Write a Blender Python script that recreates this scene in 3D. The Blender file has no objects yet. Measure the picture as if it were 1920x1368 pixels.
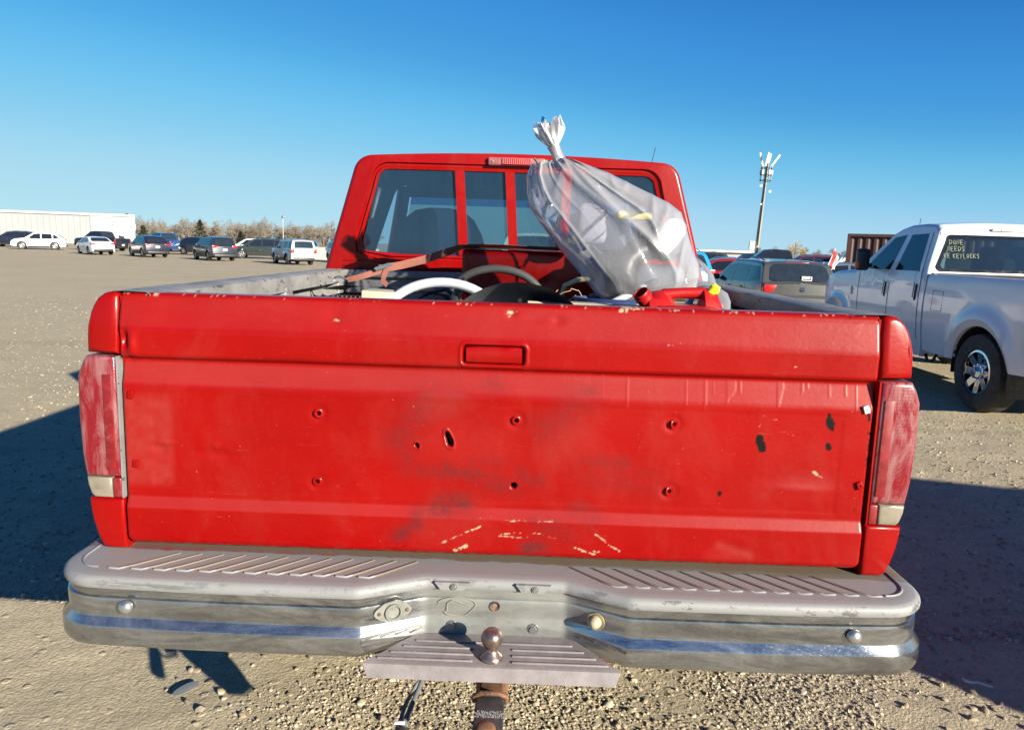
import bpy, bmesh, math, random
import numpy as np
from mathutils import Vector, Matrix, Euler
random.seed(7); rng = np.random.default_rng(7)
SC = bpy.context.scene
COL = SC.collection
PI = math.pi
R = math.radians

# ------------------------------------------------------------------ camera
cam_d = bpy.data.cameras.new('camera')
cam = bpy.data.objects.new('camera', cam_d); COL.objects.link(cam)
cam_d.sensor_width = 36.0; cam_d.lens = 26.0; cam_d.clip_start = 0.02; cam_d.clip_end = 6000
cam.matrix_world = Matrix.Translation((0.05, -1.8, 1.6)) @ Matrix.Rotation(R(0.9), 4, 'Z') @ Matrix.Rotation(R(90-9.03), 4, 'X') @ Matrix.Rotation(R(1.75), 4, 'Z')
SC.camera = cam

# ------------------------------------------------------------------ light
SUN_EL, SUN_AZ = 17.8, 44.5          # azimuth: degrees to the right of straight behind the camera
sv = Vector((math.sin(R(SUN_AZ))*math.cos(R(SUN_EL)), -math.cos(R(SUN_AZ))*math.cos(R(SUN_EL)), math.sin(R(SUN_EL))))
W = bpy.data.worlds.new('World'); SC.world = W; W.use_nodes = True
wn = W.node_tree; wn.nodes.clear()
wo = wn.nodes.new('ShaderNodeOutputWorld'); bg = wn.nodes.new('ShaderNodeBackground')
sky = wn.nodes.new('ShaderNodeTexSky'); sky.sky_type = 'NISHITA'; sky.sun_disc = False
sky.sun_elevation = R(SUN_EL); sky.sun_rotation = math.atan2(sv.x, sv.y)
sky.air_density = 0.6; sky.dust_density = 0.0; sky.ozone_density = 3.0
EXPO = 1.3
# one tone curve over the whole sky dome: the camera's deep blue with a pale horizon
sc_ = wn.nodes.new('ShaderNodeVectorMath'); sc_.operation = 'SCALE'; sc_.inputs['Scale'].default_value = 0.1
cv = wn.nodes.new('ShaderNodeRGBCurve'); mp = cv.mapping; mp.use_clip = False; mp.extend = 'EXTRAPOLATED'
for ch, pts in ((0, ((0, 0), (.05, .011), (.10, .048), (.125, .068), (.19, .165), (.25, .255), (.35, .37), (.6, .46), (1, .55))), (1, ((0, 0), (.05, .03), (.10, .10), (.2, .29), (.24, .345), (.35, .53), (.5, .64), (.6, .69), (.8, .735), (1, .78))), (2, ((0, 0), (.12, .18), (.25, .43), (.4, .71), (.47, .745), (.65, .865), (.8, .875), (1, .88)))):
    c_ = mp.curves[ch]
    c_.points[0].location = pts[0]; c_.points[1].location = pts[-1]
    for p_ in pts[1:-1]: c_.points.new(*p_)
mp.update()
sc2 = wn.nodes.new('ShaderNodeVectorMath'); sc2.operation = 'SCALE'; sc2.inputs['Scale'].default_value = 1.0/(0.1*2**EXPO)
wn.links.new(sky.outputs[0], sc_.inputs[0]); wn.links.new(sc_.outputs[0], cv.inputs['Color']); wn.links.new(cv.outputs[0], sc2.inputs[0])
wn.links.new(sc2.outputs[0], bg.inputs[0]); wn.links.new(bg.outputs[0], wo.inputs[0])
bg.inputs[1].default_value = 0.10
sd = bpy.data.lights.new('sun', 'SUN'); sd.energy = 5.0; sd.angle = R(0.5); sd.color = (1.0, 0.91, 0.75)
sun = bpy.data.objects.new('sun', sd); COL.objects.link(sun); sun.rotation_euler = sv.to_track_quat('Z', 'Y').to_euler()
SC.view_settings.view_transform = 'Standard'; SC.view_settings.look = 'None'
SC.view_settings.exposure = EXPO; SC.view_settings.gamma = 1.0; SC.view_settings.use_curve_mapping = False
SC.cycles.max_bounces = 8; SC.cycles.transparent_max_bounces = 16; SC.cycles.transmission_bounces = 6
SC.cycles.caustics_reflective = False; SC.cycles.caustics_refractive = False
SC.cycles.sample_clamp_indirect = 6

# ------------------------------------------------------------------ helpers
def s2l(c):
    return tuple((v/12.92 if v <= 0.04045 else ((v+0.055)/1.055)**2.4) for v in c)

class MB:
    def __init__(s): s.v = []; s.f = []
    def add(s, v, f, M=None):
        n = len(s.v)
        for p in v:
            p = Vector(p)
            if M is not None: p = M @ p
            s.v.append(tuple(p))
        s.f += [tuple(i+n for i in q) for q in f]
        return s
    def box(s, c, d, M=None, bev=0.0):
        hx, hy, hz = d[0]/2, d[1]/2, d[2]/2
        if bev <= 0:
            v = [(c[0]+sx*hx, c[1]+sy*hy, c[2]+sz*hz) for sz in (-1, 1) for sx, sy in ((-1,-1),(1,-1),(1,1),(-1,1))]
            f = [(3,2,1,0),(4,5,6,7),(0,1,5,4),(1,2,6,5),(2,3,7,6),(3,0,4,7)]
            return s.add(v, f, M)
        bm = bmesh.new(); bmesh.ops.create_cube(bm, size=1)
        for q in bm.verts: q.co = Vector((q.co.x*d[0], q.co.y*d[1], q.co.z*d[2]))
        bmesh.ops.bevel(bm, geom=bm.edges[:], offset=min(bev, min(d)*0.49), segments=3, profile=0.5, affect='EDGES')
        bm.verts.index_update()
        v = [(q.co.x+c[0], q.co.y+c[1], q.co.z+c[2]) for q in bm.verts]
        f = [tuple(q.index for q in fc.verts) for fc in bm.faces]
        bm.free()
        return s.add(v, f, M)
    def tube(s, pts, r, n=10, caps=True, flat=1.0):
        pts = [Vector(p) for p in pts]
        rs = r if isinstance(r, (list, tuple)) else [r]*len(pts)
        loops = []
        up = Vector((0, 0, 1))
        for i, p in enumerate(pts):
            a = pts[max(0, i-1)]; b = pts[min(len(pts)-1, i+1)]
            t = (b-a).normalized()
            if i == 0:
                u = up if abs(t.dot(up)) < 0.95 else Vector((1, 0, 0))
                x = t.cross(u).normalized()
            else:
                x = (x - t*x.dot(t)).normalized()
            y = t.cross(x).normalized()
            loops.append([p + (x*math.cos(2*PI*k/n) + y*math.sin(2*PI*k/n)*flat)*rs[i] for k in range(n)])
        return s.loops(loops, caps)
    def loops(s, loops, caps=True, closed=True, wrap=False):
        n = len(loops[0]); v = [tuple(p) for L in loops for p in L]; f = []
        m = len(loops)
        for i in range(m if wrap else m-1):
            for k in range(n if closed else n-1):
                a = i*n+k; b = i*n+(k+1) % n; j = (i+1) % m
                f.append((a, b, j*n+(k+1) % n, j*n+k))
        if caps and not wrap:
            f.append(tuple(range(n-1, -1, -1))); f.append(tuple((m-1)*n+k for k in range(n)))
        return s.add(v, f)
    def lathe(s, prof, M=None, n=24, caps=True):
        # prof: (r, z) about z
        loops = [[(r*math.cos(2*PI*k/n), r*math.sin(2*PI*k/n), z) for k in range(n)] for r, z in prof]
        t = MB().loops(loops, caps); return s.add(t.v, t.f, M)
    def grid(s, fn, us, vs):
        n = len(vs); v = [fn(u, w) for u in us for w in vs]
        f = [(i*n+j, (i+1)*n+j, (i+1)*n+j+1, i*n+j+1) for i in range(len(us)-1) for j in range(n-1)]
        return s.add(v, f)
    def prism(s, poly, d0, d1, axis='y'):
        n = len(poly)
        def P(p, d):
            return (p[0], d, p[1]) if axis == 'y' else ((d, p[0], p[1]) if axis == 'x' else (p[0], p[1], d))
        v = [P(p, d0) for p in poly] + [P(p, d1) for p in poly]
        f = [tuple(range(n)), tuple(range(2*n-1, n-1, -1))] + [(i, i+n, (i+1) % n+n, (i+1) % n) for i in range(n)]
        return s.add(v, f)
    def mesh(s, name, m, smooth=40):
        me = bpy.data.meshes.new(name); me.from_pydata(s.v, [], s.f); me.materials.append(m)
        bm = bmesh.new(); bm.from_mesh(me); bmesh.ops.recalc_face_normals(bm, faces=bm.faces[:]); bm.to_mesh(me); bm.free()
        if smooth:
            me.polygons.foreach_set('use_smooth', [True]*len(me.polygons)); me.set_sharp_from_angle(angle=R(smooth))
        return me
    def build(s, name, m, parent=None, smooth=40, label=None, loc=None, rot=None):
        o = bpy.data.objects.new(name, s.mesh(name, m, smooth)); COL.objects.link(o)
        if parent is not None: o.parent = parent
        if label: o['label'] = label
        if loc is not None: o.location = loc
        if rot is not None: o.rotation_euler = rot
        return o

def thing(name, label, cat, loc=(0, 0, 0), rz=0, group=None):
    o = bpy.data.objects.new(name, None); COL.objects.link(o); o.empty_display_size = 0.2
    o.location = loc; o.rotation_euler = (0, 0, rz); o['label'] = label; o['category'] = cat
    if group: o['group'] = group
    return o
def tag(o, label, cat, group=None):
    o['label'] = label; o['category'] = cat
    if group: o['group'] = group
    return o
def inst(name, me, parent, loc=(0, 0, 0), rot=(0, 0, 0), sc=None):
    o = bpy.data.objects.new(name, me); COL.objects.link(o); o.parent = parent; o.location = loc; o.rotation_euler = rot
    if sc: o.scale = sc
    return o
def copy_thing(root, loc, rz, label, group=None):
    r = root.copy(); COL.objects.link(r); r.location = loc; r.rotation_euler = (0, 0, rz); r['label'] = label
    if group: r['group'] = group
    for ch in list(root.children):
        c = ch.copy(); COL.objects.link(c); c.parent = r
        for g in list(ch.children):
            d = g.copy(); COL.objects.link(d); d.parent = c
    return r

def smooth01(x): x = np.clip(x, 0, 1); return x*x*(3-2*x)
_H = rng.random((256, 256))
def vnoise(x, y):
    xi = np.floor(x).astype(int); yi = np.floor(y).astype(int)
    fx = x-xi; fy = y-yi; fx = fx*fx*(3-2*fx); fy = fy*fy*(3-2*fy)
    g = lambda a, b: _H[a & 255, b & 255]
    return (g(xi, yi)*(1-fx)+g(xi+1, yi)*fx)*(1-fy)+(g(xi, yi+1)*(1-fx)+g(xi+1, yi+1)*fx)*fy
def fbm(x, y, o=4):
    s = 0; a = 0.5
    for k in range(o):
        s = s+a*vnoise(x*2**k+17.3*k, y*2**k+9.1*k); a *= 0.5
    return s

# ------------------------------------------------------------------ materials
class NT:
    def __init__(s, name):
        s.m = bpy.data.materials.new(name); s.m.use_nodes = True; s.t = s.m.node_tree; s.t.nodes.clear()
        s.out = s.n('ShaderNodeOutputMaterial')
    def n(s, ty, **kw):
        x = s.t.nodes.new(ty)
        for k, v in kw.items(): setattr(x, k, v)
        return x
    def l(s, a, b): s.t.links.new(a, b)
    def noise(s, scale, detail=4, rough=0.6, vec=None, dist=0.0):
        x = s.n('ShaderNodeTexNoise'); x.inputs['Scale'].default_value = scale; x.inputs['Detail'].default_value = detail
        x.inputs['Roughness'].default_value = rough; x.inputs['Distortion'].default_value = dist
        if vec is not None: s.l(vec, x.inputs['Vector'])
        return x.outputs['Fac']
    def coord(s, kind='Object', scale=None):
        c = s.n('ShaderNodeTexCoord').outputs[kind]
        if scale:
            m = s.n('ShaderNodeMapping'); m.inputs['Scale'].default_value = scale; s.l(c, m.inputs[0]); return m.outputs[0]
        return c
    def ramp(s, fac, a, b, ca=(0, 0, 0), cb=(1, 1, 1), ease=False):
        r = s.n('ShaderNodeValToRGB'); e = r.color_ramp.elements
        e[0].position = a; e[1].position = b; e[0].color = (*ca, 1); e[1].color = (*cb, 1)
        s.l(fac, r.inputs[0]); return r.outputs[0]
    def mix(s, f, a, b):
        x = s.n('ShaderNodeMix'); x.data_type = 'RGBA'
        for sock, v in ((x.inputs[0], f), (x.inputs[6], a), (x.inputs[7], b)):
            if isinstance(v, (int, float)): sock.default_value = v
            elif isinstance(v, tuple): sock.default_value = (*v[:3], 1)
            else: s.l(v, sock)
        return x.outputs[2]
    def math(s, op, a, b=None):
        x = s.n('ShaderNodeMath'); x.operation = op
        for i, v in enumerate((a, b)):
            if v is None: continue
            if isinstance(v, (int, float)): x.inputs[i].default_value = v
            else: s.l(v, x.inputs[i])
        return x.outputs[0]
    def bsdf(s, col, rough=0.5, metal=0.0, coat=0.0, spec=0.5, coat_rough=0.1, **kw):
        b = s.n('ShaderNodeBsdfPrincipled')
        for nm, v in (('Base Color', col), ('Roughness', rough), ('Metallic', metal), ('Coat Weight', coat), ('Specular IOR Level', spec), ('Coat Roughness', coat_rough), *kw.items()):
            k = b.inputs[nm]
            if isinstance(v, (int, float)): k.default_value = v
            elif isinstance(v, tuple): k.default_value = (*v[:3], 1)
            else: s.l(v, k)
        s.l(b.outputs[0], s.out.inputs[0]); s.b = b; return b
    def bump(s, h, strength=0.3, dist=0.01, b=None):
        x = s.n('ShaderNodeBump'); x.inputs['Strength'].default_value = strength; x.inputs['Distance'].default_value = dist
        s.l(h, x.inputs['Height']); s.l(x.outputs[0], (b or s.b).inputs['Normal']); return x

def simple(name, col, rough=0.5, metal=0.0, coat=0.0, var=0.15, vs=8.0, bump=0.0, bs=60.0, dirt=None, spec=0.5):
    t = NT(name); c = t.coord()
    nz = t.noise(vs, 5, 0.62, c)
    dark = tuple(v*(1-var) for v in col); lite = tuple(min(1, v*(1+var*0.6)) for v in col)
    cc = t.mix(t.ramp(nz, 0.3, 0.7), dark, lite)
    if dirt:
        d = t.ramp(t.noise(vs*2.3, 6, 0.7, c), 0.5, 0.75); cc = t.mix(t.math('MULTIPLY', d, dirt[1]), cc, dirt[0])
    rr = t.math('ADD', t.math('MULTIPLY', t.noise(vs*3, 3, 0.5, c), 0.2), rough-0.1)
    t.bsdf(cc, rr, metal, coat, spec)
    if bump: t.bump(t.noise(bs, 3, 0.6, c), bump, 0.004)
    return t.m

def carpaint(name, col, metal=0.0, rough=0.25, dust=0.03):
    t = NT(name); c = t.coord()
    d = t.math('MULTIPLY', t.ramp(t.noise(3.0, 5, 0.65, c), 0.35, 0.75), dust*2)
    gz = t.n('ShaderNodeSeparateXYZ'); t.l(c, gz.inputs[0])
    low = t.math('MULTIPLY', t.ramp(gz.outputs[2], 0.25, 0.75, (1, 1, 1), (0, 0, 0)), dust*1.4)
    f = t.math('MAXIMUM', d, low)
    t.bsdf(t.mix(f, col, (0.26, 0.23, 0.18)), t.math('ADD', t.math('MULTIPLY', f, 0.5), rough), metal, 0.7, 0.4, 0.05)
    return t.m

def glassdark(name, tint=(0.012, 0.02, 0.03), dust=0.05):
    t = NT(name); c = t.coord()
    f = t.math('MULTIPLY', t.ramp(t.noise(5.0, 5, 0.6, c), 0.3, 0.8), dust)
    t.bsdf(t.mix(f, tint, (0.3, 0.3, 0.3)), 0.06, 0.0, 0.0, 0.8)
    return t.m

def pane(name, tint, dustcol, dust, rough=0.03, streak=(30, 30, 6), speck=0.0):
    # thin see-through glass: tinted transparency + surface reflection + dry dust film
    t = NT(name); c = t.coord('Object', streak)
    tr = t.n('ShaderNodeBsdfTransparent'); tr.inputs[0].default_value = (*tint, 1)
    gl = t.n('ShaderNodeBsdfGlossy'); gl.inputs['Roughness'].default_value = rough
    df = t.n('ShaderNodeBsdfDiffuse'); df.inputs[0].default_value = (*dustcol, 1)
    fr = t.n('ShaderNodeFresnel'); fr.inputs[0].default_value = 1.5
    f2 = t.math('MULTIPLY', fr.outputs[0], 1.6)
    m1 = t.n('ShaderNodeMixShader'); t.l(f2, m1.inputs[0]); t.l(tr.outputs[0], m1.inputs[1]); t.l(gl.outputs[0], m1.inputs[2])
    nz = t.noise(1.0, 6, 0.7, c)
    dd = t.math('MULTIPLY', t.math('ADD', nz, 0.5), dust)
    if speck:
        sp = t.ramp(t.noise(160, 2, 0.5, t.coord()), 0.70, 0.74)
        dd = t.math('ADD', dd, t.math('MULTIPLY', sp, speck))
    m2 = t.n('ShaderNodeMixShader'); t.l(dd, m2.inputs[0]); t.l(m1.outputs[0], m2.inputs[1]); t.l(df.outputs[0], m2.inputs[2])
    t.l(m2.outputs[0], t.out.inputs[0]); return t.m

M = {}
# worn red repaint; vertex colour "wear": R black chips, G cream scratches, B dull grey overspray, A pale polish haze
def red_paint(name, attr=True):
    t = NT(name); c = t.coord()
    base = t.mix(t.ramp(t.noise(2.2, 5, 0.6, c), 0.32, 0.7), (0.205, 0.0008, 0.0004), (0.255, 0.0014, 0.0007))
    fade = t.ramp(t.noise(4.0, 6, 0.7, t.coord('Object', (1, 1, 2.6))), 0.48, 0.85)
    base = t.mix(t.math('MULTIPLY', fade, 0.12), base, (0.27, 0.030, 0.024))
    rough = t.math('ADD', t.math('MULTIPLY', t.noise(9, 5, 0.7, c), 0.25), 0.24)
    dustn = t.ramp(t.noise(5.0, 7, 0.75, t.coord('Object', (1, 1, 0.5)), 0.5), 0.50, 0.78); base = t.mix(t.math('MULTIPLY', dustn, 0.08), base, (0.26, 0.13, 0.10))
    hair = t.ramp(t.noise(6, 4, 0.8, t.coord('Object', (1.5, 1, 26)), 2.5), 0.66, 0.69); base = t.mix(t.math('MULTIPLY', hair, 0.35), base, (0.30, 0.10, 0.08))
    speck = t.ramp(t.noise(150, 2, 0.5, c), 0.765, 0.785)
    base = t.mix(t.math('MULTIPLY', speck, 0.6), base, (0.42, 0.20, 0.15))
    if attr:
        a = t.n('ShaderNodeAttribute'); a.attribute_name = 'wear'
        sp = t.n('ShaderNodeSeparateColor'); t.l(a.outputs['Color'], sp.inputs[0])
        grain = t.ramp(t.noise(420, 2, 0.7, c), 0.38, 0.60)
        base = t.mix(t.math('MULTIPLY', a.outputs['Alpha'], 0.75), base, (0.27, 0.050, 0.042))
        f = t.math('MULTIPLY', sp.outputs[2], t.math('ADD', t.math('MULTIPLY', grain, 0.75), 0.25))
        base = t.mix(f, base, (0.045, 0.012, 0.014))
        base = t.mix(sp.outputs[1], base, (0.34, 0.27, 0.18))
        base = t.mix(sp.outputs[0], base, (0.005, 0.004, 0.004))
        rough = t.math('ADD', rough, t.math('MULTIPLY', t.math('MAXIMUM', sp.outputs[2], a.outputs['Alpha']), 0.22))
        coat = 0.35
    b = t.bsdf(base, rough, 0.0, 0.30, 0.12, 0.20)
    h = t.math('ADD', t.noise(70, 3, 0.6, t.coord('Object', (1, 1, 1.6))), t.math('MULTIPLY', t.noise(14, 3, 0.6, c), 1.2))
    t.bump(h, 0.13, 0.004)
    return t.m
M['red_wear'] = red_paint('worn_red_paint'); M['red'] = red_paint('red_repaint', False)
M['black_plastic'] = simple('black_plastic', (0.018, 0.018, 0.02), 0.45, var=0.4, bump=0.15, dirt=((0.15, 0.14, 0.12), 0.35))
M['tyre'] = simple('tyre_rubber', (0.025, 0.025, 0.027), 0.8, var=0.3, dirt=((0.16, 0.14, 0.11), 0.4), bump=0.2)
M['dark'] = simple('dark_underbody', (0.012, 0.012, 0.013), 0.8)
M['steel'] = simple('dull_steel', (0.42, 0.42, 0.43), 0.38, 0.9, var=0.25, vs=20)
M['rim'] = simple('alloy_rim', (0.45, 0.45, 0.46), 0.3, 0.75, var=0.2)
M['chrome_rim'] = simple('chrome_rim', (0.75, 0.75, 0.77), 0.14, 1.0, var=0.1)
M['rust'] = simple('rusty_steel', (0.16, 0.085, 0.05), 0.7, 0.3, var=0.55, vs=45, bump=0.4, bs=200, dirt=((0.35, 0.12, 0.04), 0.5))
M['ball'] = simple('ball_steel', (0.33, 0.25, 0.22), 0.3, 0.85, var=0.35, vs=60, dirt=((0.20, 0.09, 0.05), 0.8))
M['lens_red'] = simple('red_lens', (0.45, 0.008, 0.012), 0.25, 0, 0.6, var=0.2)
M['glass_dark'] = glassdark('dark_glass')
M['glass_side'] = glassdark('side_glass', (0.01, 0.014, 0.02), 0.02)
M['white_paint'] = carpaint('white_paint', (0.80, 0.80, 0.78), 0, 0.35, 0.03)
M['plate_white'] = simple('plate_white', (0.75, 0.75, 0.73), 0.5)
M['amber'] = simple('amber_lens', (0.75, 0.16, 0.02), 0.3, 0, 0.5)

# ================================================================== GROUND
def ground_mat():
    t = NT('gravel_ground'); c = t.coord()
    big = t.noise(0.35, 6, 0.6, c, 0.4)
    col = t.mix(t.ramp(big, 0.35, 0.68), (0.48, 0.42, 0.305), (0.61, 0.545, 0.415))
    med = t.noise(2.2, 6, 0.7, t.coord('Object', (0.6, 1.5, 1)))
    col = t.mix(t.math('MULTIPLY', t.ramp(med, 0.50, 0.75), 0.45), col, (0.25, 0.205, 0.15))
    rut_shade = t.noise(1.0, 4, 0.6, t.coord('Object', (0.22, 1.1, 1)), 0.3); col = t.mix(t.math('MULTIPLY', t.ramp(rut_shade, 0.585, 0.63), 0.5), col, (0.20, 0.165, 0.12))  # shadows in the ruts, painted as dark stretched streaks
    trk = t.noise(1.0, 5, 0.65, t.coord('Object', (0.10, 0.55, 1)), 0.8); col = t.mix(t.math('MULTIPLY', t.ramp(trk, 0.45, 0.62), 0.28), col, (0.64, 0.56, 0.41))
    m1_ = t.ramp(t.noise(9, 5, 0.8, c), 0.35, 0.65, (0.86, 0.86, 0.85), (1.20, 1.20, 1.19)); m2_ = t.ramp(t.noise(3.1, 6, 0.8, t.coord('Object', (0.5, 1.4, 1)), 0.5), 0.35, 0.65, (0.94, 0.94, 0.93), (1.14, 1.14, 1.13))
    for m_ in (m1_, m2_):
        mm = t.n('ShaderNodeMix'); mm.data_type = 'RGBA'; mm.blend_type = 'MULTIPLY'; mm.inputs[0].default_value = 1.0; t.l(col, mm.inputs[6]); t.l(m_, mm.inputs[7]); col = mm.outputs[2]
    v = t.n('ShaderNodeTexVoronoi'); v.inputs['Scale'].default_value = 75; t.l(c, v.inputs['Vector'])
    sep = t.n('ShaderNodeSeparateColor'); t.l(v.outputs['Color'], sep.inputs[0])
    col = t.mix(t.math('MULTIPLY', t.ramp(sep.outputs[0], 0.55, 0.95), 0.45), col, (0.54, 0.48, 0.38))
    col = t.mix(t.math('MULTIPLY', t.ramp(sep.outputs[1], 0.7, 0.97), 0.5), col, (0.17, 0.14, 0.105))
    v2 = t.n('ShaderNodeTexVoronoi'); v2.inputs['Scale'].default_value = 22; t.l(c, v2.inputs['Vector'])
    s2 = t.n('ShaderNodeSeparateColor'); t.l(v2.outputs['Color'], s2.inputs[0])
    peb = t.math('MULTIPLY', t.ramp(s2.outputs[0], 0.86, 0.9), t.ramp(v2.outputs['Distance'], 0.25, 0.4, (1, 1, 1), (0, 0, 0)))
    col = t.mix(t.math('MULTIPLY', peb, 0.55), col, (0.58, 0.52, 0.42))
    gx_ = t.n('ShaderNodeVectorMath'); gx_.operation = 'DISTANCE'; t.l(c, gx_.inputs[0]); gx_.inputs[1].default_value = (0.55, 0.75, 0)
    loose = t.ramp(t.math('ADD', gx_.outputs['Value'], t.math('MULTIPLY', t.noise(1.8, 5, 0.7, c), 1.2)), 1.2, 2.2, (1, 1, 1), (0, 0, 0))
    col = t.mix(t.math('MULTIPLY', loose, 0.65), col, (0.34, 0.285, 0.185))  # coarse loose gravel, its colour also darkened for shade between the grains
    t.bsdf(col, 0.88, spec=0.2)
    h = t.math('ADD', t.math('MULTIPLY', t.math('SUBTRACT', 1.0, v.outputs['Distance']), 0.5), t.noise(120, 4, 0.7, c))
    h = t.math('ADD', h, t.math('MULTIPLY', peb, 1.2))
    h = t.math('ADD', h, t.math('MULTIPLY', t.noise(14, 5, 0.7, c), 1.6))
    h = t.math('MULTIPLY', h, t.math('ADD', 1.0, t.math('MULTIPLY', loose, 0.9))); t.bump(h, 0.5, 0.010)
    return t.m
M['ground'] = ground_mat()
def gh(x, y):
    x = np.asarray(x, float); y = np.asarray(y, float)
    near = smooth01((12-np.hypot(x, y))/6)
    return ((fbm(x*0.9+40, y*0.9+70, 5)-0.5)*0.05 + (fbm(x*6+11, y*6+5, 4)-0.5)*0.014)*near
def axis_pts(a, b, fine0, fine1, step, grow=1.18):
    p = list(np.arange(fine0, fine1, step)); s = step; x = p[-1]
    while x < b: s *= grow; x += s; p.append(min(x, b))
    s = step; x = p[0]; q = []
    while x > a: s *= grow; x -= s; q.append(max(x, a))
    return np.array(q[::-1]+p)
gx = axis_pts(-3000, 3000, -4.5, 5.5, 0.035); gy = axis_pts(-400, 3500, 0.2, 8.0, 0.035)
GX, GY = np.meshgrid(gx, gy, indexing='ij'); GZ = gh(GX, GY)
me = bpy.data.meshes.new('gravel_ground')
nv = GX.size; ny = len(gy); nx = len(gx)
me.vertices.add(nv); me.vertices.foreach_set('co', np.stack([GX, GY, GZ], -1).reshape(-1).astype(np.float32))
ii, jj = np.meshgrid(np.arange(nx-1), np.arange(ny-1), indexing='ij')
q = np.stack([ii*ny+jj, (ii+1)*ny+jj, (ii+1)*ny+jj+1, ii*ny+jj+1], -1).reshape(-1)
nf = (nx-1)*(ny-1)
me.loops.add(nf*4); me.loops.foreach_set('vertex_index', q.astype(np.int32))
me.polygons.add(nf); me.polygons.foreach_set('loop_start', (np.arange(nf)*4).astype(np.int32)); me.polygons.foreach_set('loop_total', np.full(nf, 4, np.int32))
me.polygons.foreach_set('use_smooth', [True]*nf); me.update(calc_edges=True); me.materials.append(M['ground'])
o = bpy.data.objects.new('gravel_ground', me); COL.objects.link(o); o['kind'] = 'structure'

def stones(name, n, region, smin, smax, mats, power=2.2, seed=1):
    r = np.random.default_rng(seed)
    xs, ys = region(r, n); n = len(xs)
    base = np.array([(0,0,1),(0.894,0,0.447),(0.276,0.851,0.447),(-0.724,0.526,0.447),(-0.724,-0.526,0.447),(0.276,-0.851,0.447),
        (0.724,0.526,-0.447),(-0.276,0.851,-0.447),(-0.894,0,-0.447),(-0.276,-0.851,-0.447),(0.724,-0.526,-0.447),(0,0,-1)])
    tri = np.array([(0,1,2),(0,2,3),(0,3,4),(0,4,5),(0,5,1),(1,6,2),(2,7,3),(3,8,4),(4,9,5),(5,10,1),(1,10,6),(2,6,7),(3,7,8),(4,8,9),(5,9,10),(6,11,7),(7,11,8),(8,11,9),(9,11,10),(10,11,6)])
    tri = tri[:15]                      # the buried underside is not needed
    size = smin+(smax-smin)*r.random(n)**power
    V = base[None]*(0.75+0.5*r.random((n, 12, 1)))
    V = V*np.stack([np.ones(n), 0.6+0.4*r.random(n), 0.4+0.4*r.random(n)], -1)[:, None, :]
    a = r.random(n)*2*PI; ca, sa = np.cos(a), np.sin(a)
    X = V[..., 0]*ca[:, None]-V[..., 1]*sa[:, None]; Y = V[..., 0]*sa[:, None]+V[..., 1]*ca[:, None]
    Z = V[..., 2]+X*(r.random((n, 1))-0.5)*0.5
    co = np.stack([X*size[:, None]+xs[:, None], Y*size[:, None]+ys[:, None], Z*size[:, None]+gh(xs, ys)[:, None]+size[:, None]*0.15], -1).reshape(-1)
    f = (tri[None]+12*np.arange(n)[:, None, None]).reshape(-1); nt = n*len(tri)
    me = bpy.data.meshes.new(name); me.vertices.add(n*12); me.vertices.foreach_set('co', co.astype(np.float32))
    me.loops.add(nt*3); me.loops.foreach_set('vertex_index', f.astype(np.int32)); me.polygons.add(nt)
    me.polygons.foreach_set('loop_start', (np.arange(nt)*3).astype(np.int32)); me.polygons.foreach_set('loop_total', np.full(nt, 3, np.int32))
    for m in mats: me.materials.append(m)
    me.polygons.foreach_set('material_index', np.repeat(r.integers(0, len(mats), n), len(tri)).astype(np.int32))
    me.polygons.foreach_set('use_smooth', [True]*nt)
    me.update(calc_edges=True); me.set_sharp_from_angle(angle=R(50))
    o = bpy.data.objects.new(name, me); COL.objects.link(o); o['kind'] = 'stuff'; o['label'] = 'loose gravel and pebbles on the lot'; return o
SM = [simple('stone_a', (0.36, 0.305, 0.21), 0.85, var=0.3, vs=40), simple('stone_b', (0.48, 0.42, 0.31), 0.85, var=0.2, vs=40),
      simple('stone_c', (0.32, 0.265, 0.18), 0.85, var=0.3, vs=40), simple('stone_d', (0.36, 0.285, 0.20), 0.8, var=0.3, vs=40), simple('stone_e', (0.24, 0.20, 0.15), 0.85, var=0.3, vs=40)]
def reg_front(r, n):
    x = r.uniform(-2.0, 2.6, n); y = 0.30+r.random(n)**1.15*1.2
    k = (fbm(x*1.6+3, y*1.6+8, 3) + 0.35*smooth01((x+0.9)/0.8)*smooth01((1.9-x)/1.0)) > 0.45+0.25*r.random(n)
    return x[k], y[k]
stones('loose_gravel', 85000, reg_front, 0.0016, 0.0095, SM, 3.6, 3)
def reg_big(r, n):
    x = r.uniform(-1.2, 2.0, n); y = r.uniform(0.35, 1.5, n); return x, y
stones('loose_gravel', 420, reg_big, 0.010, 0.022, SM, 2.0, 4)
def reg_wide(r, n):
    a = r.random(n); y = 1.2+a**1.7*16; s = r.choice([-1, 1], n)
    x = s*(1.3+r.random(n)**1.2*(1.5+0.62*(y+1.8))); return x, y
stones('loose_gravel', 60000, reg_wide, 0.002, 0.016, SM, 4.5, 5)

# ================================================================== RED PICKUP
truck = thing('pickup_truck', 'worn red pickup with a closed dented tailgate and chrome step bumper, loaded bed', 'pickup truck', (-0.018, 0, 0))
HT = 0.9385                                           # half width of the tailgate
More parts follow.
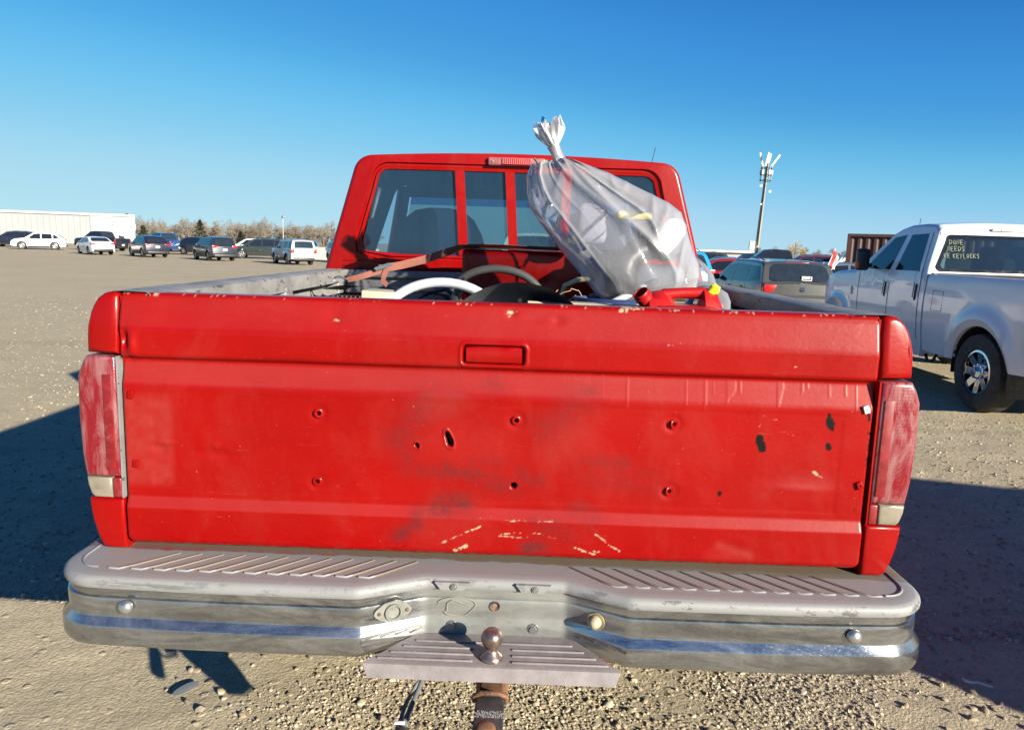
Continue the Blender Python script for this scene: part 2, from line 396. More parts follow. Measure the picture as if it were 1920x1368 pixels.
# ---- tailgate: one relief surface of about 2.6 mm cells
PZ = [(0.815, 0.010), (0.822, -0.004), (0.832, -0.008), (0.912, -0.009), (0.916, -0.0085), (0.938, 0.001), (0.944, 0.0025), (1.228, 0.003), (1.236, 0.0045), (1.286, 0.0175),
      (1.292, 0.0185), (1.297, 0.0165), (1.303, 0.004), (1.310, 0.000), (1.366, 0.000), (1.374, 0.0012), (1.440, 0.0165), (1.452, 0.0210), (1.458, 0.0265), (1.4615, 0.034)]
def tg_profile(z): return np.interp(z, [p[0] for p in PZ], [p[1] for p in PZ])
nx_, nz_ = 700, 262
tx = np.linspace(-HT, HT, nx_); tz = np.concatenate([np.linspace(0.815, 1.4615, nz_-6), np.full(6, 1.4615)])
TX, TZ = np.meshgrid(tx, tz, indexing='ij')
TY = tg_profile(TZ)
for k in range(6): TY[:, nz_-6+k] = 0.034+0.008*(k+1)           # flat top edge running forward
# rounded side edges + tapered outline
edge = np.clip((np.abs(TX)-(HT-0.009))/0.009, 0, 1); TY += 0.010*(1-np.sqrt(1-edge**2*0.999))
face = (np.arange(nz_) < nz_-6)[None, :]
wav = (fbm(TX*2.1+5, TZ*2.6+3, 3)-0.45)*0.006 + (fbm(TX*9+5, TZ*9+3, 3)-0.45)*0.0010
TY += wav*face
def dent(cx, cz, rx, rz, d):
    global TY
    TY = TY + d*np.exp(-((TX-cx)/rx)**2-((TZ-cz)/rz)**2)*face
dent(0.036, 1.440, 0.012, 0.010, 0.004); dent(0.10, 1.43, 0.05, 0.012, 0.003); dent(-0.50, 1.30, 0.10, 0.015, 0.004); dent(-0.846, 1.071, 0.02, 0.012, 0.003)
dent(-0.83, 1.085, 0.03, 0.006, -0.002); dent(-0.71, 1.062, 0.05, 0.012, 0.003); dent(-0.70, 1.08, 0.012, 0.006, -0.002); dent(0.763, 1.046, 0.09, 0.022, 0.003)
dent(0.78, 1.02, 0.07, 0.01, -0.0015); dent(-0.40, 1.42, 0.03, 0.03, 0.003); dent(0.15, 1.425, 0.015, 0.012, 0.003); dent(0.6, 0.86, 0.05, 0.02, 0.003)
# crumpled upper left corner
dent(-0.925, 1.345, 0.010, 0.022, 0.014); dent(-0.905, 1.335, 0.012, 0.030, -0.007); dent(-0.915, 1.30, 0.012, 0.008, 0.006)
# shallow raised margin of the recessed panel
TY += 0.0008*smooth01((0.872-np.abs(TX))/0.012)*smooth01((TZ-0.955)/0.01)*smooth01((1.222-TZ)/0.012)*face
# handle recess with a raised lip
def rbox(cx, cz, hx, hz, r):
    dx = np.abs(TX-cx)-hx+r; dz = np.abs(TZ-cz)-hz+r
    return np.hypot(np.maximum(dx, 0), np.maximum(dz, 0))+np.minimum(np.maximum(dx, dz), 0)-r
d = rbox(-0.006, 1.3365, 0.079, 0.026, 0.012)
TY += -0.0028*np.exp(-((d-0.003)/0.004)**2)*face + 0.020*smooth01(-(d+0.001)/0.006)*face
# bolt holes: punched through, rim raised
HOLES = [(-0.441, 1.175), (0.055, 1.174), (0.446, 1.178), (-0.446, 0.998), (0.053, 1.004), (0.445, 1.005)]
for i, (hx, hz) in enumerate(HOLES):
    r = np.hypot(TX-hx, TZ-hz); TY += 0.030*smooth01((0.0085-r)/0.003)
    if i != 4: TY += 0.002*np.exp(-((r-0.016)/0.008)**2)
def tear(cx, cz, w, h, ph):
    an = np.arctan2((TZ-cz)/h, (TX-cx-(TZ-cz)*-0.25)/w); r = np.hypot((TX-cx+(TZ-cz)*0.25)/w, (TZ-cz)/h)
    lim = 0.80+0.45*vnoise(np.cos(an)*1.4+ph*5, np.sin(an)*1.4+ph*3)+0.18*(vnoise(TX*130+ph, TZ*130)-0.5); return r, lim
for cx, cz, w, h, ph in ((-0.112, 1.118, 0.0095, 0.020, 1.0), (-0.193, 1.100, 0.005, 0.009, 4.0)):
    r, lim = tear(cx, cz, w, h, ph); TY += 0.028*smooth01((lim-r)/0.25)-0.003*np.exp(-((r-lim-0.15)/0.2)**2)
# ---- wear masks
Rk = np.zeros_like(TX); Gc = np.zeros_like(TX); Bs = np.zeros_like(TX); Ah = np.zeros_like(TX)
nse = fbm(TX*60+3, TZ*60+9, 4); nse2 = fbm(TX*170+3, TZ*170+9, 3)
wob1 = fbm(TX*45+7, TZ*45+1, 3); wob2 = fbm(TX*32+2, TZ*60+4, 3)
def blob(cx, cz, w, h, ph, soft=0.06):
    r, lim = tear(cx, cz, w, h, ph); return smooth01((lim+(nse2-0.45)*0.55-r)/soft)
def stroke(a, b, w0, w1=None, rag=0.5):
    w1 = w0 if w1 is None else w1
    ax, az = a; bx, bz = b; L2 = (bx-ax)**2+(bz-az)**2
    t_ = np.clip(((TX-ax)*(bx-ax)+(TZ-az)*(bz-az))/L2, 0, 1)
    d_ = np.hypot(TX-ax-t_*(bx-ax)+0.010*(wob1-0.5), TZ-az-t_*(bz-az)+0.012*(wob2-0.5)); w = w0+(w1-w0)*t_
    return smooth01((w*1.0*(0.2+rag*2.4*nse*smooth01((nse2-0.30)/0.15))-d_)/0.0014)
for cx, cz, w, h, ph in ((0.665, 1.136, 0.0115, 0.023, 2), (0.833, 1.195, 0.011, 0.021, 7), (0.834, 1.134, 0.008, 0.011, 9), (0.573, 1.004, 0.006, 0.008, 3), (-0.112, 1.118, 0.009, 0.019, 1.0), (-0.193, 1.100, 0.005, 0.009, 4.0), (0.925, 1.215, 0.004, 0.016, 2)):
    Rk = np.maximum(Rk, blob(cx, cz, w, h, ph))
Rk = np.maximum(Rk, stroke((0.932, 1.17), (0.930, 1.09), 0.007, 0.004)); Rk = np.maximum(Rk, stroke((0.925, 1.01), (0.915, 0.97), 0.002, 0.002))
for hx, hz in HOLES: Rk = np.maximum(Rk, smooth01((0.0072-np.hypot(TX-hx, TZ-hz))/0.0015))
for a, b, w, w1 in (((-0.135, 0.845), (-0.029, 0.896), 0.0035, 0.004), ((0.026, 0.879), (0.110, 0.884), 0.0035, 0.003), ((0.10, 0.885), (0.172, 0.872), 0.003, 0.002), ((0.022, 0.873), (0.09, 0.873), 0.003, 0.002),
        ((0.030, 0.913), (0.16, 0.919), 0.002, 0.003), ((0.264, 0.886), (0.29, 0.868), 0.005, 0.003), ((0.29, 0.868), (0.327, 0.845), 0.003, 0.006), ((0.218, 0.847), (0.262, 0.831), 0.006, 0.006), ((0.24, 0.845), (0.275, 0.838), 0.003, 0.005),
        ((-0.09, 0.829), (-0.062, 0.840), 0.008, 0.006), ((-0.064, 0.919), (-0.003, 0.920), 0.0016, 0.0016), ((0.665, 1.205), (0.655, 1.165), 0.002, 0.001), ((0.667, 1.20), (0.70, 1.197), 0.0015, 0.002),
        ((0.725, 1.165), (0.745, 1.160), 0.0015, 0.002), ((0.84, 1.21), (0.88, 1.200), 0.0014, 0.001), ((0.805, 1.066), (0.825, 1.055), 0.004, 0.002), ((0.31, 1.4615), (0.36, 1.4612), 0.004, 0.003), ((-0.86, 1.458), (-0.84, 1.457), 0.004, 0.005),
        ((0.028, 1.437), (0.045, 1.442), 0.006, 0.004), ((-0.405, 1.408), (-0.392, 1.406), 0.005, 0.004), ((0.30, 1.456), (0.37, 1.458), 0.006, 0.003), ((0.42, 1.372), (0.44, 1.371), 0.002, 0.002), ((0.73, 1.331), (0.736, 1.331), 0.003, 0.003)):
    Gc = np.maximum(Gc, stroke(a, b, w, w1))
Gc = np.maximum(Gc, smooth01((nse2-0.60)/0.02)*(TZ > 1.455)*0.8*smooth01((nse-0.45)/0.1))
Gc = np.maximum(Gc, (TZ < 0.822)*0.8*smooth01((nse-0.42)/0.08))
def soft(a, b, w, s=1.0):
    ax, az = a; bx, bz = b; L2 = (bx-ax)**2+(bz-az)**2+1e-9
    t_ = np.clip(((TX-ax)*(bx-ax)+(TZ-az)*(bz-az))/L2, 0, 1)
    return s*np.exp(-(np.hypot(TX-ax-t_*(bx-ax), TZ-az-t_*(bz-az))/w)**2)
for a, b, w, s in (((0.0, 1.262), (-0.02, 1.258), 0.022, 0.35), ((-0.10, 1.23), (-0.17, 1.205), 0.05, 0.16), ((-0.17, 1.205), (-0.245, 1.12), 0.04, 0.36), ((-0.245, 1.12), (-0.215, 1.04), 0.028, 0.42), ((-0.215, 1.04), (-0.12, 1.03), 0.02, 0.42), ((-0.12, 1.04), (-0.04, 1.025), 0.022, 0.55),
        ((-0.04, 1.025), (0.05, 0.995), 0.03, 0.40), ((-0.07, 0.955), (-0.13, 0.945), 0.028, 0.7), ((-0.13, 0.945), (-0.19, 0.925), 0.02, 0.55), ((-0.19, 0.90), (-0.243, 0.86), 0.020, 0.62), ((0.24, 1.255), (0.225, 1.248), 0.02, 0.4), ((0.22, 1.235), (0.13, 1.155), 0.045, 0.30),
        ((0.07, 1.035), (0.11, 1.02), 0.022, 0.45), ((0.24, 1.075), (0.33, 1.07), 0.02, 0.38), ((0.25, 1.04), (0.40, 1.02), 0.045, 0.22), ((0.22, 0.95), (0.25, 0.93), 0.035, 0.35), ((0.09, 0.845), (0.13, 0.848), 0.016, 0.85), ((0.12, 0.90), (0.19, 0.89), 0.04, 0.28), ((-0.05, 1.06), (0.02, 1.06), 0.02, 0.25)):
    Bs = np.maximum(Bs, 1.45*soft(a, b, w, s)*(0.75+0.7*(nse-0.45)*2))
Ah += 0.36*smooth01((TZ-1.230)/0.012)*smooth01((1.294-TZ)/0.01)*(0.5+0.9*(fbm(TX*3, TZ*30, 4)))
Ah += 0.28*smooth01((TZ-0.913)/0.004)*smooth01((0.945-TZ)/0.006)
Ah += 0.35*smooth01((TZ-1.374)/0.01)*smooth01((1.46-TZ)/0.01)*fbm(TX*2+9, TZ*9, 4)
Ah += 0.45*smooth01((-0.80-TX)/0.03)*smooth01((TZ-0.96)/0.03)*smooth01((1.23-TZ)/0.05)*(0.3+nse)
for a, b, w, s in (((-0.15, 1.21), (-0.12, 1.24), 0.06, 0.35), ((0.76, 1.045), (0.83, 1.04), 0.03, 0.25), ((0.58, 0.87), (0.66, 0.845), 0.012, 0.35), ((0.2, 1.15), (0.15, 1.1), 0.05, 0.2), ((-0.15, 1.13), (0.0, 1.10), 0.07, 0.16), ((-0.1, 0.90), (-0.06, 0.93), 0.05, 0.2)): Ah = np.maximum(Ah, soft(a, b, w, s)*(0.5+nse))
runs = smooth01((vnoise(TX*150, TX*0+3)-0.80)/0.08)*smooth01((TZ-(1.19+0.09*vnoise(TX*60, TX*0+8)))/0.005)*smooth01((1.292-TZ)/0.004)*smooth01((TX-0.15)/0.2)
TY -= 0.0006*runs; Ah += 0.12*runs
Rk, Gc, Bs, Ah = [np.clip(a, 0, 1) for a in (Rk, Gc, Bs, Ah)]
me = bpy.data.meshes.new('tailgate'); n = TX.size
# outline follows the gap: a touch narrower at the very top and bottom corners
corner = 0.012*(smooth01((0.845-TZ)/0.03))**2; TXo = TX*(1-corner*smooth01((np.abs(TX)-0.88)/0.05))
me.vertices.add(n); me.vertices.foreach_set('co', np.stack([TXo, TY, TZ], -1).reshape(-1).astype(np.float32))
ii, jj = np.meshgrid(np.arange(nx_-1), np.arange(nz_-1), indexing='ij')
qv = np.stack([ii*nz_+jj, (ii+1)*nz_+jj, (ii+1)*nz_+jj+1, ii*nz_+jj+1], -1).reshape(-1); nf = (nx_-1)*(nz_-1)
me.loops.add(nf*4); me.loops.foreach_set('vertex_index', qv.astype(np.int32)); me.polygons.add(nf)
me.polygons.foreach_set('loop_start', (np.arange(nf)*4).astype(np.int32)); me.polygons.foreach_set('loop_total', np.full(nf, 4, np.int32))
me.polygons.foreach_set('use_smooth', [True]*nf); me.update(calc_edges=True)
ca = me.color_attributes.new('wear', 'FLOAT_COLOR', 'POINT'); ca.data.foreach_set('color', np.stack([Rk, Gc, Bs, Ah], -1).reshape(-1).astype(np.float32))
me.materials.append(M['red_wear'])
tg = bpy.data.objects.new('tailgate', me); COL.objects.link(tg); tg.parent = truck; tg['label'] = 'dented red tailgate with bolt holes, chips and scratches'
b = MB(); b.box((0, 0.068, 1.138), (2*HT-0.006, 0.024, 0.64)); b.box((0, 0.042, 0.817), (2*HT-0.01, 0.04, 0.006)); b.build('tailgate_inner_panel', M['red'], tg)
for sx in (-1, 1): b = MB(); b.box((sx*(HT-0.004), 0.040, 1.138), (0.006, 0.045, 0.63)); b.build('tailgate_end_panel', M['red'], tg)
# handle paddle
hb = MB(); hp = []
for z, y in ((1.3150, 0.014), (1.3160, 0.003), (1.320, -0.001), (1.349, 0.000), (1.355, 0.004), (1.357, 0.014)): hp.append([( -0.006+sx*w, y+(0.010 if abs(sx) == 1 else 0.0), z) for sx, w in ((-1, 0.071), (-0.97, 0.070), (-0.5, 0.071), (0, 0), (0.5, 0.071), (0.97, 0.070), (1, 0.071))])
hb.loops(hp, caps=False, closed=False); hb.build('handle', M['red'], tg, 60)
# bolts / nutserts left in the holes
rb = MB(); rb.lathe([(0.0075, 0.010), (0.0095, 0.0), (0.0115, -0.0022), (0.0095, -0.0035), (0.0062, -0.003), (0.0058, 0.006)], Matrix.Rotation(R(-90), 4, 'X'), 20, False)
rm = rb.mesh('bolt_hole', M['red'], 60)
for i, (hx, hz) in enumerate(HOLES):
    if i == 4: continue
    yy = 0.0028; inst('bolt_hole', rm, tg, (hx, yy, hz), (0, 0, random.random()))
for hx, hz in ((0.922, 1.232), (0.925, 1.037), (-0.920, 1.207), (-0.915, 1.028)):      # small latch clips at the edges
    k = MB(); k.box((0, 0, 0), (0.014, 0.006, 0.020), Matrix.Rotation(R(-20 if hx > 0 else 8), 4, 'Y'), 0.002); k.box((0.004, -0.003, 0.001), (0.006, 0.004, 0.006), None, 0.001)
    k.build('clip', M['plate_white'] if hz > 1.23 else M['red'], tg, loc=(hx-0.006*np.sign(hx), -0.001, hz))

# ---- bed sides
inner_grey = NT('bed_primer')
c = inner_grey.coord(); cc = inner_grey.mix(inner_grey.ramp(inner_grey.noise(6, 6, 0.7, c), 0.35, 0.7), (0.15, 0.15, 0.152), (0.26, 0.262, 0.262))
chip = inner_grey.ramp(inner_grey.noise(38, 5, 0.75, inner_grey.coord('Object', (1, 0.4, 1))), 0.60, 0.62)
cc = inner_grey.mix(inner_grey.math('MULTIPLY', chip, 0.85), cc, (0.05, 0.05, 0.055))
redf = inner_grey.ramp(inner_grey.noise(22, 5, 0.75, inner_grey.coord('Object', (1, 0.5, 1))), 0.62, 0.70)
cc = inner_grey.mix(inner_grey.math('MULTIPLY', redf, 0.5), cc, (0.32, 0.09, 0.08))
inner_grey.bsdf(cc, 0.55); inner_grey.bump(inner_grey.noise(60, 4, 0.7, c), 0.2, 0.004); M['bed_grey'] = inner_grey.m
def xs_side(y):
    g = max(0.0, (0.030-y)/0.030); k = 0.020*(1-math.sqrt(max(0, 1-g*g)))      # rounded rear edge
    return k
SIDE = [(0.9415, 1.452), (0.946, 1.4605), (0.960, 1.463), (0.978, 1.459), (0.995, 1.447), (1.008, 1.428), (1.016, 1.405), (1.022, 1.375), (1.0255, 1.345), (1.0265, 1.315)]
LOW = [(0.9435, 0.934), (0.95, 0.9345), (1.033, 0.9345), (1.0335, 0.925), (1.031, 0.90), (1.026, 0.87), (1.016, 0.835), (1.004, 0.806), (0.99, 0.800), (0.9435, 0.800)]
def ins(poly, k, cx, cz): return [(cx+(x-cx)*(1-k/0.05), cz+(z-cz)*(1-k/0.07)) for x, z in poly]
def cap_block(sgn, poly, name, depth=0.16, r=0.016):
    cx = sum(p[0] for p in poly)/len(poly); cz = sum(p[1] for p in poly)/len(poly); hw = 0.5*(max(p[0] for p in poly)-min(p[0] for p in poly)); hh = 0.5*(max(p[1] for p in poly)-min(p[1] for p in poly))
    b = MB(); L = []
    # centre fan pad then rounded edge
    for q in range(6):
        a = q/5*PI/2; k = r*(1-math.sin(a)); y = -0.004+r*(1-math.cos(a))
        L.append([(sgn*(cx+(x-cx)*(1-k/hw)), y+max(0, z-1.374)*0.22+(2.6*max(0, x-0.955)**2 if cz > 1.2 else 0), cz+(z-cz)*(1-k/hh)) for x, z in poly])
    L.append([(sgn*x, depth, z) for x, z in poly])
    b.loops(L, caps=True); b.build(name, M['red'], truck, 50)
M['reflector'] = simple('dull_reflector', (0.20, 0.006, 0.010), 0.4, 0, 0.3, var=0.45, vs=18, dirt=((0.24, 0.10, 0.10), 0.5))
for sgn in (-1, 1):
    cap_block(sgn, SIDE+[(1.0265, 1.308), (0.9415, 1.308)], 'fender_cap'); cap_block(sgn, LOW, 'fender_foot', 0.16, 0.010)
    # long bed side, from behind the caps to the cab
    prof = [(0.862, 1.405), (0.862, 1.452), (0.868, 1.461)]
    out = [(0.960, 1.463), (0.978, 1.459), (0.995, 1.447), (1.008, 1.428), (1.018, 1.39), (1.026, 1.33), (1.036, 1.25), (1.040, 1.15), (1.037, 1.05), (1.030, 0.95), (1.018, 0.86), (1.000, 0.80), (0.990, 0.79)]
    ysec = [0.155, 0.4, 0.62, 0.70, 0.80, 0.92, 1.06, 1.20, 1.32, 1.42, 1.50, 1.75, 2.045]
    b = MB(); L = []
    for y in ysec:
        arch = 0.0
        if 0.62 <= y <= 1.5: arch = math.sqrt(max(0, 0.44**2-(y-1.06)**2))
        zb = 0.55+arch if arch > 0 else 0.79
        zb = max(zb, 0.79)
        L.append([(sgn*x, y, max(z, zb)) for x, z in out])
    b.loops(L, caps=False, closed=False); b.build('bed_side', M['red'], truck, 35)
    # rail top and inner drop, grey primer
    b = MB(); us = np.linspace(0.02, 2.045, 90)
    rj = [(0.0, 0.0)]
    b.grid(lambda y, k: (sgn*([0.961, 0.93, 0.875, 0.864, 0.862, 0.864][k]), y, [1.4645, 1.4655, 1.4635, 1.457, 1.43, 1.408][k]-(0.0025*vnoise(np.array(y*9.0+sgn), np.array(k*1.0)) if k < 3 else 0)), us, range(6))
    b.build('bed_rail', M['bed_grey'], truck, 50)
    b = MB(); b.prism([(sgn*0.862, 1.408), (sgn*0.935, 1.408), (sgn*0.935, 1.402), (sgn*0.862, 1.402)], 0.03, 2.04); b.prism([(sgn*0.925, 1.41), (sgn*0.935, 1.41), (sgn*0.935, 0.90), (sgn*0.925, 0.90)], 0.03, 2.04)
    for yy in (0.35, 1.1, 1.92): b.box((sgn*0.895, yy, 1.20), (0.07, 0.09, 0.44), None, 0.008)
    b.build('bed_inner_wall', M['bed_grey'] if sgn < 0 else M['black_plastic'], truck, 40)  # right wall gets the black material to paint in its shade
    # taillight: faded lens, reflector strip, reverse lens, grey trim
    rg = random.Random(3+sgn)
    ol = [(0.9465, 1.303), (1.021, 1.303), (1.032, 1.285), (1.045, 1.252), (1.047, 1.15), (1.044, 1.05), (1.036, 0.992)]
    L = []
    for q in range(6):
        a = q/5*PI/2; r = 0.012; k = r*(1-math.sin(a)); y = -0.007+r*(1-math.cos(a)); cx, cz = 0.998, 1.148
        poly = [(x, z) for x, z in ol]+[(0.9465, 0.992)]
        L.append([(sgn*(cx+(x-cx)*(1-k/0.05)), y, cz+(z-cz)*(1-k/0.156)) for x, z in poly])
    L.append([(sgn*x, 0.15, z) for x, z in poly])
    tl = MB().loops(L, caps=True).build('taillight', M['lens_red'], truck, 50)
    b = MB(); b.box((sgn*0.968, -0.0075, 1.135), (0.024, 0.004, 0.245), None, 0.0015); b.build('reflector', M['reflector'], tl, 50)
    # reverse lens + inner red tab
    poly = [(0.972, 0.990), (1.0355, 0.990), (1.034, 0.97), (1.026, 0.945), (1.018, 0.937), (0.972, 0.937)]; L = []
    for q in range(5):
        a = q/4*PI/2; r = 0.007; k = r*(1-math.sin(a)); y = -0.006+r*(1-math.cos(a)); cx, cz = 1.0, 0.964
        L.append([(sgn*(cx+(x-cx)*(1-k/0.03)), y, cz+(z-cz)*(1-k/0.026)) for x, z in poly])
    L.append([(sgn*x, 0.15, z) for x, z in poly]); MB().loops(L).build('reverse_light', M.setdefault('lens_rev', simple('reverse_lens', (0.21, 0.185, 0.14), 0.35, 0, 0.4, var=0.3, vs=30)), tl, 50)
    b = MB(); b.box((sgn*0.9585, 0.06, 0.964), (0.022, 0.13, 0.052), None, 0.004); b.build('lens_tab', M['reflector'], tl, 50)
    b = MB(); b.prism([(sgn*0.9405, 1.303), (sgn*0.9455, 1.303), (sgn*0.9465, 0.937), (sgn*0.9430, 0.937)], -0.004, 0.05); b.build('taillight_trim', M['bed_grey'] if sgn < 0 else M['red'], truck, 40)
# faded lens material
t = NT('faded_red_lens'); c = t.coord('Object', (5, 5, 1.1)); st = t.ramp(t.noise(5, 6, 0.75, c, 0.8), 0.42, 0.60)
col = t.mix(t.math('MULTIPLY', st, 0.65), (0.17, 0.003, 0.010), (0.27, 0.14, 0.145))
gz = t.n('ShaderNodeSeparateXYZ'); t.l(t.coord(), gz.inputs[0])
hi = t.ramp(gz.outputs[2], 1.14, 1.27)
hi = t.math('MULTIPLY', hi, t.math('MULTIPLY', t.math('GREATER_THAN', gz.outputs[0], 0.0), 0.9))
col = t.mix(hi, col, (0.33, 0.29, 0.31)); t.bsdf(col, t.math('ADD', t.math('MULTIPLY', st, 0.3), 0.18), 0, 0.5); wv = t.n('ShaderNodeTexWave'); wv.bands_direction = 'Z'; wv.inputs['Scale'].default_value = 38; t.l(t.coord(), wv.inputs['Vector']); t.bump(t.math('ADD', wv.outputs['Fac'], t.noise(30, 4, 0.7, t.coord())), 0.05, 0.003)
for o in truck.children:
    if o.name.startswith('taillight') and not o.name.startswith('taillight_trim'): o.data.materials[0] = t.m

# ---- bed floor, front wall, frame, wheels
b = MB()
for k in range(15): b.box((-0.84+k*0.12, 1.03, 0.905+(0.0)), (0.07, 1.98, 0.02), None, 0.006)
b.box((0, 1.03, 0.885), (1.84, 2.0, 0.02)); b.build('bed_floor', M['bed_grey'], truck)
b = MB(); b.box((0, 2.035, 1.16), (1.84, 0.03, 0.56)); b.box((0, 2.02, 1.445), (1.84, 0.08, 0.035), None, 0.008); b.build('bed_front_wall', M['bed_grey'], truck)
b = MB()
for sx in (-1, 1): b.box((sx*0.42, 2.6, 0.60), (0.08, 5.0, 0.15)); b.box((sx*0.42, -0.02, 0.60), (0.10, 0.10, 0.05))
for y in (0.3, 1.6, 3.2, 4.9): b.box((0, y, 0.60), (0.8, 0.08, 0.10))
b.build('chassis_frame', M['dark'], truck)
b = MB(); b.box((0, 0.75, 0.70), (1.1, 1.2, 0.26), None, 0.05); b.build('underbed_sun_block', M['dark'], truck)  # unseen box added under the bed to stop sun leaking through
for sx in (-1, 1): b = MB(); b.box((sx*0.90, 0.36, 0.66), (0.24, 0.50, 0.34), None, 0.02); b.build('mudguard_sun_block', M['dark'], truck)  # unseen boxes added by the wheels to close gaps in the truck's shadow
b = MB(); b.tube([(-0.8, 1.06, 0.40), (0.8, 1.06, 0.40)], 0.045); b.lathe([(0.0, -0.15), (0.10, -0.11), (0.14, 0), (0.10, 0.11), (0.0, 0.15)], Matrix.Translation((0.05, 1.06, 0.40)) @ Matrix.Rotation(R(90), 4, 'X'), 16); b.build('rear_axle', M['dark'], truck)
def wheel_meshes(rad, wid, rimr, rimmat, spokes=5, key=''):
    tb = MB(); h = wid/2
    tb.lathe([(rimr*0.98, -h*0.8), (rimr+0.01, -h*0.95), (rad-0.05, -h), (rad-0.012, -h*0.88), (rad, -h*0.6), (rad, h*0.6), (rad-0.012, h*0.88), (rad-0.05, h), (rimr+0.01, h*0.95), (rimr*0.98, h*0.8)], Matrix.Rotation(R(90), 4, 'Y'), 32, False)
    tm = tb.mesh('tyre'+key, M['tyre'], 40)
    rb = MB(); rb.lathe([(rimr, h*0.85), (rimr, -h*0.5)], Matrix.Rotation(R(90), 4, 'Y'), 32, False)
    rb.lathe([(rimr*0.99, h*0.86), (rimr*0.90, h*0.90), (rimr*0.88, h*0.6)], Matrix.Rotation(R(90), 4, 'Y'), 32, False)
    rb.lathe([(0.0, h*0.80), (rimr*0.22, h*0.78), (rimr*0.27, h*0.5)], Matrix.Rotation(R(90), 4, 'Y'), 20, False)
    for k in range(spokes):
        a = 2*PI*k/spokes; Mx = Matrix.Rotation(a, 4, 'X')
        w0, w1 = rimr*0.20, rimr*0.13*7/spokes+rimr*0.05
        rb.add([(h*0.62, -w0*0.8, rimr*0.15), (h*0.62, w0*0.8, rimr*0.15), (h*0.80, w1, rimr*0.93), (h*0.80, -w1, rimr*0.93), (h*0.45, -w0*0.8, rimr*0.15), (h*0.45, w0*0.8, rimr*0.15), (h*0.5, w1, rimr*0.93), (h*0.5, -w1, rimr*0.93)],
               [(0, 1, 2, 3), (1, 5, 6, 2), (4, 0, 3, 7)], Mx)
    rmm = rb.mesh('rim'+key, rimmat, 30)
    db = MB(); db.lathe([(0.0, 0.0), (rimr*0.97, 0.0)], Matrix.Rotation(R(90), 4, 'Y'), 24, False)
    return tm, rmm, db.mesh('brake_disc'+key, M['dark'])
def add_wheel(meshes, parent, x, y, rad, parts=True):
    tm, rmm, dm = meshes; s = 1 if x > 0 else -1
    w = inst('tyre', tm, parent, (x, y, rad), (0, 0, 0 if s > 0 else PI)); inst('rim', rmm, w)
    if parts: inst('brake_disc', dm, w, (-0.02, 0, 0))
WB = wheel_meshes(0.40, 0.25, 0.215, M['steel'], 8, '_big')
for x in (-0.86, 0.86):
    for y in (1.06, 4.55): add_wheel(WB, truck, x, y, 0.40)

# ---- cab
def rtrap(yr, xb, xt, zb, zt, rb_, rt_, n=9, bow=0.0):
    # rounded trapezoid as a closed loop, centre x=0
    pts = []
    cs = [(-xb+rb_, zb+rb_, rb_, PI, 1.5*PI), (xb-rb_, zb+rb_, rb_, 1.5*PI, 2*PI), (xt-rt_, zt-rt_, rt_, 0, 0.5*PI), (-xt+rt_, zt-rt_, rt_, 0.5*PI, PI)]
    for (cx, cz, r, a0, a1) in cs:
        for k in range(n):
            a = a0+(a1-a0)*k/(n-1); pts.append((cx+r*math.cos(a), cz+r*math.sin(a)))
    # straight runs
    out = []
    m = len(pts)
    for i in range(m):
        p, q = pts[i], pts[(i+1) % m]; out.append(p)
        if math.hypot(p[0]-q[0], p[1]-q[1]) > 0.12:
            for k in range(1, 8): out.append((p[0]+(q[0]-p[0])*k/8, p[1]+(q[1]-p[1])*k/8))
    return [(x, yr, z+bow*(1-(x/xt)**2)*max(0, (z-zb)/(zt-zb))) for x, z in out]
CY = 2.075
def outline(y, grow=0.0, topdrop=0.0, xb=0.985, xt=0.815):
    return rtrap(y, xb+grow, xt+grow, 1.00, 2.045+grow-topdrop, 0.03, 0.085+grow, 9, 0.025)
# side silhouette above belt comes from the trapezoid; below belt sides are vertical
def cab_loop(y, top, xb=0.995, xt=0.795, zbelt=1.44, grow=0.0):
    xs = xb+grow; P_ = []
    r = 0.10; n = 8
    base = [(-xs+0.02, 0.78), (-xs-0.01, 1.0), (-xs-0.005, 1.2), (-xs, zbelt)]
    # slanted pillar up to roof corner
    ang = math.atan2(top-zbelt, xb-xt)
    top_ = top
    cx, cz = -(xt-0.055)-grow, top_-r
    arc = []
    a0 = PI-(PI/2-ang)*1.0; a1 = PI/2
    for k in range(n+1):
        a = a0+(a1-a0)*k/n; arc.append((cx+r*math.cos(a), cz+r*math.sin(a)))
    # straight pillar samples
    p0 = base[-1]; p1 = arc[0]; pil = [(p0[0]+(p1[0]-p0[0])*k/6, p0[1]+(p1[1]-p0[1])*k/6) for k in range(1, 6)]
    left = base+pil+arc
    mid = [(cx*(1-2*k/10), top_+0.022*(1-(1-2*k/10)**2)) for k in range(1, 10)]
    right = [(-x, z) for x, z in reversed(left)]
    return [(x, y, z) for x, z in left+mid+right]
ROOF = 2.045
L = [cab_loop(CY+0.025*(1-math.sin(PI/2*(1-q/4))) , ROOF, grow=-0.025*(1-math.cos(PI/2*(1-q/4)))) for q in range(5)]
NSL = len(L[0])
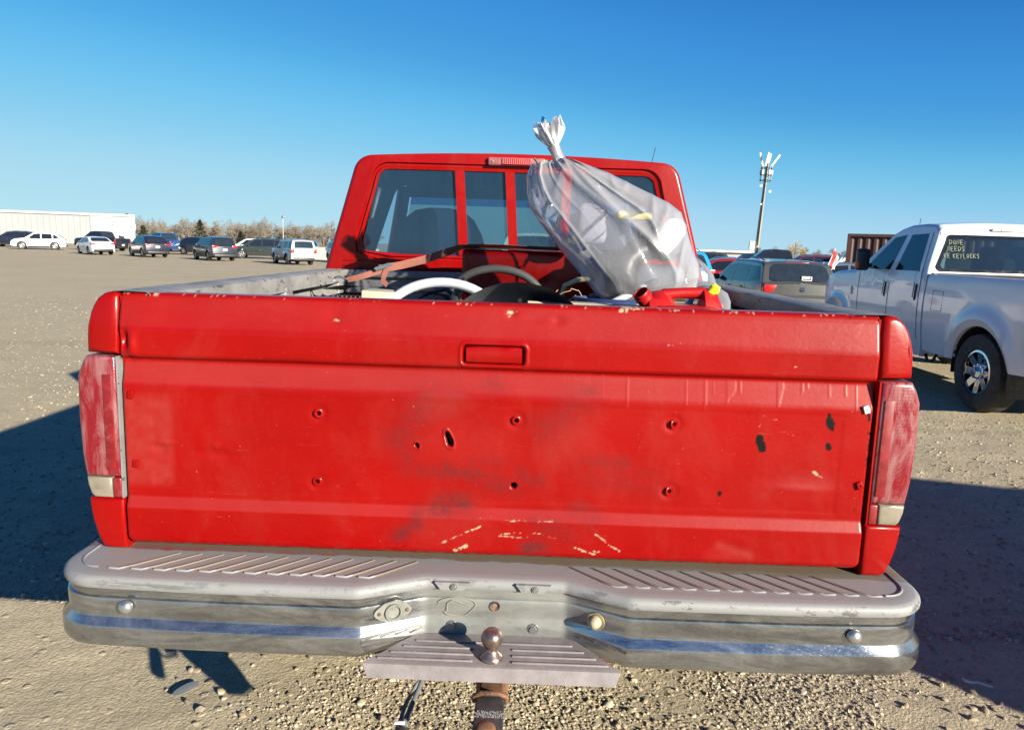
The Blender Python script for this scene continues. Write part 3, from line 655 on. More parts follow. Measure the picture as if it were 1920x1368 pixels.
# window opening loop with the same count, sampled by angle
def window_loop(y, xb, xt, zb, zt, r, ref):
    raw = rtrap(y, xb, xt, zb, zt, r, r, 12); raw = [(p[0], p[2]) for p in raw]
    cx, cz = 0.0, (zb+zt)/2
    import bisect
    out = []
    for (x, _, z) in ref:
        ox, oz = 0, 1.72
        dx, dz = x-ox, z-oz
        best = None
        m = len(raw)
        for i in range(m):
            (x1, z1), (x2, z2) = raw[i], raw[(i+1) % m]
            ex, ez = x2-x1, z2-z1; den = dx*ez-dz*ex
            if abs(den) < 1e-9: continue
            tt = ((x1-ox)*ez-(z1-oz)*ex)/den; uu = ((x1-ox)*dz-(z1-oz)*dx)/den
            if tt > 0 and -1e-6 <= uu <= 1+1e-6 and (best is None or tt < best): best = tt
        out.append((ox+dx*best, y, oz+dz*best))
    return out
ref = L[0]
# extend the reference loop along the bottom so rays cover the lower edge too
bot = [((0.975)*(1-2*k/24), CY+0.025, 0.78) for k in range(0, 25)]
def closed(Lp): 
    y = Lp[0][1]; x0 = Lp[-1][0]; return Lp+[(x0*(1-2*k/24), y, 0.78) for k in range(1, 24)]
Lc = [closed(l) for l in L]
ref = Lc[0]
def ringw(y, g): return window_loop(y, 0.800+g, 0.706+g, 1.550-g, 1.975+g, 0.055+g, ref)
rings = [ringw(CY+0.0, 0.060), ringw(CY-0.003, 0.044), ringw(CY-0.003, 0.036), ringw(CY+0.012, 0.030), ringw(CY+0.012, 0.020), ringw(CY+0.002, 0.014), ringw(CY+0.004, 0.002), ringw(CY+0.020, 0.0)]
full = list(reversed(Lc))  # from inside (front) to rear edge
full = [closed(cab_loop(y, z)) for y, z in ((3.25, 1.985), (3.05, 2.02), (2.6, 2.045), (2.2, 2.045))]+[closed(l) for l in reversed(L)]+rings
cabm = MB(); cabm.loops(full, caps=False); 
cabo = cabm.build('cab', M['red'], truck, 30)
# raised panel with creases below the window
b = MB()
for z0, z1, y0 in ((1.478, 1.487, 0.004), (1.505, 1.512, 0.003)): b.box((0, CY-y0/2+0.001, (z0+z1)/2), (1.78, y0+0.004, z1-z0), None, 0.002)
b.build('back_panel_crease', M['red'], cabo, 50)
# window dividers
for xt_, xb_ in ((-0.291, -0.262), (-0.034, -0.003), (0.262, 0.250)):
    for off, w in ((-0.012, 0.011), (0.010, 0.014)):
        b = MB(); b.prism([(xt_+off-w, 1.978), (xt_+off+w, 1.978), (xb_+off+w, 1.548), (xb_+off-w, 1.548)], CY-0.002+(0.004 if off > 0 else 0), CY+0.025); b.build('window_divider', M['red'], cabo, 30)
M['rear_pane'] = pane('dusty_rear_glass', (0.42, 0.62, 0.72), (0.03, 0.08, 0.16), 0.26, 0.04, (16, 16, 3), 0.35)
xs_ = [(-0.80, -0.70), (-0.262, -0.291), (-0.003, -0.034), (0.250, 0.262), (0.80, 0.70)]
for i in range(4):
    (b0, t0), (b1, t1) = xs_[i], xs_[i+1]
    b = MB(); b.add([(b0, CY+0.014, 1.545), (b1, CY+0.014, 1.545), (t1, CY+0.014, 1.98), (t0, CY+0.014, 1.98)], [(0, 1, 2, 3)]); b.build('window_pane', M['rear_pane'], cabo, 0)
# high mounted brake light
b = MB(); b.box((0, CY-0.010, 2.0265), (0.292, 0.030, 0.042), None, 0.010); hl = b.build('high_brake_light', simple('faded_pink_lens', (0.32, 0.10, 0.10), 0.35, 0, 0.5, var=0.35, vs=40), truck, 50)
b = MB(); b.box((0.0, CY-0.027, 2.0265), (0.150, 0.006, 0.030), None, 0.002); lo = b.build('brake_lens', M['lens_red'], hl, 50)
b = MB()
for k in range(14): b.box((-0.069+k*0.0105, CY-0.0315, 2.0265), (0.0028, 0.003, 0.028))
b.build('lens_rib', simple('lens_rib', (0.55, 0.22, 0.22), 0.3), hl, 0)
for sx in (-1, 1):
    b = MB(); b.lathe([(0.006, 0), (0.006, 0.003), (0.0, 0.004)], Matrix.Translation((sx*0.122, CY-0.025, 2.0265)) @ Matrix.Rotation(R(90), 4, 'X'), 10); b.build('screw', M['steel'], hl)
# drip rail lines on the roof edge, small antenna
b = MB(); b.tube([(0.715, 2.30, 2.03), (0.72, 2.28, 2.09), (0.73, 2.27, 2.145)], 0.0016, 5); b.build('antenna', M['black_plastic'], truck)
# windshield, pillars, doors glass, bonnet, front
M['windshield'] = pane('dusty_windshield', (0.62, 0.78, 0.70), (0.30, 0.36, 0.33), 0.25, 0.05, (3, 3, 3))
M['tintband'] = pane('windshield_tint_band', (0.10, 0.26, 0.50), (0.03, 0.08, 0.16), 0.35, 0.05)
b = MB(); b.add([(-0.86, 3.62, 1.46), (0.86, 3.62, 1.46), (0.735, 3.30, 1.865), (-0.735, 3.30, 1.865)], [(0, 1, 2, 3)]); ws = b.build('windshield', M['windshield'], truck, 0)
b = MB(); b.add([(-0.735, 3.298, 1.865), (0.735, 3.298, 1.865), (0.715, 3.245, 1.93), (-0.715, 3.245, 1.93)], [(0, 1, 2, 3)]); b.build('tint_band', M['tintband'], truck, 0)
for sx in (-1, 1): b = MB(); b.tube([(sx*0.92, 3.66, 1.44), (sx*0.77, 3.27, 1.96)], [0.055, 0.045], 8); b.build('windshield_pillar', M['red'], truck, 60)
b = MB(); L = []
for y, xw, z in ((3.55, 0.96, 1.42), (4.2, 0.965, 1.40), (5.0, 0.95, 1.36), (5.38, 0.93, 1.30), (5.42, 0.92, 1.1), (5.42, 0.92, 0.8)):
    L.append([(-xw, y, 0.75), (-xw-0.02, y, 1.0), (-xw, y, z-0.08), (-xw+0.06, y, z-0.01), (-0.4, y, z+0.015), (0, y, z+0.02), (0.4, y, z+0.015), (xw-0.06, y, z-0.01), (xw, y, z-0.08), (xw+0.02, y, 1.0), (xw, y, 0.75)])
b.loops(L, caps=False, closed=False); b.build('bonnet', M['red'], truck, 40)
for sx in (-1, 1): MB().loops([[(sx*0.985, y, 0.75), (sx*1.0, y, 1.0), (sx*0.99, y, 1.44)] for y in (3.25, 3.56)], False, False).build('front_fender', M['red'], truck)
for sx in (-1, 1):
    b = MB(); q = [(sx*0.995, 2.55, 1.49), (sx*0.995, 3.22, 1.49), (sx*0.835, 3.14, 1.93), (sx*0.835, 2.60, 1.93)]
    b.add(q, [(0, 1, 2, 3)]); b.build('door_window', M['glass_side'], cabo, 0)
    b = MB(); b.box((sx*1.06, 3.32, 1.51), (0.13, 0.08, 0.15), None, 0.03); b.tube([(sx*0.99, 3.3, 1.47), (sx*1.08, 3.31, 1.52)], 0.015, 8); b.build('door_mirror', M['black_plastic'], truck)
# interior: floor, two high seats, dash, wheel
b = MB(); b.box((0, 2.75, 0.90), (1.85, 1.3, 0.03)); b.box((0, 2.14, 1.20), (1.8, 0.02, 0.6)); b.box((0, 3.52, 1.28), (1.8, 0.25, 0.32), None, 0.05); b.box((0, 2.68, 1.990), (1.50, 1.10, 0.02)); b.box((0, 3.235, 1.955), (1.50, 0.03, 0.09)); b.build('cab_interior', simple('dark_trim', (0.015, 0.03, 0.06), 0.8), truck)
for sx in (-1, 1):
    b = MB(); L = []
    for z, w, d in ((1.05, 0.27, 0.09), (1.3, 0.275, 0.09), (1.55, 0.265, 0.08), (1.66, 0.235, 0.075), (1.74, 0.19, 0.065), (1.785, 0.13, 0.05), (1.80, 0.06, 0.02)):
        L.append([(sx*0.42+w*math.cos(a)*(abs(math.cos(a))**-0.5 if abs(math.cos(a)) > 0.2 else 1), 2.42-(z-1.05)*0.12+d*math.sin(a)*(abs(math.sin(a))**-0.5 if abs(math.sin(a)) > 0.2 else 1), z) for a in [2*PI*k/20 for k in range(20)]])
    b.loops(L); b.box((sx*0.42, 2.68, 1.06), (0.52, 0.5, 0.14), None, 0.05); b.build('seat', simple('seat_fabric', (0.012, 0.022, 0.045), 0.9, bump=0.3), truck, 60)
b = MB(); b.tube([(-0.42+0.19*math.cos(a), 3.2+0.05*math.sin(a), 1.42+0.19*math.sin(a)) for a in [2*PI*k/24 for k in range(25)]], 0.014, 8); b.build('steering_wheel', M['black_plastic'], truck)


# ---- step bumper
def chrome_mat():
    t = NT('worn_chrome'); c = t.coord()
    h = t.ramp(t.noise(5, 6, 0.7, t.coord('Object', (1, 1, 2.2)), 0.6), 0.40, 0.72)
    g = t.ramp(t.noise(240, 2, 0.6, c), 0.62, 0.72)
    st = t.ramp(t.noise(7, 4, 0.7, t.coord('Object', (12, 12, 0.6))), 0.5, 0.75)
    s = t.n('ShaderNodeSeparateXYZ'); t.l(c, s.inputs[0])
    mid = t.ramp(t.math('ABSOLUTE', t.math('SUBTRACT', s.outputs[0], 0.02)), 0.17, 0.20, (1, 1, 1), (0, 0, 0))
    scr = t.ramp(t.noise(3, 5, 0.8, t.coord('Object', (6, 6, 55)), 1.5), 0.60, 0.66); scr2 = t.ramp(t.noise(4, 5, 0.8, t.coord('Object', (40, 40, 5)), 2.0), 0.64, 0.70)
    blot = t.ramp(t.noise(2.6, 6, 0.72, t.coord('Object', (1, 1, 4.5)), 1.2), 0.38, 0.66)
    film = t.math('ADD', t.math('MULTIPLY', mid, 0.55), t.math('MULTIPLY', h, 0.16)); film = t.math('ADD', film, t.math('MULTIPLY', blot, 0.16))
    film = t.math('ADD', film, t.math('MULTIPLY', st, 0.08)); film = t.math('ADD', film, t.math('MULTIPLY', g, 0.20)); film = t.math('ADD', film, t.math('MULTIPLY', t.math('MAXIMUM', scr, scr2), 0.25))
    base = t.mix(blot, (0.26, 0.27, 0.285), (0.50, 0.515, 0.53))
    col = t.mix(film, base, t.mix(mid, (0.17, 0.172, 0.158), (0.27, 0.275, 0.245)))
    t.bsdf(col, t.math('ADD', t.math('MULTIPLY', film, 0.40), 0.10), t.math('SUBTRACT', 0.97, t.math('MULTIPLY', film, 0.60)))
    t.bump(t.math('ADD', t.noise(3.2, 3, 0.5, c), t.math('MULTIPLY', t.noise(60, 4, 0.7, c), 0.05)), 0.16, 0.03)
    return t.m
def pad_mat():
    t = NT('oversprayed_step_pad'); c = t.coord(); s = t.n('ShaderNodeSeparateXYZ'); t.l(c, s.inputs[0])
    n1 = t.noise(7, 6, 0.7, c); n2 = t.noise(28, 6, 0.75, c)
    yy = t.math('ADD', s.outputs[1], t.math('MULTIPLY', t.math('SUBTRACT', n1, 0.5), 0.05))
    pink = t.ramp(yy, -0.165, -0.110)
    col = t.mix(pink, (0.215, 0.22, 0.225), (0.185, 0.095, 0.098))
    red = t.math('MULTIPLY', t.ramp(n1, 0.47, 0.60), t.ramp(yy, -0.12, -0.05))
    col = t.mix(t.math('MULTIPLY', red, 0.8), col, (0.25, 0.025, 0.02))
    ol = t.ramp(t.math('ADD', yy, t.math('MULTIPLY', s.outputs[0], 0.03)), -0.045, 0.0)
    col = t.mix(t.math('MULTIPLY', ol, 0.8), col, (0.13, 0.12, 0.082))
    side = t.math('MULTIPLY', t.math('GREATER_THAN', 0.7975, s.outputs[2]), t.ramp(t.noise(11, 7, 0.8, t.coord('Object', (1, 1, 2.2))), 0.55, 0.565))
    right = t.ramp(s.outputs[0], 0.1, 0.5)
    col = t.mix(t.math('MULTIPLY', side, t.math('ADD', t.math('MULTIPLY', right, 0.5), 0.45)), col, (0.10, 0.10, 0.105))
    sx = t.ramp(t.math('ABSOLUTE', t.math('ADD', s.outputs[0], 0.80)), 0.07, 0.16, (1, 1, 1), (0, 0, 0)); sz = t.ramp(t.math('ABSOLUTE', t.math('SUBTRACT', s.outputs[2], 0.785)), 0.003, 0.008, (1, 1, 1), (0, 0, 0)); sn = t.ramp(t.noise(16, 6, 0.8, t.coord('Object', (1, 1, 9))), 0.42, 0.5)
    fr_ = t.math('GREATER_THAN', -0.14, s.outputs[1]); col = t.mix(t.math('MULTIPLY', t.math('MULTIPLY', t.math('MULTIPLY', sx, sz), sn), t.math('MULTIPLY', fr_, 0.9)), col, (0.10, 0.11, 0.105))
    col = t.mix(t.math('MULTIPLY', t.ramp(n2, 0.66, 0.70), 0.5), col, (0.32, 0.28, 0.275))
    t.bsdf(col, 0.55); t.bump(n2, 0.15, 0.004); return t.m
M['chrome'] = chrome_mat(); M['pad'] = pad_mat()
bump = MB(); 
def bpath():
    P_ = [(-1.052, 0.13), (-1.052, 0.05)]
    for k in range(0, 13):
        a = PI+PI/2*k/12; P_.append((-0.935+0.117*math.cos(a), -0.045+0.117*math.sin(a)))
    P_ += [(-0.935+(0.625)*k/14, -0.162-0.010*math.sin(min(1, k/8)*PI/2)) for k in range(1, 14)]
    def corner(p0, p1, p2, r=0.010, n=4):
        p0, p1, p2 = Vector(p0), Vector(p1), Vector(p2); a = p1+(p0-p1).normalized()*r; b = p1+(p2-p1).normalized()*r
        return [tuple(a.lerp(p1, t_).lerp(p1.lerp(b, t_), t_)) for t_ in [k/n for k in range(n+1)]]
    P_ += corner((-0.7, -0.172), (-0.307, -0.172), (-0.151, -0.100)); P_ += corner((-0.307, -0.172), (-0.151, -0.100), (0.0, -0.100))
    P_ += [(-0.06, -0.1), (0.02, -0.1), (0.10, -0.1)]
    P_ += corner((0, -0.1), (0.191, -0.100), (0.338, -0.172)); P_ += corner((0.191, -0.100), (0.338, -0.172), (0.7, -0.172))
    P_ += [(0.935-(0.58)*k/14, -0.162-0.010*math.sin(min(1, k/8)*PI/2)) for k in range(13, 0, -1)]
    for k in range(12, -1, -1):
        a = PI+PI/2*k/12; P_.append((0.935-0.117*math.cos(a), -0.045+0.117*math.sin(a)))
    P_ += [(1.052, 0.05), (1.052, 0.13)]
    return [Vector((x, y)) for x, y in P_]
BP = bpath(); BN = []
for i in range(len(BP)):
    d = (BP[min(i+1, len(BP)-1)]-BP[max(i-1, 0)]).normalized(); BN.append(Vector((d.y, -d.x)))
def prof_chrome(f):
    r = 0.013*f
    return [(-0.004, 0.774), (-0.0045, 0.7495), (0.0005, 0.7465), (0.002, 0.742), (0.0025, 0.735), (0.0015, 0.715), (0.000, 0.701), (0.001, 0.697), (0.003+r, 0.683), (0.004+r, 0.679), (0.005+r, 0.660), (0.004+r, 0.642), (0.001+r*0.9, 0.632), (-0.006+r*0.6, 0.625), (-0.03, 0.622)]
L = []
for p, nrm in zip(BP, BN):
    xc = p.x-0.02; f = float(smooth01((abs(xc)-0.175)/0.05)); L.append([(p.x+nrm.x*o_, p.y+nrm.y*o_, z+(0.012*(1-f) if z < 0.66 else 0)) for o_, z in prof_chrome(f)])
bumper = MB().loops(L, caps=False, closed=False).build('bumper', M['chrome'], truck, 35, 'scratched chrome step bumper')
L = []
for p, nrm in zip(BP, BN):
    xi = max(-0.995, min(0.995, p.x)); yi = 0.06 if abs(p.x) < 1.0 else 0.10
    row = [(xi, yi, 0.799)]
    for o_, z in ((-0.030, 0.800), (-0.006, 0.8000), (0.002, 0.7975), (0.007, 0.792), (0.009, 0.785), (0.0085, 0.777), (0.006, 0.7725), (-0.012, 0.7715)):
        row.append((p.x+nrm.x*o_, p.y+nrm.y*o_, z))
    for k in range(1, 4): row.insert(k, tuple(Vector(row[0]).lerp(Vector(row[k]), 0.25) if k == 1 else Vector(row[0]).lerp(Vector((p.x-nrm.x*0.03, p.y-nrm.y*0.03, 0.8)), k/4)))
    L.append(row)
pad = MB().loops(L, caps=False, closed=False).build('step_pad', M['pad'], bumper, 40)
rb1 = MB(); rb1.tube([(0, 0, 0), (0.026, -0.003, 0), (0.055, 0.022, 0), (0.13, 0.100, 0)], [0.0032, 0.0034, 0.0034, 0.002], 6); ribm = rb1.mesh('rib', M['pad'], 60)
rb2 = MB(); rb2.tube([(0, 0, 0), (-0.026, -0.003, 0), (-0.055, 0.022, 0), (-0.13, 0.100, 0)], [0.0032, 0.0034, 0.0034, 0.002], 6); ribm2 = rb2.mesh('rib', M['pad'], 60)
for k in range(12):
    x = -0.925+k*0.0555; inst('rib', ribm, bumper, (x, -0.118, 0.8008)); inst('rib', ribm2, bumper, (-x+0.02, -0.118, 0.8008))
for sx in (-1, 1):
    b = MB(); b.tube([(sx*(0.955-0.0), -0.114, 0.8006)]+[(sx*(0.955+0.065*math.sin(a)), -0.045-0.069*math.cos(a), 0.8006) for a in [PI/2*k/8 for k in range(1, 9)]]+[(sx*1.02, 0.02, 0.8006)], 0.003, 6); b.build('rib', M['pad'], bumper, 60)
# carriage bolts
bb = MB(); bb.lathe([(0.0, 0.0095), (0.006, 0.009), (0.0115, 0.006), (0.0145, 0.002), (0.015, -0.003)], Matrix.Rotation(R(90), 4, 'X'), 20); bm_ = bb.mesh('bumper_bolt', simple('bolt_steel', (0.55, 0.55, 0.56), 0.3, 0.9), 60)
for x, z in ((-0.857, 0.730), (0.862, 0.726)): inst('bumper_bolt', bm_, bumper, (x, -0.176, z), sc=(1.15, 1.15, 1.15))
hx = MB(); hx.lathe([(0.0, 0.006), (0.009, 0.006), (0.0095, 0.0)], Matrix.Rotation(R(90), 4, 'X'), 6); hx.lathe([(0.009, 0.002), (0.014, 0.002), (0.0145, -0.002)], Matrix.Rotation(R(90), 4, 'X'), 16); hm = hx.mesh('hex_bolt', M['steel'], 30)
for x, z in ((-0.088, 0.676), (0.112, 0.675)): inst('hex_bolt', hm, bumper, (x, -0.1035, z), (0, random.random(), 0))
for x in (-0.085, 0.112):
    b = MB(); b.prism([(x-0.045, 0.795), (x+0.040, 0.795), (x+0.025, 0.776), (x-0.030, 0.776)], -0.118, -0.108); b.build('pad_tab', M['pad'], bumper, 30)
    inst('hex_bolt', hm, bumper, (x+0.002, -0.120, 0.785), sc=(0.6, 0.6, 0.6))
b = MB(); b.lathe([(0.010, 0.001), (0.012, 0.002), (0.0125, 0.0)], Matrix.Translation((0.018, -0.105, 0.732)) @ Matrix.Rotation(R(90), 4, 'X'), 20, False); b.lathe([(0.0, -0.004), (0.0105, 0.001)], Matrix.Translation((0.018, -0.104, 0.732)) @ Matrix.Rotation(R(90), 4, 'X'), 20, False); b.build('key_hole', M['rust'], bumper, 60)
# chalk ring drawn on the centre plate
b = MB(); pts = []
for k in range(34):
    a = -2.6+k/33*5.6; pts.append((-0.075+0.043*math.cos(a)*(1+0.15*math.sin(3*a)), -0.1062, 0.728+0.026*math.sin(a)*(1+0.1*math.cos(2*a))))
b.tube(pts, 0.0009, 4); b.tube([(-0.10, -0.1062, 0.715), (-0.098, -0.1062, 0.738), (-0.085, -0.1062, 0.745), (-0.062, -0.1062, 0.737)], 0.0012, 4); b.build('chalk_mark', simple('chalk_yellow', (0.26, 0.26, 0.18), 0.9), bumper)
# wiring socket on the left slant
def slant(sgn, fr, z):
    a, b_ = (Vector((-0.151, -0.100)), Vector((-0.307, -0.172))) if sgn < 0 else (Vector((0.191, -0.100)), Vector((0.338, -0.172)))
    p = a.lerp(b_, fr); d = (b_-a).normalized(); n_ = Vector((d.y, -d.x)); n_ = n_ if n_.y < 0 else -n_
    z_ = math.atan2(n_.x, -n_.y)
    return Matrix.Translation((p.x+n_.x*0.005, p.y+n_.y*0.005, z)) @ Matrix.Rotation(z_, 4, 'Z')
Ms = slant(-1, 0.50, 0.728)
b = MB(); ol = [(0.036*math.cos(a)+(0.010 if math.cos(a) > 0 else -0.010), 0.027*math.sin(a)*(1-0.35*abs(math.cos(a)))) for a in [2*PI*k/24 for k in range(24)]]
b.add(*(lambda m: (m.v, m.f))(MB().prism(ol, -0.004, 0.001)), Ms); so = b.build('trailer_socket', simple('grey_socket', (0.22, 0.225, 0.205), 0.5, 0.3, var=0.3, vs=40), bumper, 30)
b = MB(); b.lathe([(0.017, -0.004), (0.0205, 0.004), (0.0205, 0.010), (0.017, 0.010), (0.015, -0.002), (0.0, -0.002)], Ms @ Matrix.Rotation(R(90), 4, 'X'), 24, False); b.build('socket_ring', so.data.materials[0], bumper, 30)
for sx in (-1, 1):
    b = MB(); b.lathe([(0.0, 0.008), (0.004, 0.007), (0.0045, 0.003)], Ms @ Matrix.Translation((sx*0.034, 0, 0)) @ Matrix.Rotation(R(90), 4, 'X'), 12); b.build('rusty_screw', M['rust'], bumper)
Mr = slant(1, 0.50, 0.722)
b = MB(); b.lathe([(0.0225, 0.0), (0.022, 0.005), (0.017, 0.004), (0.016, 0.002)], Mr @ Matrix.Rotation(R(90), 4, 'X'), 24, False); b.build('lamp_rim', simple('brass_rim', (0.42, 0.36, 0.22), 0.4, 0.6), bumper, 40)
b = MB(); b.lathe([(0.0, 0.026), (0.007, 0.025), (0.012, 0.020), (0.0155, 0.010), (0.016, 0.0)], Mr @ Matrix.Rotation(R(90), 4, 'X'), 24, False); b.build('marker_lamp', simple('cream_lamp', (0.38, 0.32, 0.22), 0.4, 0, 0.3), bumper, 60)
# step plate with ball
ST = NT('step_plate_paint'); c = ST.coord(); cc = ST.mix(ST.ramp(ST.noise(14, 6, 0.75, c), 0.35, 0.7), (0.155, 0.135, 0.138), (0.235, 0.215, 0.22)); cc = ST.mix(ST.math('MULTIPLY', ST.ramp(ST.noise(60, 4, 0.7, c), 0.66, 0.70), 0.7), cc, (0.22, 0.09, 0.08)); ST.bsdf(cc, 0.5); ST.bump(ST.noise(90, 4, 0.7, c), 0.12, 0.003); M['step'] = ST.m
L = []
for y, xl, xr, zt in ((-0.090, -0.155, 0.197, 0.6555), (-0.105, -0.165, 0.205, 0.656), (-0.150, -0.205, 0.243, 0.656), (-0.200, -0.240, 0.278, 0.656), (-0.238, -0.272, 0.308, 0.656), (-0.2455, -0.277, 0.312, 0.653), (-0.254, -0.268, 0.303, 0.632), (-0.256, -0.262, 0.297, 0.624)):
    L.append([(xl+(xr-xl)*k/12, y, zt) for k in range(13)])
MB().loops(L, False, False).build('step_plate', M['step'], bumper, 40)
for k, y in enumerate((-0.145, -0.172, -0.199, -0.226)):
    for sgn in (-1, 1):
        x0 = 0.018+sgn*(0.045 if k > 0 else 0.018); x1 = (-0.170-0.026*k) if sgn < 0 else (0.208+0.026*k)
        b = MB(); b.box(((x0+x1)/2, y, 0.6565), (abs(x1-x0), 0.006, 0.006), None, 0.002); b.build('step_rib', M['step'], bumper, 40)
Mb = Matrix.Translation((0.016, -0.208, 0.656))
b = MB(); b.lathe([(0.0, 0.0), (0.0275, 0.0), (0.028, 0.004), (0.024, 0.010), (0.016, 0.018), (0.0135, 0.024), (0.0145, 0.029), (0.020, 0.034), (0.0244, 0.043), (0.0254, 0.050), (0.0244, 0.058), (0.021, 0.065), (0.0145, 0.0705), (0.0095, 0.0715), (0.0, 0.0718)], Mb, 32); hb_ = b.build('hitch_ball', M['ball'], bumper, 50)
for sx, hz in ((-0.19, 0.615), (0.235, 0.615)):
    b = MB(); b.box((sx, -0.02, 0.60), (0.05, 0.12, 0.06), None, 0.006); b.build('bumper_bracket', M['rust'], bumper, 30)
b = MB(); b.box((0.0, 0.03, 0.66), (1.7, 0.05, 0.05)); b.build('bumper_bar', M['dark'], bumper)
# receiver crossbar hanging under the bumper
b = MB(); b.tube([(-0.42, 0.02, 0.555), (0.42, 0.02, 0.555)], 0.030, 12); b.box((0.018, -0.06, 0.562), (0.078, 0.20, 0.078), None, 0.006); b.box((0.14, -0.1, 0.585), (0.12, 0.14, 0.008)); b.box((-0.11, -0.1, 0.585), (0.09, 0.14, 0.008)); b.build('hitch_receiver', M['rust'], truck, 40)

# ================================================================== ball mount pushed into the receiver, wiring plug
BM = thing('ball_mount', 'black rusty drop ball mount stamped with text, in the receiver under the step', 'ball mount', (0.0, -0.16, 0.565))
b = MB(); b.box((0, -0.03, 0.0), (0.055, 0.18, 0.055), None, 0.006); b.build('shank', M['rust'], BM, 40)
stm = simple('stamped_black_steel', (0.05, 0.052, 0.06), 0.5, 0.3, var=0.4, vs=30, dirt=((0.17, 0.10, 0.06), 0.6))
b = MB(); b.box((0, -0.185, 0.030), (0.064, 0.155, 0.012), Matrix.Rotation(R(0), 4, 'X'), 0.004); b.build('tongue_plate', stm, BM, 40)
b = MB(); b.prism([(-0.10, 0.024), (-0.24, 0.024), (-0.20, -0.135), (-0.13, -0.145), (-0.09, -0.05)], -0.026, 0.026, 'x'); b.build('drop_web', stm, BM, 40)
b = MB(); b.tube([(-0.036, -0.108, 0.020), (-0.036, -0.112, 0.036), (-0.02, -0.114, 0.044), (0.02, -0.114, 0.044), (0.036, -0.112, 0.036), (0.036, -0.108, 0.020)], 0.006, 8); b.build('weld_collar', M['rust'], BM, 60)
b = MB(); b.lathe([(0.0, 0.0), (0.024, 0.0), (0.024, 0.008), (0.014, 0.016), (0.0125, 0.022), (0.020, 0.030), (0.0254, 0.045), (0.022, 0.060), (0.013, 0.0675), (0, 0.068)], Matrix.Translation((-0.004, -0.285, 0.020)), 28); b.build('ball', M['rust'], BM, 60)
def textmesh(s, size, depth, name, m, parent, Mx, shear=0.0, space=1.0):
    cu = bpy.data.curves.new('t', 'FONT'); cu.body = s; cu.size = size; cu.extrude = depth; cu.align_x = 'CENTER'; cu.align_y = 'CENTER'; cu.shear = shear; cu.space_character = space; cu.space_line = 0.85
    o = bpy.data.objects.new('t', cu); COL.objects.link(o); dg = bpy.context.evaluated_depsgraph_get(); dg.update()
    me = bpy.data.meshes.new_from_object(o.evaluated_get(dg)); bpy.data.objects.remove(o); bpy.data.curves.remove(cu)
    me.name = name; me.materials.clear(); me.materials.append(m); me.transform(Mx)
    ob = bpy.data.objects.new(name, me); COL.objects.link(ob); ob.parent = parent; return ob
textmesh('2" BALL MOUNT\nMAX GROSS TRAILER\nWEIGHT 5000 LBS\nMAX TONGUE 500 LBS', 0.0072, 0.0004, 'stamped_text', simple('stamp_grey', (0.30, 0.30, 0.31), 0.6), BM, Matrix.Translation((0, -0.178, 0.0366)))
PL = thing('trailer_wiring_plug', 'black trailer wiring plug with a white tag dangling left of the ball mount', 'plug', (-0.12, -0.12, 0.56))
b = MB(); b.tube([(-0.04, 0.03, 0.03), (-0.045, -0.03, 0.012), (-0.055, -0.09, 0.0), (-0.066, -0.15, -0.012), (-0.073, -0.19, -0.02)], [0.005, 0.0065, 0.006, 0.006, 0.009], 8); b.tube([(-0.03, 0.04, 0.03), (-0.06, 0.0, -0.02), (-0.085, -0.05, -0.05), (-0.10, -0.10, -0.09), (-0.09, -0.16, -0.07), (-0.073, -0.2, -0.03)], 0.005, 8); b.build('cable', simple('cable_grey', (0.12, 0.13, 0.14), 0.6), PL, 60)
b = MB(); b.lathe([(0.010, 0.0), (0.016, 0.004), (0.0175, 0.03), (0.020, 0.034), (0.0205, 0.10), (0.016, 0.104), (0.0, 0.105)], Matrix.Translation((-0.073, -0.19, -0.02)) @ Matrix.Rotation(R(118), 4, 'X') @ Matrix.Rotation(R(6), 4, 'Y'), 20); pb = b.build('plug_body', M['black_plastic'], PL, 50)
b = MB(); b.box((-0.076, -0.205, 0.0035), (0.024, 0.010, 0.004), Matrix.Rotation(0, 4, 'X'), 0.0018); b.build('tag', M['plate_white'], PL)
HP = MB(); HP.tube([(-0.105, -0.1, 0.545), (-0.045, -0.1, 0.545)], 0.0075, 12); HP.tube([(-0.118, -0.1, 0.545), (-0.105, -0.1, 0.545)], 0.010, 12)
tag(HP.build('hitch_pin', M['steel'], None, 50), 'short bright steel hitch pin through the left side of the receiver', 'hitch pin')

# ================================================================== LOAD IN THE BED
XO = 0.0
# big dented red tool box / panel, under the strap
RB = thing('steel_box', 'dented dark red steel box standing in the bed under the ratchet strap', 'box', (0.20, 1.35, 0.915))
b = MB()
def boxf(u, v):
    x = -0.425+0.85*u; z = 0.672*v
    y = 0.010*math.sin(u*7+v*3)+0.016*float(fbm(np.array(u*3+1), np.array(v*3+2), 3))-0.02*math.exp(-((u-0.75)/0.15)**2-((v-0.85)/0.08)**2)+0.012*math.exp(-((u-0.35)/0.1)**2-((v-0.80)/0.05)**2)
    e = max(0, (0.02-min(u, 1-u)*0.85)/0.02); f = max(0, (v-0.97)/0.03)
    return (x, y+0.012*e*e+0.015*f*f, z-0.006*e*e*v)
b.grid(boxf, np.linspace(0, 1, 60), np.linspace(0, 1, 50)); b.build('front_panel', M['red'], RB, 50)
b = MB(); b.box((0, 0.25, 0.332), (0.842, 0.45, 0.66), None, 0.012); b.build('box_body', M['red'], RB, 40)
b = MB(); b.grid(lambda u, v: (-0.432+0.866*u, -0.012+0.49*v, 0.674+0.005*math.sin(u*11)+0.004*math.sin(u*5+v*6)-0.006*(v < 0.02)), np.linspace(0, 1, 50), np.linspace(0, 1, 8))
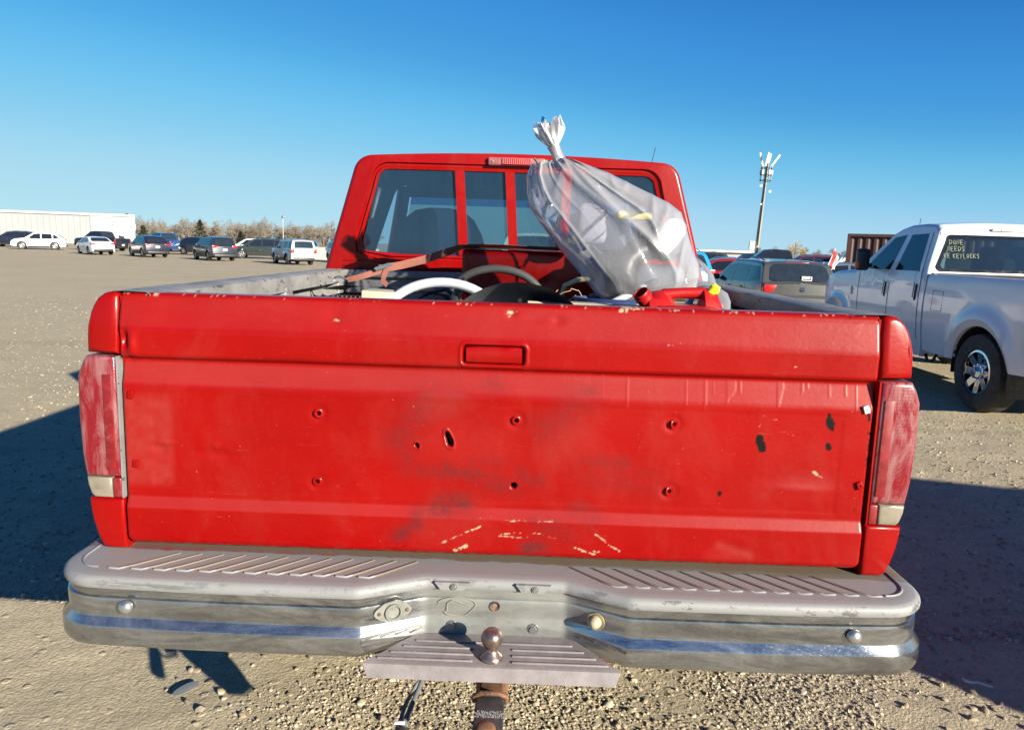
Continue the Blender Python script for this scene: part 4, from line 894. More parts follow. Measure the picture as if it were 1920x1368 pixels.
b.build('box_lid', simple('rusty_red_lid', (0.22, 0.05, 0.04), 0.6, var=0.5, vs=10), RB, 40)
# ratchet strap from the left rail hook over the box
RS = thing('ratchet_strap', 'faded orange red ratchet strap from the left rail hook over the red box', 'strap', (-0.76, 1.45, 1.44))
strapm = simple('strap_webbing', (0.24, 0.09, 0.065), 0.8, var=0.35, vs=14, bump=0.4, bs=300)
def ribbon(pts, w, m, name, parent, up=Vector((0, 1, 0)), tw=None):
    pts = [Vector(p) for p in pts]; L = []
    for i, p in enumerate(pts):
        t_ = (pts[min(i+1, len(pts)-1)]-pts[max(0, i-1)]).normalized(); s_ = t_.cross(up).normalized()
        if tw: s_ = Matrix.Rotation(tw[i], 3, t_) @ s_
        nn = t_.cross(s_).normalized()*0.0012
        L.append([p-s_*w/2-nn, p+s_*w/2-nn, p+s_*w/2+nn, p-s_*w/2+nn])
    return MB().loops(L).build(name, m, parent, 30)
P0 = Vector((-0.76, 1.45, 1.44))
def rel(*ps): return [tuple(Vector(p)-P0) for p in ps]
ribbon(rel((-0.735, 1.45, 1.438), (-0.69, 1.45, 1.448), (-0.63, 1.455, 1.468), (-0.575, 1.46, 1.486)), 0.026, strapm, 'webbing', RS, tw=[0.5, 0.2, 0.1, 0.0])
ribbon(rel((-0.575, 1.46, 1.492), (-0.50, 1.47, 1.508), (-0.40, 1.48, 1.535), (-0.30, 1.46, 1.570), (-0.235, 1.40, 1.596), (-0.21, 1.38, 1.600), (-0.10, 1.37, 1.604), (0.10, 1.37, 1.600), (0.35, 1.37, 1.598), (0.60, 1.37, 1.594)), 0.034, strapm, 'webbing', RS, tw=[0, 0, 0, 0.3, 0.9, 1.2, 1.2, 1.2, 1.2, 1.2])
ribbon(rel((-0.565, 1.455, 1.488), (-0.572, 1.45, 1.462), (-0.577, 1.44, 1.435), (-0.555, 1.43, 1.420)), 0.022, strapm, 'webbing', RS)
b = MB()
for dy in (-0.016, 0.016): b.box((0.19, dy, 0.052), (0.075, 0.003, 0.022), Matrix.Rotation(R(-14), 4, 'Y') @ Matrix.Translation((-0.012, 0, 0.046)), 0.001)
b.tube([(0.15, -0.02, 0.108), (0.15, 0.02, 0.108)], 0.006, 8)
rt = MB()
for dy in (-0.015, 0.015): rt.add([(0.155, dy, 0.040), (0.215, dy, 0.062), (0.225, dy, 0.078), (0.205, dy, 0.076), (0.150, dy, 0.056)], [(0, 1, 2, 3, 4)])
rt.tube([(0.165, -0.017, 0.052), (0.165, 0.017, 0.052)], 0.005, 8); rt.tube([(0.215, -0.017, 0.070), (0.215, 0.017, 0.070)], 0.006, 8); rt.box((0.19, 0, 0.066), (0.05, 0.026, 0.003), Matrix.Rotation(0, 4, 'X')); rt.tube([(0.150, -0.016, 0.050), (0.150, 0.016, 0.050)], 0.004, 8)
rt.build('ratchet', M['steel'], RS, 40)
b = MB(); b.tube([(0.03, 0, -0.002), (0.01, 0.0, 0.004), (-0.012, 0, 0.010), (-0.03, 0, 0.006), (-0.036, 0, -0.006), (-0.026, 0, -0.016), (-0.012, 0, -0.012)], 0.0045, 8); b.build('hook', M['steel'], RS, 60)
# dark odds and ends at the front-left: a black ribbed blower housing
BL = thing('ribbed_housing', 'black ribbed plastic housing in the bed below the strap', 'car part', (-0.55, 1.0, 1.20))
b = MB()
for k in range(14):
    b.box((-0.10+k*0.016, -0.015+0.001*k, 0.185), (0.007, 0.22, 0.05), None, 0.003)
b.build('rib_pack', M['black_plastic'], BL)['kind'] = 'stuff'
b = MB(); b.box((0.0, 0.0, 0.08), (0.26, 0.24, 0.16), None, 0.02); b.build('housing_body', M['black_plastic'], BL, 40)
b = MB(); b.grid(lambda u, v: (-0.13+0.31*u, -0.16+0.3*v, 0.232+0.018*math.sin(u*PI)-0.02*v+0.004*math.sin(u*9)), np.linspace(0, 1, 20), np.linspace(0, 1, 6)); b.build('housing_cover', M['black_plastic'], BL, 40)
b = MB(); b.box((0, 0, 0), (0.10, 0.14, 0.07), Matrix.Rotation(R(3), 4, 'Y'), 0.003); tag(b.build('small_carton', simple('cream_card', (0.42, 0.39, 0.29), 0.8), None, 40, loc=(-0.425, 0.62, 1.413)), 'small cream carton beside the black ribbed housing in the bed', 'box')
# white plastic pipe bend
b = MB(); pts = []
for k in range(25):
    a = PI*(1.02-k/24*1.04); pts.append((0.19*math.cos(a), 0.10*math.sin(a)*0.25, 0.128*math.sin(a)+0.0))
b.tube(pts, 0.0195, 14, True, 0.8); tag(b.build('white_pipe', simple('white_pvc', (0.50, 0.51, 0.53), 0.35, 0, 0.2, var=0.06), None, 60, loc=(-0.222, 0.60, 1.352)), 'bent white plastic pipe arching up behind the tailgate', 'pipe')
b = MB(); b.tube([(-0.19+0.0, 0.68, 1.22), (-0.185, 0.67, 1.43), (-0.165, 0.66, 1.475), (-0.150, 0.66, 1.49)], [0.016, 0.016, 0.015, 0.012], 10); tag(b.build('rubber_hose', M['black_plastic'], None), 'short black rubber hose standing behind the white pipe', 'hose')
# black hose arc against the red box
b = MB(); pts = []
for k in range(25):
    a = PI*(0.93-k/24*0.98); pts.append((0.175*math.cos(a), -0.02*math.cos(a), 0.115*math.sin(a)))
b.tube(pts, 0.0155, 12); tag(b.build('radiator_hose', simple('worn_black_rubber', (0.045, 0.045, 0.045), 0.6, var=0.4), None, 60, loc=(-0.063, 1.05, 1.402)), 'black hose arching in front of the red steel box', 'hose')
# grey plastic fender liner dome
b = MB()
def dome(u, v):
    a = PI*u; x = 0.205*math.cos(a)*1.0; z = 0.135*max(0.0, math.sin(a))**1.35*(1-0.25*v*v); return (x*(1+0.05*v), 0.30*v-0.05*math.sin(a), z-0.08*v)
b.grid(dome, np.linspace(0, 1, 40), np.linspace(0, 1, 14)); FL = thing('fender_liner', 'dark grey plastic wheel arch liner lying behind the tailgate centre', 'car part', (0.030, 0.27, 1.372))
b.build('liner_shell', simple('grey_liner', (0.085, 0.09, 0.11), 0.5, var=0.3, vs=12, bump=0.2), FL, 60)
b = MB()
for x, z in ((0.005, 0.107), (-0.03, 0.080), (0.08, 0.085)): b.box((x, -0.052+0.004, z), (0.010, 0.012, 0.006), Matrix.Rotation(0.3, 4, 'X'))
b.build('clip_slot', M['dark'], FL)['kind'] = 'stuff'
# cream board, grey sheets, white scraps filling the bed
b = MB(); b.box((0, 0, 0), (0.34, 0.09, 0.016), Matrix.Rotation(R(1.5), 4, 'Y'), 0.003); tag(b.build('cream_board', simple('cream_board', (0.42, 0.38, 0.27), 0.7), None, 40, loc=(0.225, 0.33, 1.440)), 'cream painted board lying across the bed just behind the tailgate', 'board')
b = MB(); b.grid(lambda u, v: (-0.40+0.55*u, 0.35+0.5*v, 1.375+0.015*math.sin(u*6+v*4)+0.01*math.sin(u*17)), np.linspace(0, 1, 30), np.linspace(0, 1, 12)); tag(b.build('plastic_sheet', simple('grey_sheet', (0.28, 0.32, 0.37), 0.35, var=0.3), None, 30), 'crumpled blue grey plastic sheet lying under the white pipe', 'sheet')
b = MB(); b.box((0, 0, 0), (0.14, 0.05, 0.02), Matrix.Rotation(R(4), 4, 'Y'), 0.004); tag(b.build('foam_strip', simple('foam_white', (0.66, 0.64, 0.56), 0.8), None, 40, loc=(-0.20, 0.45, 1.405)), 'small off white foam strip under the white pipe arch', 'foam')
b = MB(); L = []
for z, w in ((0, 0.10), (0.02, 0.115), (0.20, 0.125), (0.215, 0.13), (0.215, 0.120), (0.03, 0.108)): L.append([(w*math.cos(a), w*0.8*math.sin(a), z) for a in [2*PI*k/28 for k in range(28)]])
b.loops(L); tag(b.build('blue_tub', simple('blue_tub', (0.02, 0.04, 0.12), 0.4), None, 50, loc=(0.35, 0.90, 1.215)), 'dark blue plastic tub under the left end of the clear bag', 'tub')
b = MB(); b.tube([(0.185, 1.1, 1.40), (0.20, 1.08, 1.46), (0.25, 1.06, 1.485), (0.31, 1.05, 1.493)], 0.010, 10); tag(b.build('tan_hose', simple('tan_hose', (0.42, 0.38, 0.24), 0.6), None, 60), 'tan hose curling up beside the red box under the clear bag', 'hose')
b = MB()
for k in range(5):
    p = [(0.10+0.02*k, 0.95, 1.42)]
    for q in range(1, 7): p.append((p[-1][0]+random.uniform(0.0, 0.03), 0.95+random.uniform(-0.02, 0.02), p[-1][2]+random.uniform(-0.02, 0.022)))
    b.tube(p, 0.0016, 4)
w_ = tag(b.build('thin_wires', simple('tan_wire', (0.40, 0.28, 0.16), 0.6), None), 'tangle of thin tan wires between the liner and the red box', 'wires'); w_['kind'] = 'stuff'
b = MB(); b.box((0, 0, 0.17), (0.36, 0.30, 0.34), None, 0.03); b.box((0, 0, 0.36), (0.30, 0.24, 0.05), None, 0.02); tag(b.build('storage_tote', M['black_plastic'], None, 40, loc=(-0.18, 0.98, 0.92), rot=(0, 0, 0.1)), 'black storage tote standing low in the bed behind the white pipe', 'tote')
b = MB(); b.box((0, 0, 0.25), (0.50, 0.55, 0.50), None, 0.02); tag(b.build('carton', simple('brown_card', (0.30, 0.21, 0.13), 0.85), None, 40, loc=(0.55, 1.10, 0.92), rot=(0, 0, -0.05)), 'brown carton under the big clear plastic bag', 'box')
# tangle of black parts on the left wall
b = MB(); b.tube([(-0.62, 1.5, 1.30), (-0.50, 1.45, 1.40), (-0.38, 1.40, 1.405), (-0.30, 1.35, 1.395), (-0.22, 1.30, 1.33)], 0.012, 8); b.tube([(-0.45, 1.3, 1.33), (-0.36, 1.30, 1.40), (-0.28, 1.28, 1.42), (-0.20, 1.27, 1.36)], 0.009, 8); tag(b.build('wiring_loom', M['black_plastic'], None), 'black wiring loom lying in the bed behind the housing', 'cable')
# red fuel can on its side
can_red = simple('red_polythene', (0.34, 0.006, 0.004), 0.42, 0, 0.15, var=0.12, vs=6, bump=0.08, bs=20)
FC = thing('fuel_can', 'red plastic fuel can with yellow cap and open round spout behind the tailgate', 'fuel can', (0.455, 0.27, 1.312))
b = MB(); L = []
for x, z0, z1, d in ((-0.075, 0.05, 0.155, 0.05), (-0.068, 0.0, 0.175, 0.075), (-0.03, -0.1, 0.185, 0.085), (0.0, -0.1, 0.165, 0.088), (0.010, -0.1, 0.143, 0.088)):
    L.append([(x, d*math.cos(a)*min(1, 1.3*abs(math.cos(a))**-0.3 if abs(math.cos(a)) > 0.1 else 1), (z0+z1)/2+(z1-z0)/2*math.sin(a)) for a in [2*PI*k/20 for k in range(20)]])
b.loops(L); b.build('can_shoulder', can_red, FC, 60)
b = MB(); b.box((0.03, 0, 0.01), (0.20, 0.17, 0.27), None, 0.03); L = []
for x, z1, d in ((0.075, 0.150, 0.05), (0.085, 0.192, 0.07), (0.120, 0.186, 0.072), (0.150, 0.120, 0.075), (0.168, 0.02, 0.075), (0.170, -0.05, 0.06)):
    z0 = -0.1; L.append([(x, d*math.cos(a), (z0+z1)/2+(z1-z0)/2*math.sin(a)) for a in [2*PI*k/20 for k in range(20)]])
b.loops(L); b.build('can_body', can_red, FC, 60)
b = MB(); b.tube([(-0.04, 0, 0.160), (-0.02, 0, 0.172), (0.03, 0, 0.177), (0.08, 0, 0.178), (0.10, 0, 0.170)], [0.018, 0.016, 0.015, 0.017, 0.022], 14); b.build('can_handle', can_red, FC, 60)
Ms_ = Matrix.Translation((-0.085, -0.03, 0.168)) @ Matrix.Rotation(R(-38), 4, 'Y') @ Matrix.Rotation(R(20), 4, 'X')
b = MB(); b.lathe([(0.022, -0.045), (0.022, -0.008), (0.0245, -0.006), (0.0245, 0.0), (0.022, 0.002), (0.0235, 0.006), (0.022, 0.012), (0.0195, 0.012), (0.018, -0.03), (0.0, -0.032)], Ms_, 24, False); b.build('spout_neck', can_red, FC, 40)
Mc_ = Matrix.Translation((0.115, -0.01, 0.190)) @ Matrix.Rotation(R(35), 4, 'Y')
b = MB(); b.lathe([(0.015, -0.02), (0.0155, 0.004), (0.010, 0.008), (0.0, 0.009)], Mc_, 18); b.box((0, 0, 0.010), (0.022, 0.006, 0.008), Mc_, 0.002); b.build('cap', simple('yellow_cap', (0.75, 0.62, 0.02), 0.4), FC, 40)
# clear containers
film = None
def film_mat(name, dens, tint=(0.93, 0.93, 0.97)):
    t = NT(name); c = t.coord()
    tr = t.n('ShaderNodeBsdfTransparent'); tr.inputs[0].default_value = (*tint, 1)
    df = t.n('ShaderNodeBsdfDiffuse'); df.inputs[0].default_value = (0.84, 0.85, 0.92, 1)
    tl = t.n('ShaderNodeBsdfTranslucent'); tl.inputs[0].default_value = (0.84, 0.85, 0.92, 1)
    gl = t.n('ShaderNodeBsdfGlossy'); gl.inputs['Roughness'].default_value = 0.09
    md = t.n('ShaderNodeMixShader'); md.inputs[0].default_value = 0.35; t.l(df.outputs[0], md.inputs[1]); t.l(tl.outputs[0], md.inputs[2])
    lw = t.n('ShaderNodeLayerWeight'); lw.inputs[0].default_value = 0.35
    nz = t.noise(7, 5, 0.7, c)
    d = t.math('ADD', t.math('MULTIPLY', lw.outputs['Facing'], 0.40), t.math('MULTIPLY', t.ramp(nz, 0.2, 0.8), dens*0.22)); d = t.math('ADD', d, dens*0.42)
    m1 = t.n('ShaderNodeMixShader'); t.l(d, m1.inputs[0]); t.l(tr.outputs[0], m1.inputs[1]); t.l(md.outputs[0], m1.inputs[2])
    fr = t.n('ShaderNodeFresnel'); fr.inputs[0].default_value = 1.45
    m2 = t.n('ShaderNodeMixShader'); t.l(t.math('MULTIPLY', fr.outputs[0], 1.1), m2.inputs[0]); t.l(m1.outputs[0], m2.inputs[1]); t.l(gl.outputs[0], m2.inputs[2])
    bp = t.n('ShaderNodeBump'); bp.inputs['Strength'].default_value = 0.3; bp.inputs['Distance'].default_value = 0.01
    rg = t.math('ABSOLUTE', t.math('SUBTRACT', t.noise(11, 4, 0.6, t.coord('Object', (1.4, 1.4, 0.6)), 0.6), 0.5)); t.l(rg, bp.inputs['Height'])
    for x in (df, gl, tl, fr): t.l(bp.outputs[0], x.inputs['Normal'])
    t.l(m2.outputs[0], t.out.inputs[0]); return t.m
M['film'] = film_mat('clear_polythene', 0.40); M['film2'] = film_mat('clear_polythene_thin', 0.22)
# the big bag: cross sections down the bag axis, folds gathered at the neck
BG = thing('plastic_bag', 'big clear plastic bag taped shut at its neck, leaning on the cab', 'plastic bag', (0.35, 1.10, 1.41))
rows = [  # left x,z  right x,z, half depth  (world, y about 1.10)
 ((0.143, 1.925), (0.186, 1.935), 0.022), ((0.095, 1.927), (0.215, 1.932), 0.040), ((0.055, 1.915), (0.275, 1.915), 0.075), ((0.038, 1.865), (0.345, 1.890), 0.11),
 ((0.042, 1.805), (0.425, 1.855), 0.14), ((0.055, 1.755), (0.510, 1.815), 0.165), ((0.090, 1.705), (0.580, 1.780), 0.185), ((0.130, 1.655), (0.622, 1.748), 0.20),
 ((0.170, 1.605), (0.640, 1.705), 0.21), ((0.210, 1.560), (0.655, 1.655), 0.21), ((0.250, 1.515), (0.672, 1.605), 0.205), ((0.290, 1.468), (0.695, 1.560), 0.19), ((0.318, 1.430), (0.700, 1.515), 0.17), ((0.340, 1.405), (0.690, 1.465), 0.13), ((0.365, 1.395), (0.660, 1.430), 0.06)]
def interp_rows(t_):
    f = t_*(len(rows)-1); i = min(int(f), len(rows)-2); u = f-i
    g = lambda a, b: a+(b-a)*u
    A, B = rows[i], rows[i+1]
    return (g(A[0][0], B[0][0]), g(A[0][1], B[0][1])), (g(A[1][0], B[1][0]), g(A[1][1], B[1][1])), g(A[2], B[2])
def bagmesh(rowfn, nu, nv, amp, seed, base):
    us = np.linspace(0, 1, nu); R_ = [rowfn(t_) for t_ in us]
    lx = np.array([r[0][0] for r in R_])[:, None]; lz = np.array([r[0][1] for r in R_])[:, None]; rx = np.array([r[1][0] for r in R_])[:, None]; rz = np.array([r[1][1] for r in R_])[:, None]; d = np.array([r[2] for r in R_])[:, None]
    a = (np.arange(nv)/nv*2*PI)[None]; cx = np.cos(a); sx_ = np.sin(a); t_ = us[:, None]+0*a
    px = np.sign(cx)*np.abs(cx)**0.80; py = np.sign(sx_)*np.abs(sx_)**0.8
    x = (lx+rx)/2+(rx-lx)/2*px; z = (lz+rz)/2+(rz-lz)/2*px
    sgn = np.where(sx_ > 0, 5.0, 0.0); rid = lambda u, v: 1-np.sqrt((2*vnoise(u, v)-1)**2+0.006)
    f1 = rid(px*5.5+sgn+seed, t_*1.3+seed)                    # long folds running from the neck
    f2 = rid(px*11+t_*2+sgn*2+seed*2, t_*2.0+3)
    f3 = rid(x*4+z*5+seed+sgn, (z-x)*1.6+sgn)                 # creases across, towards the lower right
    f4 = rid(x*11-z*4+seed, (z+x)*3.0+sgn)
    neck = np.exp(-t_*4.5)
    dd = ((f1**4-0.3)*0.55*(0.35+neck)+(f2**6)*0.35*neck+(f3**6)*0.60+(f4**8)*0.30+0.25*(fbm(x*5+seed, z*5+sgn, 2)-0.45))*amp*(0.3+0.7*np.sin(PI*np.minimum(1, t_*1.1+0.05))**0.5)
    y = 1.10+(d+dd)*py-(t_-0.3)*0.10
    X = x+dd*0.15*cx-base[0]; Y = y-base[1]; Z = z+dd*0.15*np.abs(sx_)-base[2]
    return MB().loops([[(float(X[i, k]), float(Y[i, k]), float(Z[i, k])) for k in range(nv)] for i in range(nu)], caps=True)
bagmesh(interp_rows, 170, 260, 0.070, 3.3, (0.35, 1.10, 1.41)).build('bag_film', M['film'], BG, 180)
b = MB(); L = []
for t_, rr in ((0, 0.024), (0.35, 0.021), (0.7, 0.021), (1.0, 0.023)):
    c_ = Vector((0.163, 1.10, 1.928)).lerp(Vector((0.137, 1.10, 1.985)), t_)-Vector((0.35, 1.10, 1.41))
    L.append([tuple(c_+Vector((math.cos(a)*rr*(1+0.1*math.sin(a*3+t_*5)), math.sin(a)*rr, math.sin(a*2+t_*9)*0.002+math.cos(a)*rr*0.35))) for a in [2*PI*k/24 for k in range(24)]])
b.loops(L); b.build('duct_tape', simple('silver_tape', (0.42, 0.42, 0.43), 0.28, 0.6, var=0.3, vs=60, bump=0.5, bs=90), BG, 40)
# frilled top above the tape
L = []
for i in range(16):
    t_ = i/15; c_ = Vector((0.138, 1.10, 1.985)).lerp(Vector((0.112, 1.10, 2.062)), t_)-Vector((0.35, 1.10, 1.41)); r0 = 0.019+0.026*math.sin(t_*PI*0.62)**0.8
    row = []
    for k in range(72):
        a = 2*PI*k/72; fr = 1+0.30*t_*math.sin(a*7+2)+0.22*t_*math.sin(a*13+t_*4)+0.1*t_*math.sin(a*23)
        row.append(tuple(c_+Vector((math.cos(a)*r0*fr, math.sin(a)*r0*fr*0.9, math.cos(a)*r0*0.3+(0.016*math.sin(a*5)+0.012*math.sin(a*11+1)+0.008*math.sin(a*19))*t_))))
    L.append(row)
MB().loops(L, caps=False).build('bag_ruffle', film_mat('gathered_polythene', 1.15), BG, 40)
L2 = [[(p[0]*0.72+0.0-0.063, p[1]*0.72, p[2]*0.9+0.058) for p in r] for r in L]
MB().loops(L2, caps=False).build('bag_ruffle', BG.children[-1].data.materials[0], BG, 40)
# contents of the bag
B0 = Vector((0.35, 1.10, 1.41))
b = MB(); b.tube([(0.395, 1.02, 1.43), (0.41, 1.02, 1.50), (0.425, 1.03, 1.56), (0.47, 1.06, 1.60), (0.54, 1.08, 1.615)], [0.052, 0.055, 0.050, 0.046, 0.040], 18); tag(b.build('black_boot', M['black_plastic'], None, 60), 'black rubber boot seen through the clear bag', 'boot')
b = MB(); b.tube([(0.48, 1.12, 1.66), (0.53, 1.12, 1.67), (0.58, 1.1, 1.64), (0.60, 1.08, 1.58)], [0.04, 0.055, 0.05, 0.045], 14); tag(b.build('dark_sack', simple('dark_fabric', (0.03, 0.035, 0.05), 0.8), None, 60), 'dark cloth bundle high inside the clear bag', 'bundle')
b = MB(); b.lathe([(0.0, -0.06), (0.045, -0.055), (0.05, 0.0), (0.045, 0.05), (0.02, 0.075), (0.0, 0.08)], Matrix.Translation((0.575, 1.04, 1.655)) @ Matrix.Rotation(R(38), 4, 'Y'), 20); tag(b.build('white_jug', simple('white_jug', (0.78, 0.74, 0.62), 0.4), None, 60), 'cream white jug inside the right of the clear bag', 'jug')
b = MB(); b.box((0.46, 1.15, 1.735), (0.14, 0.10, 0.035), Matrix.Rotation(0, 4, 'X'), 0.015); tag(b.build('yellow_packet', simple('yellow_packet', (0.62, 0.52, 0.14), 0.6), None, 60), 'pale yellow packet near the top inside the clear bag', 'packet')
b = MB(); b.box((0.30, 1.18, 1.70), (0.12, 0.08, 0.16), Matrix.Rotation(0, 4, 'X'), 0.03); tag(b.build('grey_bundle', simple('pale_grey_cloth', (0.22, 0.23, 0.28), 0.8), None, 60), 'pale grey cloth bundle in the middle of the clear bag', 'bundle')
b = MB(); b.box((0.55, 1.10, 1.50), (0.20, 0.22, 0.10), Matrix.Rotation(0, 4, 'X'), 0.04); tag(b.build('slate_bundle', simple('slate_cloth', (0.09, 0.11, 0.14), 0.7), None, 60), 'slate grey bundle at the bottom right of the clear bag', 'bundle')
b = MB(); L = []
b.lathe([(0.0125, 0), (0.0135, 0.004), (0.013, 0.20), (0.0095, 0.20), (0.0095, 0.0)], Matrix.Translation((0.352, 0.89, 1.405)) @ Matrix.Rotation(R(62), 4, 'Y') @ Matrix.Rotation(R(-8), 4, 'X'), 16, False); tag(b.build('clear_tube', simple('milky_tube', (0.50, 0.52, 0.54), 0.25), None, 50), 'short milky plastic tube poking out at the bottom of the clear bag', 'tube')
b = MB(); b.tube([(0.064, 1.0, 1.925), (0.080, 1.0, 1.905)], 0.004, 8); tag(b.build('dark_rod', M['black_plastic'], None), 'tip of a dark rod at the top left corner of the clear bag', 'rod')
# lower loose fold of film to the right, and a clear tub behind the fuel can
rows2 = [((0.665, 1.595), (0.700, 1.590), 0.03), ((0.650, 1.565), (0.735, 1.560), 0.05), ((0.630, 1.520), (0.765, 1.520), 0.07), ((0.61, 1.47), (0.775, 1.48), 0.08), ((0.60, 1.42), (0.775, 1.44), 0.07)]
def ir2(t_):
    f = t_*(len(rows2)-1); i = min(int(f), len(rows2)-2); u = f-i; g = lambda a, b: a+(b-a)*u; A, B = rows2[i], rows2[i+1]
    return (g(A[0][0], B[0][0]), g(A[0][1], B[0][1])), (g(A[1][0], B[1][0]), g(A[1][1], B[1][1])), g(A[2], B[2])
bagmesh(ir2, 60, 100, 0.03, 8.1, (0.35, 1.10, 1.41)).build('bag_fold', M['film2'], BG, 180)
b = MB(); L = []
for z, w in ((0.0, 0.02), (-0.008, 0.045), (-0.03, 0.062), (-0.10, 0.080), (-0.22, 0.095)): L.append([(w*math.cos(a)*0.95, w*0.9*math.sin(a), z) for a in [2*PI*k/32 for k in range(32)]])
b.loops(L, caps=True); tag(b.build('clear_jar', M['film2'], None, 60, loc=(0.592, 0.36, 1.505), rot=(0, R(12), 0)), 'upturned clear plastic tub beside the red fuel can', 'tub')

# ================================================================== OTHER VEHICLES
def hw_factory(spec):
    Wd = spec['W']/2; Ln = spec['L']; zb = spec['belt']; tum = spec.get('tum', 0.33); ends = spec.get('ends', (0.10, 0.14)); zm = 0.62
    flare = spec.get('flare', 0.0); wr, wf, rad = spec['wr'], spec['wf'], spec['rad']
    def hw(s, z):
        w = Wd
        e = max(0, (abs(s)-Ln*0.30)/(Ln*0.20)); e = min(e, 1.0)
        w -= Wd*(ends[0] if s < 0 else ends[1])*e**2.4
        if z > zb: w -= (z-zb)*tum
        w -= 0.035*((z-zm)/0.45)**2 if z < zb else 0.035*((zb-zm)/0.45)**2
        if flare:
            for sw in (wr, wf):
                r = math.hypot(s-sw, z-rad); w += flare*max(0, 1-abs(r-(rad+0.09))/0.10)
        return w
    return hw
def build_body(root, spec, paint, cutrear=None, name='body', arches=True, crown=0.03, top_r=0.07, n=100):
    Ln, zb = spec['L'], spec['belt']; hw = hw_factory(spec); sil = spec['sil']; ks = [p[0] for p in sil]; kz = [p[1] for p in sil]
    s0, s1 = ks[0], ks[-1]; ss = set(np.linspace(s0, s1, n).round(4)) | set(np.array(ks).round(4))
    for sw in (spec['wr'], spec['wf']):
        for k in range(17): ss.add(round(sw+(spec['rad']+0.06)*math.cos(PI*k/16), 4))
    ss = sorted(x for x in ss if s0 <= x <= s1)
    zs = lambda s: float(np.interp(s, ks, kz))
    gc = spec.get('gc', 0.24)
    def zbot(s):
        z = gc+0.10*max(0, (abs(s)-Ln*0.40)/(Ln*0.10))
        if arches:
            for sw in (spec['wr'], spec['wf']):
                d = (spec['rad']+0.06)**2-(s-sw)**2
                if d > 0: z = max(z, spec['rad']+math.sqrt(d))
        return z
    b = MB()
    for sgn in (-1, 1):
        L = []
        for s in ss:
            z1 = zs(s); z0 = min(zbot(s), z1-0.02); r = min(top_r, (z1-z0)*0.5); row = []
            for k in range(12): z = z0+(z1-r-z0)*k/11; row.append((sgn*hw(s, z), s, z))
            for k in range(1, 6):
                a = k/5*PI/2; z = z1-r+r*math.sin(a); row.append((sgn*(hw(s, z1-r)-r*(1-math.cos(a))), s, z))
            L.append(row)
        b.loops(L, False, False)
    o = b.build(name, paint, root, 28)
    fr = [-1, -0.86, -0.6, -0.3, 0, 0.3, 0.6, 0.86, 1]
    b = MB(); v = []; f = []
    W_ = lambda s: hw(s, zs(s)-top_r)-top_r
    for i, s in enumerate(ss):
        for x in fr: v.append((x*W_(s), s+spec.get('bow', 0.03)*(1-x*x)*(-1 if s < 0 else 1), zs(s)+crown*(1-x*x)*(1 if zs(s) > zb+0.2 else 0.6)))
    m = len(fr)
    for i in range(len(ss)-1):
        sm = (ss[i]+ss[i+1])/2; zmid = zs(sm)
        for k in range(m-1):
            if cutrear and cutrear(sm, zmid) and 0 < k < m-2: continue
            f.append((i*m+k, (i+1)*m+k, (i+1)*m+k+1, i*m+k+1))
    b.add(v, f); b.build(name+'_top', paint, root, 28)
    # end faces under the silhouette
    for s in (s0, s1):
        b = MB(); b.add([(-hw(s, zs(s)), s, zbot(s)), (hw(s, zs(s)), s, zbot(s)), (hw(s, zs(s)), s, zs(s)), (-hw(s, zs(s)), s, zs(s))], [(0, 1, 2, 3)]); b.build(name+'_end', paint, root, 0)
    return hw, zs, W_, zbot
def side_quad(root, hw, pts, m, name, off=0.004, nu=7, nv=5, both=True):
    for sgn in ((-1, 1) if both else (-1,)):
        b = MB(); P_ = [Vector((p[0], p[1])) for p in pts]
        def fn(u, v):
            p = P_[0].lerp(P_[1], u).lerp(P_[3].lerp(P_[2], u), v); return (sgn*(hw(p.x, p.y)+off), p.x, p.y)
        b.grid(fn, [k/(nu-1) for k in range(nu)], [k/(nv-1) for k in range(nv)]); b.build(name, m, root, 60)
def rear_patch(root, spec, W_, zs, sa, sb, frac, m, name, off=0.006, inset=0.0, crown=0.03, nu=10, rnd=0.12, cham=True):
    # patch on the top skin between stations sa..sb
    zb = spec['belt']; b = MB(); v = []; nuv = 9; bow = spec.get('bow', 0.03)
    for i in range(nu):
        t_ = i/(nu-1); s = sa+(sb-sa)*t_; e = min(t_, 1-t_); fx = frac*(1-rnd*max(0, 1-e/0.18)**2)
        ds = 0.01; tv = Vector((0, 2*ds, zs(s+ds)-zs(s-ds))).normalized(); nrm = Vector((0, -tv.z, tv.y))
        if nrm.z < 0: nrm = -nrm
        for k in range(nuv):
            x = fx*(-1+2*k/(nuv-1)); p = Vector((x*W_(s), s+bow*(1-x*x)*(-1 if s < 0 else 1), zs(s)+crown*(1-x*x)*(1 if zs(s) > zb+0.2 else 0.6))); p = p+nrm*off; v.append(tuple(p))
    f = [(i*nuv+k, (i+1)*nuv+k, (i+1)*nuv+k+1, i*nuv+k+1) for i in range(nu-1) for k in range(nuv-1)]
    b.add(v, f); return b.build(name, m, root, 60)
WCACHE = {}
